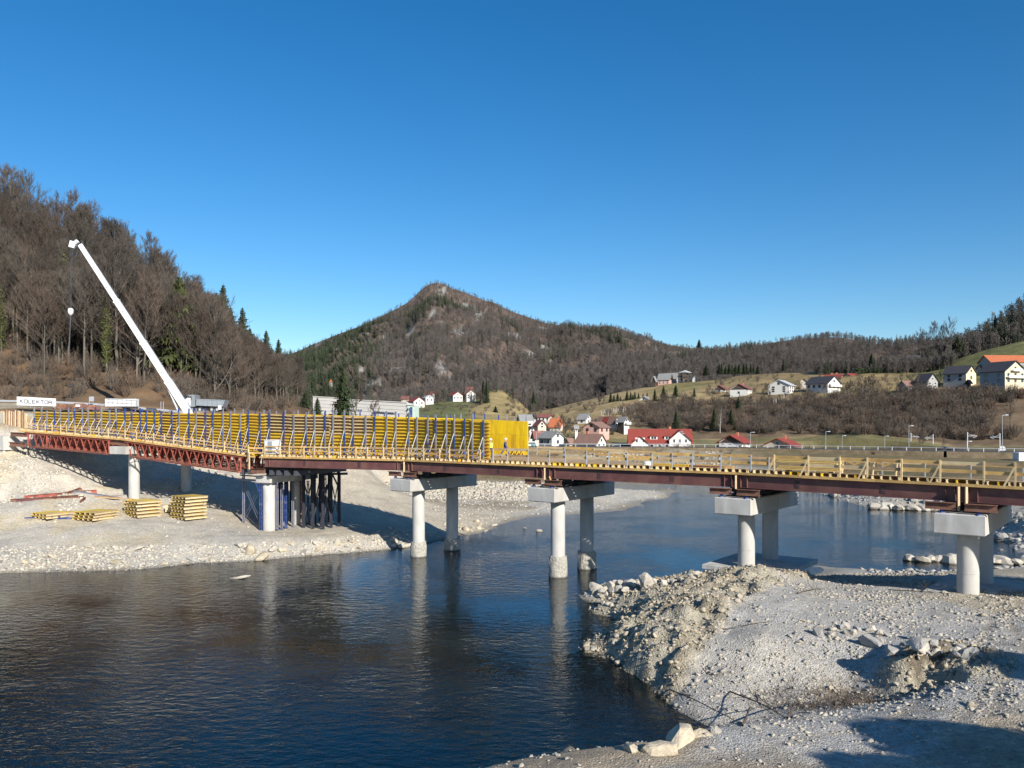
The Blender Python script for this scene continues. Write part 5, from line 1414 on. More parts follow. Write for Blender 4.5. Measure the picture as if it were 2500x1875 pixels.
M['frame'] = mat('window_frame', (.70, .69, .66), .6, var=.03); M['frame_dark'] = mat('brown_window_frame', (.12, .07, .045), .6, var=.05)
M['chimney'] = mat('brick_chimney', (.40, .16, .10), .85, var=.15, scale=3)

def house(x0, x1, ytop, ybase, Y, yaw, asp, rf, ridge, wall, roof, label, front=(0, 0), side=(0, 0), group=None, boards=False, balcony=0, chimney=0, frame='frame', over=.55, name='house', cat='house', halfhip=False, side_wall=None, base_drop=3.0, door=None):
    th = math.radians(yaw)
    wp = (x1 - x0) * Y / FPX - 2 * over * .8
    w_ = wp / (math.cos(th) + asp * abs(math.sin(th))); d_ = asp * w_
    H = (ybase - ytop) * Y / FPX
    rise = H * rf; he = H - rise
    c = P((x0 + x1) / 2, ybase, Y)
    c = Vector((c.x * (1 + d_ / 2 / Y), Y + d_ / 2 * math.cos(th) * .8, c.z))
    t = empty(name, c, label, cat, group)
    Rm = Matrix.Rotation(th, 3, 'Z')
    T = lambda x, y, z: c + Rm @ Vector((x, y, z))
    hx, hy = w_ / 2, d_ / 2
    b = MB(); zb = -base_drop
    if ridge == 'x':
        b.extrude([T(-hx, -hy, zb), T(-hx, hy, zb), T(-hx, hy, he), T(-hx, 0, he + rise - .05), T(-hx, -hy, he)][::-1], Rm @ Vector((w_, 0, 0)))
    else:
        b.extrude([T(-hx, -hy, zb), T(hx, -hy, zb), T(hx, -hy, he), T(0, -hy, he + rise - .05), T(-hx, -hy, he)], Rm @ Vector((0, d_, 0)))
    b.build('wall', W[wall], t)
    span = hy if ridge == 'x' else hx
    sl = rise / span; ov = over
    b = MB(); tk = .22
    L0 = (hx if ridge == 'x' else hy) + over
    for sg in (-1, 1):
        e0 = (sg * (span + ov), he - sl * ov); r0 = (0, he + rise)
        cs = [(e0[0], e0[1]), (r0[0], r0[1]), (r0[0], r0[1] + tk), (e0[0], e0[1] + tk)]
        if sg > 0: cs = cs[::-1]
        if ridge == 'x': b.extrude([T(-L0, u, z) for u, z in cs], Rm @ Vector((2 * L0, 0, 0)))
        else: b.extrude([T(u, -L0, z) for u, z in cs][::-1], Rm @ Vector((0, 2 * L0, 0)))
    ro = b.build('roof', RF[roof], t)
    if halfhip:
        for sg in (-1, 1):
            if ridge == 'x':
                q = [T(sg * (L0 + .05), -span * .48, he + rise * .52 + tk), T(sg * (L0 + .05), span * .48, he + rise * .52 + tk), T(sg * (L0 - 1.6), 0, he + rise + tk + .02)]
            else:
                q = [T(-span * .48, sg * (L0 + .05), he + rise * .52 + tk), T(span * .48, sg * (L0 + .05), he + rise * .52 + tk), T(0, sg * (L0 - 1.6), he + rise + tk + .02)]
            MB().extrude(q, (0, 0, .1)).build('half_hip', RF[roof], ro)
    for k in range(chimney):
        px_ = (.35 - .6 * k); p = T(px_ * hx, .12 * hy, 0) if ridge == 'x' else T(.12 * hx, px_ * hy, 0)
        MB().box((p.x, p.y, c.z + he + rise + .25), (.7, .7, 1.5), th).build('chimney', M['chimney'], ro)
    def face(which):
        if which == 'front': return (lambda u, z, o: T(u, -hy - o, z)), hx, ridge == 'y'
        s_ = -1 if yaw > 0 else 1
        return (lambda u, z, o: T(s_ * (hx + o), u, z)), hy, ridge == 'x'
    for which, (nc, nr) in (('front', front), ('side', side)):
        f, half, gab = face(which)
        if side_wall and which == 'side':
            MB().extrude([f(-half, zb, .012), f(half, zb, .012), f(half, he, .012), f(-half, he, .012)], (f(0, 0, .03) - f(0, 0, .012))).build('side_face', W[side_wall], t)  # thin sheet giving the side its own colour, painted-in shade on some houses
        if boards and gab:
            tri = [f(-half * .98, he - .3, .05), f(half * .98, he - .3, .05), f(0, he + rise * .93, .05)]
            MB().extrude(tri, f(0, 0, .12) - f(0, 0, .05)).build('gable_boarding', W['brownwall'], t)
        for r in range(nr):
            for k in range(nc):
                u = lerp(-half, half, (k + .5) / nc); z = lerp(.9, he - .4, (r + .5) / nr)
                if door == (which, r, k): ww, wh, z = 1.2, 2.2, 1.1
                else: ww, wh = min(1.15, half * 1.1 / nc), min(1.25, he / nr * .52)
                ba = f(u, z, .03); du = (f(u + 1, z, .03) - ba); dn = (f(u, z, 1.03) - ba)
                wo = MB().bar(ba - du * ww / 2, ba + du * ww / 2, .06, wh).build('window' if door != (which, r, k) else 'door', M[frame], t)
                MB().bar(ba - du * (ww / 2 - .1) + dn * .035, ba + du * (ww / 2 - .1) + dn * .035, .03, wh - .2).build('pane', M['glass'], wo)
        if gab and nc and not boards:
            z = he + rise * .3; ba = f(0, z, .03); du = f(1, z, .03) - ba; dn = f(0, z, 1.03) - ba
            wo = MB().bar(ba - du * .5, ba + du * .5, .06, 1.0).build('window', M[frame], t)
            MB().bar(ba - du * .4 + dn * .035, ba + du * .4 + dn * .035, .03, .8).build('pane', M['glass'], wo)
    for k in range(balcony):
        f, half, gab = face('front')
        z = he * (.52 if k == 0 else .98)
        hw_ = half * (.9 if k == 0 else .45)
        p, q = f(-hw_, z, .6), f(hw_, z, .6)
        bo = MB().bar(p, q, 1.2, .15).build('balcony', W['white'] if wall != 'brownwall' else M['wood_old'], t)
        p, q = f(-hw_, z + .5, 1.17), f(hw_, z + .5, 1.17)
        MB().bar(p, q, .06, .8).build('parapet', W['white'], bo)
    t['_he'] = he
    return t, T, hx, hy, he, rise
VG = 'houses of the village across the river'; HG = 'houses on the hillside'; KG = 'houses at the foot of the mountain'
# village beyond the yellow panel
house(1312, 1379, 1054, 1093, 252, 42, 1.1, .36, 'y', 'white', 'greyroof', 'grey roofed house with half hipped gable, white right side and left side in painted shade', (1, 1), (2, 1), VG, halfhip=True, side_wall='grey')  # grey side sheet: shade of the left wall put into its colour
house(1400, 1481, 1061, 1094, 246, 50, 1.55, .60, 'y', 'white', 'brown', 'long low house with big brown roof and white gable next to the grey roofed house', (2, 1), (0, 0), VG, chimney=1)
house(1377, 1404, 1071, 1090, 249, 40, 1.0, .45, 'x', 'beige', 'brown', 'small brown roofed annex between the grey roof and the big brown roof', (0, 0), (0, 0), VG)
house(1420, 1490, 1031, 1060, 290, -38, 1.0, .40, 'y', 'pink', 'brown', 'pink house with brown roof above the long low house', (2, 1), (2, 1), VG, frame='frame_dark')
house(1407, 1446, 1011, 1038, 335, -35, 1.1, .42, 'x', 'white', 'greyroof', 'white house with grey roof behind the pink house', (1, 1), (1, 1), VG)
house(1339, 1377, 1023, 1046, 318, -20, .8, .70, 'x', 'white', 'orange', 'house with steep bright orange roof left of the dark bare trees', (2, 1), (0, 0), VG, chimney=1)
house(1262, 1302, 1013, 1043, 318, 15, .8, .40, 'x', 'white', 'greyroof', 'white house with grey roof just right of the yellow panel', (3, 2), (0, 0), VG, balcony=1)
house(1310, 1349, 1012, 1032, 350, -18, .7, .28, 'x', 'white', 'maroonroof', 'white house with flat maroon roof on the slope above the orange roof', (3, 1), (1, 1), VG)
house(1293, 1314, 1012, 1030, 352, -25, .9, .35, 'y', 'white', 'dark', 'small white house with dark roof left of the maroon roofed one', (1, 1), (0, 0), VG)
house(1300, 1336, 1026, 1048, 306, 25, 1.0, .55, 'y', 'beige', 'maroonroof', 'house with maroon roof between white house and orange roof', (1, 1), (0, 0), VG)
house(1278, 1308, 1042, 1060, 285, 38, 1.1, .4, 'y', 'white', 'dark', 'low white house with dark roof edge beside the bare trees right of the yellow panel', (1, 1), (0, 0), VG)
house(1296, 1330, 1053, 1075, 272, 20, .9, .62, 'x', 'beige', 'maroonroof', 'low house with dark red roof behind the grey roofed house', (0, 0), (0, 0), VG)
house(1456, 1484, 1018, 1040, 325, 40, 1.2, .5, 'y', 'white', 'brown', 'left white gabled house of the terrace above the pink house', (1, 1), (0, 0), VG)
house(1468, 1496, 1019, 1042, 318, 40, 1.2, .5, 'y', 'white', 'red', 'middle white gabled house with red roof in the terrace above the pink house', (1, 1), (0, 0), VG)
house(1482, 1513, 1018, 1045, 312, 40, 1.2, .5, 'y', 'white', 'brown', 'right white gabled house with brown roof in the terrace above the pink house', (1, 2), (0, 0), VG)
house(1505, 1538, 1019, 1044, 306, 40, 1.1, .38, 'y', 'white', 'greyroof', 'white house with grey roof and dark balcony beside the stairs right of the terrace', (1, 2), (0, 0), VG, balcony=1, side_wall='brownwall')
house(1400, 1413, 1040, 1061, 286, 10, .8, .15, 'x', 'white', 'greyroof', 'narrow white shed left of the pink house', (1, 1), (0, 0), VG)
# inn with the red roof
t, T, hx, hy, he, rise = house(1528, 1690, 1049, 1103, 272, -7, .50, .56, 'x', 'white', 'red', 'large white inn with long red roof, two dormers and awning', (7, 1), (0, 0), VG, chimney=1, halfhip=True, over=.8, name='inn', cat='inn')
# cross wing on the right, gable to the viewer
def wing(xa, xb, fr, he2, rise2, nm, rmat, gw):
    b = MB(); b.extrude([T(xa, -hy - fr, -3), T(xb, -hy - fr, -3), T(xb, -hy - fr, he2), T((xa + xb) / 2, -hy - fr, he2 + rise2), T(xa, -hy - fr, he2)], T(0, 0, 0) - T(0, -hy - fr, 0)).build(nm, W['white'], t)
    b = MB(); m_ = (xa + xb) / 2; h_ = (xb - xa) / 2; sl = rise2 / h_
    for sg in (-1, 1):
        cs = [(m_ + sg * (h_ + .5), he2 - sl * .5), (m_, he2 + rise2), (m_, he2 + rise2 + .22), (m_ + sg * (h_ + .5), he2 - sl * .5 + .22)]
        if sg > 0: cs = cs[::-1]
        b.extrude([T(u, -hy - fr - .6, z) for u, z in cs][::-1], T(0, .4, 0) - T(0, -hy - fr - .6, 0))
    wr = b.build('wing_roof', RF[rmat], t)
    for r_ in range(2):
        for k in range(gw):
            u = lerp(xa, xb, (k + .8) / (gw + .6)); z = 1.2 + 2.6 * r_
            wo = MB().bar(T(u - .4, -hy - fr - .03, z), T(u + .4, -hy - fr - .03, z), .06, 1.2).build('window', M['frame'], t)
            MB().bar(T(u - .3, -hy - fr - .07, z), T(u + .3, -hy - fr - .07, z), .03, 1.0).build('pane', M['glass'], wo)
    return wr
wing(hx - 7.2, hx - .2, 1.6, he * 1.25, rise * .74, 'right_wing', 'red', 3)
wing(-hx + .3, -hx + 6.3, 1.3, he * .80, rise * .60, 'left_wing', 'red', 2)
MB().bar(T(-hx + 1.6, -hy - 1.36, 4.6), T(-hx + 4.8, -hy - 1.36, 4.6), .05, .42).build('sign_board', M['frame'], t)
for u in (-2.2, 2.6):
    zz = he + rise * .34
    MB().box(T(u, -hy * .62, zz), (2.5, 2.2, 1.2), math.radians(-7)).build('dormer', W['white'], t)
    MB().extrude([T(u - 1.6, -hy * .62 - 1.35, zz + .5), T(u + 1.6, -hy * .62 - 1.35, zz + .5), T(u, -hy * .62 - 1.35, zz + 1.35)], T(0, 3.4, 0) - T(0, 0, 0)).build('dormer_roof', RF['red'], t)
    for e in (-.45, .45): MB().bar(T(u + e - .35, -hy * .62 - 1.12, zz), T(u + e + .35, -hy * .62 - 1.12, zz), .05, .8).build('dormer_window', M['glass'], t)
for k in range(6): MB().bar(T(-3.6 + k * 1.25, -hy - 1.5, .2), T(-3.6 + k * 1.25, -hy - 1.5, 2.6), .18, .18, up=(0, 1, 0)).build('porch_post', M['frame'], t)
MB().bar(T(-4.2, -hy - 1.5, .9), T(3.2, -hy - 1.5, .9), .08, .9).build('porch_parapet', W['white'], t)
aw = empty('parasol', P(1643, 1106, 266), 'red awning over the terrace in front of the inn', 'awning')
MB().lathe(P(1643, 1098, 266), [(2.4, 0), (1.2, .45), (.1, .75)], 4).build('canopy', RF['red'], aw)
MB().tube(P(1643, 1112, 266), P(1643, 1097, 266), .06, n=6).build('pole', M['galv'], aw)
pr = empty('parasol', P(1692, 1104, 262), 'pale parasol at the right corner of the inn', 'parasol')
MB().lathe(P(1692, 1098, 262), [(1.5, 0), (.8, .4), (.05, .65)], 8).build('canopy', M['white'], pr)
MB().tube(P(1692, 1108, 262), P(1692, 1097, 262), .05, n=6).build('pole', M['galv'], pr)
house(1687, 1714, 1069, 1100, 300, -30, 1.0, .5, 'x', 'pink', 'red', 'small brick coloured house with red roof behind the inn', (1, 1), (1, 1), VG)
house(1746, 1836, 1063, 1106, 262, -36, 1.0, .36, 'y', 'white', 'red', 'white house with black boarded gable and red roof right of the inn', (3, 2), (2, 2), VG, boards=True, balcony=1, chimney=1, over=.9)
house(1851, 1958, 1071, 1110, 255, -36, 1.0, .42, 'y', 'beige', 'red', 'low house with red roof and shaded gable behind the blue sign', (3, 1), (2, 1), VG, balcony=0, over=.9, chimney=1)
# hillside
def hs(*a, **k): return house(*a, **k)
hs(1603, 1644, 912, 941, 472, -30, .8, .48, 'x', 'pink', 'greyroof', 'pink farmhouse with grey roof on the meadow crest', (3, 2), (0, 0), HG, boards=True)
hs(1625, 1657, 911, 932, 478, -25, .6, .55, 'x', 'grey', 'greyroof', 'grey roofed barn joined behind the pink farmhouse', (0, 0), (0, 0), HG)
hs(1589, 1605, 919, 937, 470, -30, 1.2, .5, 'y', 'brownwall', 'greyroof', 'dark timber shed left of the pink farmhouse', (0, 0), (0, 0), HG)
hs(1655, 1672, 918, 932, 470, 10, .8, .12, 'x', 'white', 'greyroof', 'white walled lean-to beside the wooden tower', (0, 0), (0, 0), HG)
hs(1684, 1700, 918, 932, 475, 20, .9, .5, 'y', 'grey', 'greyroof', 'small shed with mossy roof right of the wooden tower', (0, 0), (0, 0), HG)
t = empty('wooden_tower', P(1674, 932, 465), 'open dark timber tower with pale pyramid roof beside the farmhouse', 'tower')
for dx in (-1.7, 1.7):
    for dy in (0, 3.4): MB().bar(P(1674, 936, 465) + Vector((dx, dy, -1)), P(1674, 909, 465) + Vector((dx, dy, 0)), .3, .3, up=(0, 1, 0)).build('leg', W['brownwall'], t)
for z in (1.6, 3.4): MB().box(P(1674, 932, 465) + Vector((0, 1.7, z)), (3.4, 3.4, .8)).build('boarding', W['brownwall'], t)
MB().lathe(P(1674, 909.5, 465) + Vector((0, 1.7, 0)), [(3.9, 0), (3.9, .15), (.1, 1.5)], 4).build('roof', RF['metal'], t)
hs(1556, 1595, 968, 990, 408, -32, 1.0, .4, 'y', 'white', 'greyroof', 'white house half hidden among young spruces', (2, 1), (1, 1), HG)
hs(1737, 1781, 941, 960, 395, -32, 1.0, .5, 'y', 'white', 'maroonroof', 'small house with reddish roof and dark gable at the left of the hillside row', (1, 1), (1, 1), HG, boards=True)
hs(1775, 1840, 938, 970, 372, -30, 1.0, .36, 'y', 'white', 'maroonroof', 'white house with maroon roof and shaded gable on the hillside', (1, 1), (3, 2), HG, boards=True, chimney=1)
hs(1868, 1943, 928, 963, 362, -35, .95, .36, 'y', 'white', 'metal', 'white house with pale metal roof on the hillside', (2, 3), (3, 2), HG, frame='frame_dark')
hs(1965, 2046, 919, 953, 352, 34, 1.2, .5, 'y', 'white', 'dark', 'white house with dark roof and large dormer on the hillside', (3, 2), (4, 1), HG, frame='frame_dark', balcony=1)
hs(1950, 1972, 924, 940, 372, -20, 1.0, .4, 'y', 'beige', 'brown', 'small brown roofed shed left of the dark roofed house', (0, 0), (0, 0), HG)
hs(2003, 2062, 914, 930, 392, -30, 1.2, .5, 'x', 'white', 'red', 'house with red roof and two red chimneys behind the dark roofed one', (2, 1), (1, 1), HG, chimney=2)
hs(2055, 2100, 912, 928, 398, 25, 1.0, .5, 'x', 'white', 'red', 'small white house with red roof at the edge of the dark hedge', (2, 1), (0, 0), HG)
hs(2074, 2084, 903, 917, 410, 20, 1.0, .5, 'y', 'white', 'greyroof', 'small white gable in front of the dark hedge', (1, 1), (0, 0), HG)
hs(2232, 2286, 912, 952, 322, 25, .9, .45, 'y', 'grey', 'dark', 'old dark boarded house behind bare trees on the slope', (2, 2), (1, 1), HG)
hs(2196, 2240, 930, 950, 326, 10, .8, .55, 'x', 'grey', 'brown', 'low brown roofed shed left of the old dark house', (0, 0), (0, 0), HG)
hs(2298, 2377, 893, 936, 318, 36, 1.05, .42, 'y', 'cream', 'dark', 'cream gabled house with dark roof and shaded left side', (1, 1), (2, 2), HG, side_wall='grey', frame='frame_dark')  # cream left wall drawn grey, its shade put into the colour
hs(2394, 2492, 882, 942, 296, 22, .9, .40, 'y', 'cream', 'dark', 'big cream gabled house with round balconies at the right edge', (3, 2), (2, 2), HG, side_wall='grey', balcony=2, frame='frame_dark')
hs(2394, 2530, 867, 905, 330, 4, .35, .42, 'x', 'grey', 'orange', 'long building with orange tiled roof behind the big cream house', (6, 1), (0, 0), HG)
hs(2376, 2400, 892, 912, 335, -20, 1.0, .55, 'y', 'beige', 'red', 'small red roofed annex between the two cream houses', (0, 0), (0, 0), HG)
hs(2490, 2540, 890, 938, 300, 0, .8, .35, 'x', 'white', 'greyroof', 'white house cut by the right edge of the picture', (3, 2), (0, 0), HG, balcony=1)
hs(2212, 2244, 868, 886, 408, -15, .7, .5, 'x', 'brownwall', 'dark', 'grey weathered house among trees above the hillside row', (2, 1), (1, 1), HG)
hs(2357, 2372, 928, 940, 312, 30, 1, .4, 'x', 'brownwall', 'brown', 'low dark garden shed below the cream gabled house', (0, 0), (0, 0), HG)
# foot of the mountain
hs(1092, 1132, 957, 979, 512, 28, 1.2, .38, 'y', 'white', 'red', 'white house with red roof left on the green knoll', (3, 1), (2, 1), KG)
hs(1127, 1163, 953, 977, 514, 25, 1.2, .36, 'y', 'white', 'brown', 'white house with many windows right on the green knoll', (3, 2), (0, 0), KG)
hs(1136, 1160, 945, 962, 540, -20, 1.0, .6, 'x', 'brownwall', 'maroonroof', 'house with dark red roof above the white houses on the knoll', (0, 0), (0, 0), KG)
hs(994, 1040, 970, 990, 480, 30, 1.2, .5, 'y', 'white', 'red', 'low white house with red roof right above the factory end', (2, 1), (0, 0), KG)
hs(1031, 1061, 965, 984, 500, 24, 1.0, .3, 'y', 'white', 'metal', 'white house with pale flat roof left of the knoll', (2, 1), (1, 1), KG)
hs(1040, 1062, 956, 970, 530, -20, 1.0, .5, 'x', 'white', 'red', 'small red roofed house behind the pale flat roofed one', (0, 0), (0, 0), KG)
hs(979, 1000, 968, 980, 510, 0, 1.0, .5, 'x', 'beige', 'maroonroof', 'small brownish roofed house behind the factory end', (0, 0), (0, 0), KG)
g = MOUNT.at(808, 946); q_ = g.y / FPX
t = empty('chapel_tower', g, 'small white tower with pointed orange roof against the wooded mountain', 'tower')
MB().tube(g - UPZ * 2, g + UPZ * 11 * q_, 4.6 * q_, n=10).build('wall', W['white'], t)
MB().lathe(g + UPZ * 11 * q_, [(6.2 * q_, 0), (.2 * q_, 7.5 * q_)], 8).build('roof', RF['orange'], t)
MB().box(g + UPZ * 7 * q_ + Vector((0, -4.6 * q_, 0)), (1.6 * q_, .3, 2 * q_)).build('window', M['glass'], t)
# factory
FY = 330.0
t = empty('factory', P(900, 1045, FY), 'long white factory hall with striped walls and pale green end block', 'factory')
def fblock(xa, ya, Ya, xb, yb, Yb, zt_drop, dep, nm, m, bands=0):
    a, c = P(xa, ya, Ya), P(xb, yb, Yb)
    MB().extrude([Vector((a.x, a.y, 2)), Vector((c.x, c.y, 2)), c, a], (0, dep, 0)).build(nm, W[m], t)
    e = Vector((0, -.06, 0))
    for k in range(bands):
        z = 1.5 + 1.5 * k
        MB().bar(a - UPZ * z + e, c - UPZ * z + e, .06, .09).build('wall_joint', M['galv'], t)
    MB().bar(a + UPZ * .05 + e, c + UPZ * .05 + e, .5, .25).build('roof_edge', M['frame'], t)
    return a, c
fblock(764, 968, 352, 836, 972, 346, 0, 25, 'left_hall', 'white', 4)
a, c = fblock(862, 976, 330, 994, 983, 318, 0, 25, 'main_hall', 'white', 5)
a2, c2 = fblock(994.3, 988, 317.6, 1013, 990, 316, 0, 14, 'end_block', 'mint')
for k in range(12):
    f = lerp(.40, .78, k / 11); p = a.lerp(c, f) - UPZ * 4.6 + Vector((0, -.08, 0))
    MB().box(p, (.8, .1, .8)).build('window', M['glass'], t)
for k in range(3):
    f = lerp(.06, .16, k / 2); p = a.lerp(c, f) - UPZ * 4.2 + Vector((0, -.08, 0)); MB().box(p, (.8, .1, .8)).build('window', M['glass'], t)
MB().box(P(1004, 1008, 316.4), (.9, .1, 4.6)).build('blue_window', M['blue'], t)
for k in range(2): MB().box(P(995.5 + .5, 999 + 13 * k, 317.0), (.5, .1, .7)).build('window', M['glass'], t)
# thin frame of scaffold bars before the main hall
t = empty('scaffold', P(900, 1030, 300), 'thin grey scaffold frame standing in front of the factory hall', 'scaffold')
for x in (868, 891, 913, 940, 962, 988): MB().bar(P(x, 1032, 300), P(x, 980, 300), .12, .12, up=(0, 1, 0)).build('upright', M['galv'], t)
for y in (985, 1003, 1020): MB().bar(P(866, y, 299.8), P(990, y + 2, 299.8), .1, .1).build('ledger', M['galv'], t)

# ---- road on the far bank
def strip(name, pts, wid, m, lift=.05):
    b = MB(); V = [Vector(p) for p in pts]
    for i in range(len(V)):
        d = (V[min(i + 1, len(V) - 1)] - V[max(i - 1, 0)]); d.z = 0; d.normalize(); n = Vector((-d.y, d.x, 0))
        b.v += [tuple(V[i] - n * wid / 2 + UPZ * lift), tuple(V[i] + n * wid / 2 + UPZ * lift)]
    for i in range(len(V) - 1): b.f.append((2 * i, 2 * i + 2, 2 * i + 3, 2 * i + 1)); b.m.append(0)
    o = b.build(name, m); o['kind'] = 'structure'; return o
far_rd = [Vector((x, y, 6.45)) for x, y in ((-60, 206), (-20, 206.5), (15, 206.5), (40, 204.5), (60, 198), (78, 187), (95, 176), (125, 162))]
b = MB()
strip('embankment_road', far_rd, 8.0, M['asphalt'], .12)
b = MB()
for i in range(len(far_rd) - 1):
    a, c = far_rd[i], far_rd[i + 1]; d = (c - a).normalized(); n = Vector((-d.y, d.x, 0))
    b.extrude([a - n * 4.6 + UPZ * .1, a + n * 4.6 + UPZ * .1, a + n * 5.6 - UPZ * 3, a - n * 5.6 - UPZ * 3], c - a)
o = b.build('road_embankment', M['asphalt'])
M['verge'] = mat('gravel_verge', (.15, .115, .07), .95, var=.4, scale=.7); o.data.materials[0] = M['verge']; o['kind'] = 'structure'
t = empty('guard_rail', far_rd[0], 'long pale guard rail along the road on the far bank', 'guard rail')
for a, c in zip(far_rd[:-1], far_rd[1:]):
    d = (c - a).normalized(); n = Vector((d.y, -d.x, 0)); a2, c2 = a + n * 3.9 + UPZ * .15, c + n * 3.9 + UPZ * .15
    MB().bar(a2 + UPZ * .72, c2 + UPZ * .72, .06, .12).build('rail', M['galv'], t)
    L_ = (c2 - a2).length
    for k in range(int(L_ / 2.6)): p = a2.lerp(c2, (k + .5) / int(L_ / 2.6)); MB().bar(p, p + UPZ * .8, .12, .08, up=(0, 1, 0)).build('post', M['galv'], t)
side_rd = [P(2290, 1096, 228), P(2360, 1101, 222), P(2440, 1108, 215), P(2560, 1120, 205)]
strip('side_road', side_rd, 7.0, M['asphalt'], .35)
guard_rail([P(2385, 1111, 212), P(2432, 1116, 208)], 'short guard rail beside the side road at the right', 1.8)

# ---- street lamps
def lamp(x, ytop, ybase, Y, label, arm=.9, right=True):
    a, c = P(x, ybase, Y), P(x, ytop, Y)
    t = empty('street_lamp', a, label, 'street lamp', 'grey street lamps across the river')
    MB().tube(a - UPZ * 1.0, c, .085, .05, n=8).build('pole', M['galv'], t)
    s_ = 1 if right else -1
    MB().bar(c, c + Vector((arm * s_, 0, .08)), .08, .08).build('arm', M['galv'], t)
    MB().box(c + Vector((arm * s_ * .95, 0, .08)), (.75, .3, .16)).build('lamp_head', M['galv'], t)
lamp(1657, 1055, 1104, 240, 'street lamp before the right gable of the inn')
lamp(1661, 1059, 1104, 246, 'shorter street lamp just right of the one before the inn gable')
lamp(1832, 1056, 1112, 228, 'street lamp at the corner of the black gabled house')
lamp(2016, 1054, 1118, 224, 'street lamp on the grassy slope right of the low red roofed house')
lamp(2056, 1064, 1116, 250, 'small street lamp on the terraced grass')
lamp(2160, 1065, 1120, 240, 'street lamp in front of the dry grass bank')
lamp(2219, 1040, 1122, 212, 'tall street lamp beside the left catenary mast')
lamp(2447, 1014, 1134, 172, 'tallest street lamp near the right edge')
lamp(2361, 1078, 1128, 205, 'short street lamp beside the right catenary mast')
lamp(1341, 1062, 1093, 262, 'thin lamp post behind the grey roofed house')
lamp(1310, 1055, 1092, 250, 'white pole left of the grey roofed house')
# ---- railway catenary masts
def mast(x, ytop, ybase, Y, sg, label):
    a, c = P(x, ybase, Y), P(x, ytop, Y)
    t = empty('catenary_mast', a, label, 'mast', 'railway catenary masts')
    MB().bar(a - UPZ, c, .17, .17, up=(0, 1, 0)).build('post', M['galv'], t)
    h = P(x, ytop + 9.5, Y)
    MB().tube(h, h + Vector((2.6 * sg, 0, .05)), .07, n=6).build('cantilever', M['galv'], t)
    MB().tube(c - UPZ * .3, h + Vector((1.6 * sg, 0, .05)), .04, n=5).build('stay', M['galv'], t)
    MB().tube(h + Vector((2.6 * sg, 0, .05)), h + Vector((1.5 * sg, 0, -.5)), .06, n=6).build('steady_arm', M['galv'], t)
    MB().tube(h + Vector((1.8 * sg, 0, 0)), h + Vector((1.8 * sg, 0, .5)), .06, n=6).build('insulator', M['galv'], t)
mast(2224, 1057, 1088, 245, 1, 'left catenary mast with arm pointing right')
mast(2278, 1060, 1098, 240, -1, 'second catenary mast with arm pointing left')
mast(2362, 1055, 1112, 215, 1, 'third catenary mast with long arm pointing right')
mast(2441, 1058, 1112, 212, -1, 'right catenary mast with arm pointing left before the road sign')
# ---- small things on the far bank
t = empty('road_sign', P(2447, 1114, 214), 'grey back of an octagonal road sign near the right edge', 'road sign')
sg_ = P(2447, 1097, 214)
MB().tube(sg_, sg_ + Vector((0, .06, 0)), .95, n=8).build('sign_plate', M['galv'], t); MB().tube(P(2447, 1116, 214.1), P(2447, 1090, 214.1), .07, n=6).build('pole', M['galv'], t)
t = empty('shed', P(2207, 1124, 196), 'low grey shed with flat roof behind the right railing', 'shed', 'low sheds across the river')
MB().box(P(2204, 1119, 197), (3.2, 2.4, 1.7)).build('wall', W['grey'], t); MB().box(P(2204, 1110.5, 197), (3.5, 2.7, .14)).build('roof', RF['metal'], t); MB().box(P(2196, 1118, 195.75), (.9, .06, 1.1)).build('door', M['galv'], t)
t = empty('shed', P(2244, 1124, 196), 'open grey shelter with dark roof right of the low shed', 'shed', 'low sheds across the river')
for x in (2229, 2244, 2258): MB().bar(P(x, 1126, 195), P(x, 1112, 195), .12, .12, up=(0, 1, 0)).build('post', M['galv'], t)
MB().box(P(2243.5, 1118, 197.5), (2.9, .1, 1.5)).build('back_wall', W['grey'], t); MB().box(P(2243.5, 1111.5, 196.4), (3.3, 2.6, .16)).build('roof', RF['dark'], t)
t = empty('traffic_post', P(2269, 1126, 190), 'white domed post on a yellow block right of the shelter', 'post')
MB().lathe(P(2268, 1119, 190), [(.26, 0), (.26, .55), (.3, .6), (.28, .85), (.12, 1.0)], 10).build('dome', M['white'], t, True); MB().box(P(2271, 1122, 190), (1.0, .6, .5)).build('block', M['yellow'], t)
t = empty('warning_post', P(2352, 1116, 200), 'orange marker board on a post by the side road', 'marker')
MB().box(P(2352, 1107, 200), (.38, .1, 1.0)).build('board', mat('orange_board', (.75, .25, .10), .6), t); MB().bar(P(2352, 1118, 200.1), P(2352, 1105, 200.1), .08, .06, up=(0, 1, 0)).build('post', M['galv'], t)
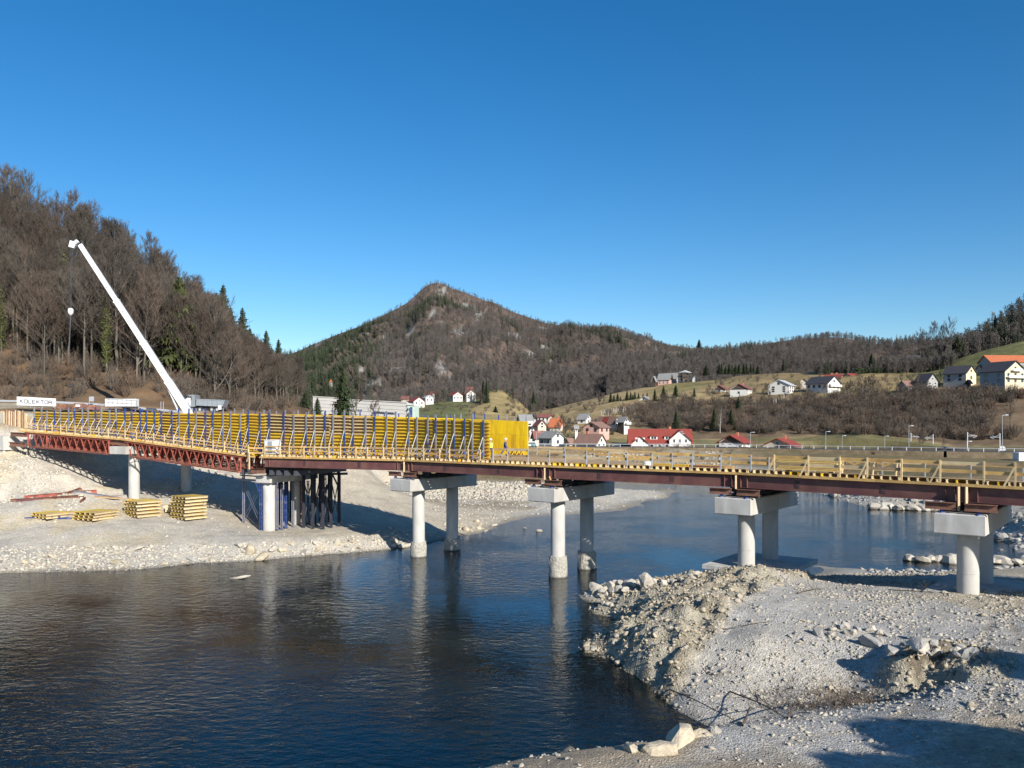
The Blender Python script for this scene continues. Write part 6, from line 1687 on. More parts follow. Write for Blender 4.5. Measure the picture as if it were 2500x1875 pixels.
def car(x, yb, Y, L_, label, m, rz=0.0, grp=None):
    c = P(x, yb, Y); t = empty('parked_car', (0, 0, 0), label, 'car', grp)
    h = L_ / 2
    prof = [(-h, .3), (h, .3), (h, .72), (h * .95, .85), (h * .42, .92), (h * .12, 1.40), (-h * .55, 1.42), (-h * .88, .95), (-h, .9)]
    b = MB().extrude([(u, -.85, z) for u, z in prof], (0, 1.7, 0)); b.build('body', m, t)
    MB().extrude([(h * .36, -.87, .93), (h * .12, -.87, 1.32), (-h * .5, -.87, 1.34), (-h * .75, -.87, .95)][::-1], (0, .02, 0)).build('side_window', M['glass'], t)
    for u in (-.62, .62):
        for v in (-.8, .62):
            wo = MB().tube((u * h, v - .06, .31), (u * h, v + .16, .31), .31, n=14).build('wheel', M['tyre'], t); MB().tube((u * h, v - .08, .31), (u * h, v - .05, .31), .17, n=10).build('rim', M['galv'], wo)
    MB().box((h + .01, -.6, .68), (.04, .3, .14)).build('headlight', M['white'], t); MB().box((h + .01, .6, .68), (.04, .3, .14)).build('headlight', M['white'], t)
    t.location = c; t.rotation_euler = (0, 0, rz)
    return t
M['car_dark'] = mat('dark_car_paint', (.03, .035, .045), .3, var=.05); M['car_silver'] = mat('silver_car_paint', (.45, .46, .48), .3, .2, var=.05)
car(2393, 1127, 186, 4.2, 'dark car parked below the side road at the right', M['car_dark'])
car(2312, 1103, 224, 4.0, 'dark car on the side road behind the bushes', M['car_dark'], .2)
car(1945, 1123, 200, 4.1, 'dark car on the far bank road below the blue sign', M['car_dark'])
car(1655, 1103, 258, 4.2, 'silver car parked before the right gable of the inn', M['car_silver'], .1)
car(1508, 1096, 266, 4.2, 'silver car parked left of the inn', M['car_silver'], -.1)
# white van at the right edge
t = empty('parked_van', P(2494, 1133, 160), 'white box van cut by the right edge beyond the railing', 'van')
MB().box(P(2496, 1118, 161), (2.6, 2.0, 2.2)).build('body', M['white'], t); MB().box(P(2484, 1116, 159.97), (.25, .05, .12)).build('door_handle', M['dark_steel'], t)
MB().bar(P(2486, 1120, 159.95), P(2503, 1121, 159.95), .05, .12).build('stripe', M['galv'], t)
for x in (2489, 2503): MB().tube(P(x, 1130, 159.9), P(x, 1130, 160.3), .38, n=12).build('wheel', M['tyre'], t)
# fence by the lot
t = empty('mesh_fence', P(2420, 1132, 165), 'grey mesh fence along the yard at the right', 'fence')
for k in range(14): MB().bar(P(2412 + k * 6.4, 1134, 166), P(2412 + k * 6.4, 1121 , 166), .05, .05, up=(0, 1, 0)).build('post', M['galv'], t)
for y in (1122, 1128): MB().bar(P(2411, y, 165.9), P(2500, y, 165.9), .04, .05).build('rail', M['galv'], t)
MB().box(P(2455, 1128, 168), (6.5, .1, 1.0)).build('panel', W['grey'], t)
# bus beyond the yellow panel
t = empty('bus', P(1294, 1092, 240), 'white and green bus on the road right of the yellow panel', 'bus')
MB().box(P(1293, 1084, 241), (4.6, 2.2, 1.5)).build('body', M['white'], t); MB().box(P(1296, 1082.5, 239.88), (2.8, .05, .6)).build('window_band', M['glass'], t)
MB().box(P(1303, 1087, 239.87), (1.6, .05, .5)).build('green_band', mat('green_paint', (.05, .25, .18), .5), t)
for x in (1283, 1303): MB().tube(P(x, 1091, 239.8), P(x, 1091, 240.2), .42, n=12).build('wheel', M['tyre'], t)
# blue sign board with pale lettering
t = empty('sign_board', P(1946, 1112, 246), 'blue sign board with white lettering on the garage wall', 'sign')
sb = lambda u, v, o=0: P(lerp(1936, 1955, u), lerp(1110, 1101, v), 246 - o)
MB().extrude([sb(0, 0), sb(1, 0), sb(1, 1), sb(0, 1)], (0, .1, 0)).build('board', mat('blue_sign', (.02, .05, .28), .5, var=.05), t)
FONT['C'] = [((1, .1), (.8, 0)), ((.8, 0), (.15, 0)), ((.15, 0), (0, .2)), ((0, .2), (0, .8)), ((0, .8), (.15, 1)), ((.15, 1), (.8, 1)), ((.8, 1), (1, .9))]
for k, ch in enumerate('COR'):
    b = MB(); u0 = .28 + k * .2
    for p, q in FONT[ch]: b.bar(sb(u0 + p[0] * .15, .3 + p[1] * .4, .03), sb(u0 + q[0] * .15, .3 + q[1] * .4, .03), .09, .03, up=(0, -1, 0))
    b.build('letter', M['white'], t)
house(1917, 1955, 1093, 1112, 247.5, -8, .6, .10, 'x', 'white', 'greyroof', 'white garage wall carrying the blue sign beside the low red roofed house', (0, 0), (0, 0), VG, over=.1)
tag(MB().box(P(2120, 1114, 218), (7.5, 2.2, .45)).build('blue_tarp', M['blue'], origin=P(2120, 1114, 218)), 'flat blue tarpaulin covered heap at the foot of the grass bank', 'tarpaulin')
# vineyard and fence posts on the slope
for k in range(22):
    x = lerp(1468, 1556, k / 21) ; y = lerp(1012, 997, k / 21) + RND.uniform(-2, 4); g = MEAD.at(x, y + 2)
    tag(MB().bar(g - UPZ * .3, g + UPZ * 2.2, .14, .14, up=(0, 1, 0)).build('vine_post', M['prop'], origin=g), 'pale post in the small vineyard above the terrace houses', 'post', 'vineyard posts')
for k in range(6):
    x = lerp(1882, 1914, k / 5); g = MEAD.at(x, lerp(990, 972, k / 5))
    tag(MB().bar(g - UPZ * .3, g + UPZ * 1.6, .16, .16, up=(0, 1, 0)).build('fence_post', M['prop'], origin=g), 'white fence post on the slope below the pale metal roofed house', 'post', 'white fence posts on the slope')
# ================================================================ TREES
M['bark'] = mat('grey_brown_bark', (.115, .10, .082), .95, var=.3, scale=1.5, rnd=.3)
M['twig'] = mat('brown_twigs', (.072, .061, .050), .95, var=.2, scale=.6, rnd=.4)
M['twig_red'] = mat('reddish_twigs', (.090, .067, .052), .95, var=.2, scale=.6, rnd=.3)
M['bush'] = mat('brown_bush_twigs', (.108, .088, .070), .95, var=.2, scale=.6, rnd=.35)
M['twig_far'] = mat('far_twigs', (.112, .097, .088), .95, var=.15, scale=.3, rnd=.35)  # paler and greyer than near twigs: distance haze put into the colour
M['spruce'] = mat('spruce_needles', (.036, .052, .022), .85, var=.3, scale=1.5, rnd=.25)
M['pine'] = mat('yellow_green_needles', (.062, .075, .022), .85, var=.3, scale=1.2, rnd=.2)
M['far_spruce'] = mat('far_needles', (.052, .076, .036), .9, var=.25, scale=.4, rnd=.3)
M['ivy'] = mat('ivy_leaves', (.085, .098, .028), .8, var=.3, scale=1.5, rnd=.2)
M['birch'] = mat('birch_bark', (.60, .57, .52), .85, var=.25, scale=2)

def rv(r, s=1.0): return Vector((r.uniform(-s, s), r.uniform(-s, s), r.uniform(-s, s)))
def tri(b, p, q, wd, r, mi=0):
    a = (q - p); s_ = a.cross(rv(r)); 
    if s_.length < 1e-4: s_ = Vector((1, 0, 0))
    s_ = s_.normalized() * wd
    n = len(b.v); b.v += [tuple(p - s_), tuple(p + s_), tuple(q)]; b.f.append((n, n + 1, n + 2)); b.m.append(mi)
def limb(b, pts, r0, r1, n=3, mi=0):
    k = len(pts); vs = []
    for i, p in enumerate(pts):
        d = (pts[min(i + 1, k - 1)] - pts[max(i - 1, 0)]).normalized()
        s_ = d.cross(Vector((.3, .9, .1))).normalized(); u = s_.cross(d); rr_ = lerp(r0, r1, i / (k - 1))
        for j in range(n):
            t = 2 * math.pi * j / n; vs.append(p + s_ * (rr_ * math.cos(t)) + u * (rr_ * math.sin(t)))
    fs = []
    for i in range(k - 1):
        for j in range(n): fs.append((i * n + j, i * n + (j + 1) % n, (i + 1) * n + (j + 1) % n, (i + 1) * n + j))
    b.add(vs, fs, mi)
def bend(r, p, d, L_, k, wob, up):
    pts = [p]; d = d.normalized()
    for i in range(k):
        d = (d + rv(r, wob) + Vector((0, 0, up))).normalized(); pts.append(pts[-1] + d * (L_ / k))
    return pts
def bare_tree(seed, H, cb, spread, nm, subs, twigs, tw=.05, r0=.28, fork=False, leaf=0):
    r = random.Random(seed); tb_, cbm = MB(), MB()
    top = Vector((r.uniform(-.8, .8), r.uniform(-.8, .8), H * .93))
    k = 9; tp = [Vector((top.x * (i / k) ** 1.5 + r.uniform(-.12, .12) * (i > 0), top.y * (i / k) ** 1.5 + r.uniform(-.12, .12) * (i > 0), H * .93 * i / k - (.6 if i == 0 else 0))) for i in range(k + 1)]
    limb(tb_, tp, r0, r0 * .12, 7)
    stems = [(tp, 1.0)]
    if fork:
        for q in range(2):
            i0 = int(k * (cb + .05)); d = Vector((r.uniform(-1, 1), r.uniform(-1, 1), 1.5)); pts = bend(r, tp[i0], d, H * (1 - cb) * .85, 6, .15, .15); limb(tb_, pts, r0 * .6, r0 * .1, 6); stems.append((pts, .8))
    leaves = []
    for m_ in range(nm):
        st, sc = stems[m_ % len(stems)]
        f = (cb + (1 - cb) * ((m_ + r.random()) / nm)) if sc == 1.0 else r.uniform(.15, 1)
        x = f * (len(st) - 1); i = min(int(x), len(st) - 2); p = st[i].lerp(st[i + 1], x - i)
        az = m_ * 2.4 + r.uniform(-.5, .5); el = lerp(.15, 1.05, f) + r.uniform(-.2, .2)
        d = Vector((math.cos(az) * math.cos(el), math.sin(az) * math.cos(el), math.sin(el)))
        L_ = spread * sc * (1 - .55 * ((f - cb) / (1 - cb)) ** 1.6 if f > cb else .7) * r.uniform(.7, 1.1)
        pts = bend(r, p, d, L_, 4, .16, .13); limb(tb_, pts, r0 * .30 * (1.1 - f * .7), .02, 4)
        for s_ in range(subs):
            g = r.uniform(.25, 1.0); x2 = g * 4; i2 = min(int(x2), 3); p2 = pts[i2].lerp(pts[i2 + 1], x2 - i2)
            d2 = ((pts[i2 + 1] - pts[i2]).normalized() + rv(r, .8) + Vector((0, 0, .35))).normalized()
            L2 = L_ * r.uniform(.28, .5); pts2 = bend(r, p2, d2, L2, 2, .2, .15); limb(cbm, pts2, .026, .012, 3)
            for w_ in range(twigs):
                h = r.uniform(.15, 1.0) * 2; i3 = min(int(h), 1); p3 = pts2[i3].lerp(pts2[i3 + 1], h - i3)
                d3 = ((pts2[i3 + 1] - pts2[i3]).normalized() + rv(r, .95) + Vector((0, 0, .3))).normalized()
                tri(cbm, p3, p3 + d3 * r.uniform(.5, 1.15) * (H / 18) ** .5, tw * r.uniform(.35, .75), r)
            if leaf and r.random() < leaf:
                leaves.append(p2)
    lb = MB()
    if leaf:
        for _ in range(900): leaves.append(tp[r.randint(1, k - 1)].lerp(tp[r.randint(1, k - 1)], r.random()) + rv(r, .7))
        for p in leaves:
            for q in range(2):
                c = p + rv(r, .5); u = rv(r, .22); v = rv(r, .22); n = len(lb.v); lb.v += [tuple(c - u), tuple(c + v), tuple(c + u)]; lb.f.append((n, n + 1, n + 2)); lb.m.append(0)
    return tb_, cbm, lb
def spruce(seed, H, rad, layers, per, seg=5, ragged=.25, cb=.04):
    r = random.Random(seed); tb_, cm = MB(), MB()
    limb(tb_, [Vector((0, 0, -.5)), Vector((0, 0, H * .5)), Vector((0, 0, H * .97))], .02 * H * .7, .02, 6)
    for l in range(layers):
        f = (l + .5) / layers; z = H * lerp(cb, .985, f)
        R_ = rad * (1 - f) ** .82 * r.uniform(1 - ragged, 1 + ragged * .4) + .12
        for k in range(per):
            az = 2 * math.pi * (k + r.random()) / per + l * .7
            dv_ = Vector((math.cos(az), math.sin(az), 0)); sd = Vector((-dv_.y, dv_.x, 0))
            Rl = R_ * r.uniform(.72, 1.12); droop = lerp(.42, -.25, f)
            p0 = Vector((0, 0, z + .1)); prev = p0
            for s_ in range(seg):
                g = (s_ + 1) / seg; q = p0 + dv_ * (Rl * g) + Vector((0, 0, -droop * Rl * g ** 1.3 * .8 + .16 * Rl * max(0, g - .65)))
                wd = Rl * .17 * (1.15 - g * .8) + .06
                for sg in (-1, 1):
                    tipv = prev.lerp(q, .8) + sd * (sg * wd * r.uniform(1.0, 2.0)) + dv_ * (.18 * Rl) - Vector((0, 0, wd * r.uniform(.3, .9)))
                    n = len(cm.v); cm.v += [tuple(prev), tuple(q), tuple(tipv)]; cm.f.append((n, n + 1, n + 2)); cm.m.append(0)
                for q_ in range(2):      # hanging needles
                    e_ = prev.lerp(q, r.random()); dd = dv_ * r.uniform(-.2, .35) * Rl * .4 + sd * r.uniform(-.35, .35) * Rl * .5
                    ln_ = min(H / layers * r.uniform(1.2, 2.2), .25 * Rl + .4); n = len(cm.v)
                    cm.v += [tuple(e_ - sd * wd * .9), tuple(e_ + sd * wd * .9 + dv_ * .1), tuple(e_ + dd - Vector((0, 0, ln_)))]; cm.f.append((n, n + 1, n + 2)); cm.m.append(0)
                prev = q
    n = len(cm.v)
    for a in range(3):
        t = a * 2.1; cm.v += [(math.cos(t) * .12, math.sin(t) * .12, H * .93), (-math.cos(t) * .12, -math.sin(t) * .12, H * .93), (0, 0, H * 1.02)]; cm.f.append((n, n + 1, n + 2)); cm.m.append(0); n += 3
    return tb_, cm
def bush(seed, H, rad, stems, twigs, tw=.05):
    r = random.Random(seed); b = MB()
    for s_ in range(stems):
        az = r.uniform(0, 6.28); d = Vector((math.cos(az) * .55, math.sin(az) * .55, 1.0)) * 1; p = Vector((math.cos(az) * rad * .25 * r.random(), math.sin(az) * rad * .25 * r.random(), -.2))
        pts = bend(r, p, d, H * r.uniform(.6, 1.05), 4, .22, .08); limb(b, pts, .04, .012, 3)
        for w_ in range(twigs):
            x = r.uniform(.8, 4); i = min(int(x), 3); p3 = pts[i].lerp(pts[i + 1], x - i); d3 = ((pts[i + 1] - pts[i]).normalized() + rv(r, .9) + Vector((0, 0, .25))).normalized()
            tri(b, p3, p3 + d3 * r.uniform(.35, .9) * H / 4, tw * r.uniform(.4, .8), r)
    return b
def proto_tree(name, tb_, cm, mt, mc, leaf=None, ml=None):
    e = bpy.data.objects.new(name, None); COL.objects.link(e); e.empty_display_size = .5
    a = tb_.build('trunk', mt, None, True); a.parent = e
    c = cm.build('crown', mc); c.parent = e
    if leaf is not None and leaf.v: l = leaf.build('ivy', ml); l.parent = e
    e['_new'] = 1
    return e
BARE = []
for k, (H, cbf, sp, nm) in enumerate(((19, .34, 6.8, 34), (17, .28, 7.2, 34), (20, .42, 6.2, 30), (16, .25, 6.4, 32), (18, .36, 7.0, 34))):
    tb_, cm, _ = bare_tree(100 + k, H, cbf, sp, nm, 9, 13, .042, .26, k % 2 == 1); BARE.append(proto_tree('bare_tree', tb_, cm, M['bark'], M['twig'] if k % 3 else M['twig_red']))
IVY = []
for k in range(2):
    tb_, cm, lf = bare_tree(140 + k, 18, .3, 4.2, 26, 7, 7, .05, .26, False, .5); IVY.append(proto_tree('ivy_tree', tb_, cm, M['bark'], M['twig'], lf, M['ivy']))
SMALL = []
for k, (H, cbf, sp, nm) in enumerate(((8, .2, 3.4, 22), (7, .15, 3.0, 20), (9, .22, 3.2, 22), (6.5, .12, 3.2, 20))):
    tb_, cm, _ = bare_tree(160 + k, H, cbf, sp, nm, 7, 9, .05, .13, k % 2 == 0); SMALL.append(proto_tree('bare_tree', tb_, cm, M['bark'], M['bush'] if k % 2 else M['twig_red']))
SPR = []
for k, (H, rad, ly, per, rg) in enumerate(((16, 3.0, 30, 9, .25), (14, 2.2, 26, 9, .2), (18, 3.6, 30, 9, .4))):
    tb_, cm = spruce(180 + k, H, rad, ly, per, 5, rg); SPR.append(proto_tree('spruce', tb_, cm, M['bark'], M['spruce']))
tb_, cm = spruce(190, 17, 6.6, 26, 8, 6, .65, .16); PINE = proto_tree('green_conifer', tb_, cm, M['bark'], M['pine'])
tb_, cm, _ = bare_tree(195, 13, .2, 2.2, 30, 6, 8, .04, .12); BIRCH = proto_tree('birch', tb_, cm, M['birch'], M['twig'])

TR = random.Random(77)
def put(proto, loc, scale, label, group=None, cat='tree', rz=None, name=None):
    if proto.get('_new'): o = proto; del o['_new']
    else: o = copy_tree(proto)
    if '_new' in o: del o['_new']
    o.location = loc; o.rotation_euler = (0, 0, TR.uniform(0, 6.28) if rz is None else rz)
    s = scale if isinstance(scale, tuple) else (scale, scale, scale); o.scale = s
    o['label'] = label; o['category'] = cat
    if group: o['group'] = group
    elif 'group' in o: del o['group']
    return o
# --- wood on the left hill
GW = 'bare trees of the wood behind the crane'
def left_ok(px, v): return not (380 < px < 500 and v < .34) and not (abs(px - 285) < 16 and v < .5) and v > (.52 if px < 60 else .40 if px < 330 else .30 if px < 430 else .20)
spots = []
tries = 0
while len(spots) < 165 and tries < 12000:
    tries += 1
    px, v = TR.uniform(-120, 730), TR.uniform(.2, 1.0)
    if not left_ok(px, v): continue
    p = LEFT.uv(np.array([px]), np.array([v]))[0]
    if any((p[0] - q[0]) ** 2 + (p[1] - q[1]) ** 2 < 7.5 for q in spots): continue
    spots.append((p[0], p[1], p[2], px, v))
for px in range(-20, 720, 27):
    p = LEFT.uv(np.array([px + TR.uniform(-6, 6)]), np.array([1.0]))[0]; spots.append((p[0], p[1], p[2], px, 1.0))
for (x, y, z, px, v) in spots:
    sc = TR.uniform(.78, 1.08) * (1.0 if px < 420 else .82 if px < 560 else .68)
    edge = v < .5
    zone = 'left of the hanging hook' if px < 165 else 'between hanging hook and boom' if px < 290 else 'behind the crane boom' if px < 420 else 'right of the big green conifer' if px < 560 else 'at the low right end'
    row_ = 'on the skyline' if v > .9 else 'high on the hill' if v > .62 else 'halfway up the hill' if v > .42 else 'at the lower edge of the wood'
    if TR.random() < .20 and px < 430: put(TR.choice(IVY), (x, y, z - .2), sc, 'ivy grown tree %s %s' % (row_, zone), 'ivy grown trees of the wood')
    else: put(TR.choice(BARE), (x, y, z - .2), (sc * TR.uniform(.9, 1.1), sc * TR.uniform(.9, 1.1), sc), 'bare brown tree %s %s' % (row_, zone), GW)
def on_left(px, py): return LEFT.at(px, py)
put(BARE[4], on_left(285, 905), 1.35, 'tallest grey trunked tree just left of the crane boom')
for (px, py, sc, lab) in ((85, 800, .95, 'ivy covered tree at the left edge of the open slope'), (160, 815, 1.1, 'ivy covered tree behind the hanging hook'), (212, 850, .9, 'ivy covered tree right of the hanging hook'), (15, 760, .8, 'bright ivy covered tree at the far left edge')):
    put(IVY[0], on_left(px, py), sc, lab)
put(PINE, on_left(438, 925), 1.22, 'big yellow green conifer right of the crane boom')
put(PINE, on_left(482, 930), .95, 'smaller yellow green conifer right of the big one')
put(SPR[2], on_left(420, 905), (1.35, 1.35, .95), 'dark spruce left of the big yellow green conifer')
put(SPR[0], on_left(610, 925), (1.3, 1.3, .95), 'dark spruce low on the right end of the wood')
for (px, py, h, lab) in ((545, 890, 1.25, 'dark spruce at the left of the ridge group'), (563, 900, 1.1, 'dark spruce in the middle of the ridge group'), (592, 915, 1.1, 'dark spruce at the right of the ridge group'), (650, 950, 1.12, 'dark spruce standing alone on the skyline right of the wood'), (680, 965, .98, 'dark spruce at the right foot of the wood'), (665, 968, .8, 'dark spruce between the two outer ones at the foot of the wood'), (700, 985, .8, 'low dark spruce at the lower end of the wood'), (528, 880, 1.05, 'small dark spruce left of the ridge group')):
    put(SPR[TR.randint(0, 2)], on_left(px, py), (h * 1.3, h * 1.3, h), lab)
# --- conifers and single trees in the valley
g0 = gz(-49, 236)
def at_px(px, ytop, ybase, Y, proto, Hp, label, group=None, wide=1.0, cat='tree'):
    c = P(px, ybase, Y); h = (ybase - ytop) * Y / FPX
    s = h / Hp
    wide *= 1.45 if Hp in (16, 14, 18) and proto in SPR else 1
    return put(proto, c - Vector((0, 0, .3)), (s * wide, s * wide, s), label, group, cat)
at_px(838, 893, 1035, 238, SPR[2], 18, 'large spruce standing in front of the white factory', wide=1.0)
at_px(745, 945, 1030, 232, SPR[2], 18, 'broad dark spruce at the left end of the factory', wide=1.15)
at_px(722, 955, 1030, 225, SPR[0], 16, 'spruce left of the broad dark spruce by the factory', wide=1.2)
at_px(775, 968, 1030, 235, SPR[1], 14, 'small spruce between the two big factory spruces', wide=1.3)
at_px(868, 925, 1030, 245, SMALL[2], 9, 'bare yellowish tree right of the large factory spruce')
at_px(918, 975, 1035, 270, SMALL[0], 8, 'bare tree in front of the factory windows')
at_px(1180, 925, 982, 500, SPR[1], 14, 'tall dark narrow conifer left on the knoll', wide=.75); at_px(1188, 928, 985, 500, SPR[1], 14, 'tall dark narrow conifer right of its twin on the knoll', wide=.75)
at_px(1112, 948, 962, 530, SPR[0], 16, 'round dark spruce behind the white knoll houses', wide=1.6)
at_px(1081, 950, 972, 528, SPR[0], 16, 'dark spruce left of the white knoll houses', wide=1.4); at_px(1070, 958, 976, 526, SPR[1], 14, 'second dark spruce left of the white knoll houses', wide=1.4)
at_px(1210, 990, 1006, 465, SPR[0], 16, 'small dark bush like spruce on the green knoll', wide=2.0)
at_px(1303, 955, 985, 530, SPR[0], 16, 'dark spruce between knoll and meadow spur', wide=1.1)
yz = [(1491, 957, 993, 1), (1499, 962, 995, 2), (1508, 958, 994, 0), (1522, 972, 992, 1), (1531, 952, 985, 0), (1540, 955, 985, 1), (1550, 954, 983, 0), (1559, 957, 980, 1), (1570, 958, 978, 0), (1580, 956, 976, 1), (1515, 966, 994, 1), (1545, 960, 985, 2)]
for k, (x, a, c, i) in enumerate(yz): at_px(x, a, c, 425, SPR[i], (16, 14, 18)[i], 'young dark spruce in the row left of the half hidden white house', 'row of young spruces on the meadow', 1.05)
for (x, a, c, Y, i, wd, lab) in ((1599, 948, 995, 398, 0, .9, 'spruce right of the half hidden white house'), (1620, 940, 994, 396, 2, 1.1, 'large spruce below the pink farmhouse'), (1650, 938, 985, 400, 1, 1.3, 'green conifer below the pink farmhouse'), (1695, 945, 985, 390, 1, .9, 'slim conifer on the slope right of the farmhouse'),
                                 (1651, 1000, 1052, 300, 0, 1.15, 'dark spruce behind the roof of the inn'), (1744, 992, 1052, 300, 0, .95, 'dark spruce left of the white birch'), (1785, 996, 1056, 298, 0, 1.0, 'dark spruce right of the white birch'), (1803, 966, 1006, 330, 2, 1.2, 'round dark pine below the maroon roofed house'), (1961, 1040, 1062, 292, 1, 1.4, 'small dark conifer at the foot of the bushes'),
                                 (1724, 888, 915, 470, 2, 1.5, 'round dark pine on the meadow crest right of the tower'), (2128, 862, 905, 408, 0, 1.5, 'dark rounded conifer above the hedge'), (2152, 868, 903, 412, 1, 1.4, 'dull green conifer right of the rounded one'), (2105, 880, 905, 410, 1, 1.6, 'olive conifer left of the rounded one'), (2338, 818, 856, 420, 0, 1.8, 'dark spreading yew on the edge of the right meadow'), (1912, 880, 905, 452, 2, 1.1, 'dark leaning pine above the pale metal roofed house'),
                                 (2430, 768, 814, 438, 1, 1.0, 'spruce on the skyline of the right hill'), (1707, 828, 858, 1180, 0, 1.4, 'lone spruce on the skyline between mountain and far hill')):
    at_px(x, a, c, Y, SPR[i], (16, 14, 18)[i], lab, None, wd)
for k in range(12): at_px(1755 + k * 8.5 + TR.uniform(-2, 2), 884 + TR.uniform(0, 8), 912, 475, SPR[k % 3], (16, 14, 18)[k % 3], 'dark spruce in the clump on the upper edge of the dry meadow', 'spruces above the dry meadow', 1.2)
at_px(1758, 988, 1052, 292, BIRCH, 13, 'white stemmed birch between two dark spruces')
# hedge
b = MB(); hr = random.Random(3)
for k in range(1500):
    c = P(hr.uniform(2082, 2178), lerp(912, 900, hr.random()), 402 + hr.uniform(-1, 1)); u, v = rv(hr, .6), rv(hr, .6); n = len(b.v); b.v += [tuple(c - u), tuple(c + v), tuple(c + u)]; b.f.append((n, n + 1, n + 2)); b.m.append(0)
tag(b.build('hedge', M['spruce'], origin=P(2130, 914, 402)), 'long dark clipped hedge on the upper hillside', 'hedge')
# single bare trees
for (x, a, c, Y, i, H, wd, lab) in ((1461, 958, 1008, 430, 0, 8, 1.0, 'wide bare tree standing alone on the dry meadow'), (2322, 775, 868, 402, 1, 18, .8, 'tallest bare tree on the skyline right of the saddle'), (2280, 785, 862, 408, 0, 20, .9, 'wide bare tree on the skyline left of the tallest one'), (2247, 800, 866, 412, 3, 17, .9, 'smaller bare tree at the left of the skyline group'), (2300, 795, 866, 406, 2, 21, .8, 'slim bare tree between the two skyline trees'),
                                    (1975, 958, 1014, 330, 0, 8, 1.1, 'dark many stemmed bare tree on the slope below the dark roofed house'), (2012, 968, 1006, 328, 2, 9, 1.0, 'slim bare tree below the dark roofed house'), (2242, 880, 952, 315, 4, 19, .7, 'tall bare tree before the old dark house'), (2466, 960, 1042, 250, 3, 17, .6, 'bare tree on the dry slope at the right edge'), (2130, 1043, 1072, 262, 1, 7, 1.0, 'pale bare tree on the path above the terraced grass'),
                                    (2250, 1056, 1092, 236, 3, 6.5, .7, 'small bare tree between the left catenary masts'), (2305, 1062, 1094, 232, 1, 7, .6, 'thin sapling right of the second catenary mast'), (1375, 1018, 1060, 300, 3, 6.5, 1.2, 'dark bare tree left of the narrow white shed'), (1390, 1022, 1062, 296, 1, 7, 1.2, 'dense bare tree beside the narrow white shed'), (1360, 1030, 1064, 292, 0, 8, 1.0, 'bare tree right of the orange roof'), (1286, 1052, 1086, 262, 2, 9, 1.2, 'dense bare tree beside the yellow panel edge'), (1728, 940, 975, 400, 0, 8, 1, 'bare orchard tree right of the slim conifer')):
    pr_ = BARE[i] if H > 12 else SMALL[i]
    at_px(x, a, c, Y, pr_, H, lab, None, wd)
# --- thicket on the right slope: single trees
GB = 'bare trees of the thicket on the right slope'
nT = 0; tries = 0; taken = []
while nT < 72 and tries < 5000:
    tries += 1
    px = TR.uniform(1520, 2480); py = TR.uniform(962, 1058)
    lo = np.interp(px, [1520, 1600, 1700, 1900, 2100, 2300, 2480], [1000, 985, 985, 985, 968, 955, 965]); hi = np.interp(px, [1520, 1700, 1850, 2050, 2200, 2350, 2480], [1045, 1050, 1056, 1056, 1062, 1085, 1075])
    if not (lo < py < hi) or (px > 2400 and py > 1000): continue
    if any(abs(px - q[0]) < 9 and abs(py - q[1]) < 7 for q in taken): continue
    taken.append((px, py)); p = MEAD.at(px, py); nT += 1
    put(TR.choice(SMALL), p - Vector((0, 0, .2)), TR.uniform(.65, 1.0), 'bare brown tree of the thicket %s' % ('behind the inn' if px < 1720 else 'between birch and pale metal roofed house' if px < 1900 else 'below the dark roofed house' if px < 2100 else 'below the old dark house' if px < 2290 else 'below the cream gabled houses'), GB)
# orchard trees and shrubs between the upper houses
for k in range(26):
    px, py = TR.uniform(1700, 2300), TR.uniform(935, 972)
    put(TR.choice(SMALL), MEAD.at(px, py), TR.uniform(.4, .7), 'small bare garden tree among the hillside houses', 'garden trees among the hillside houses')

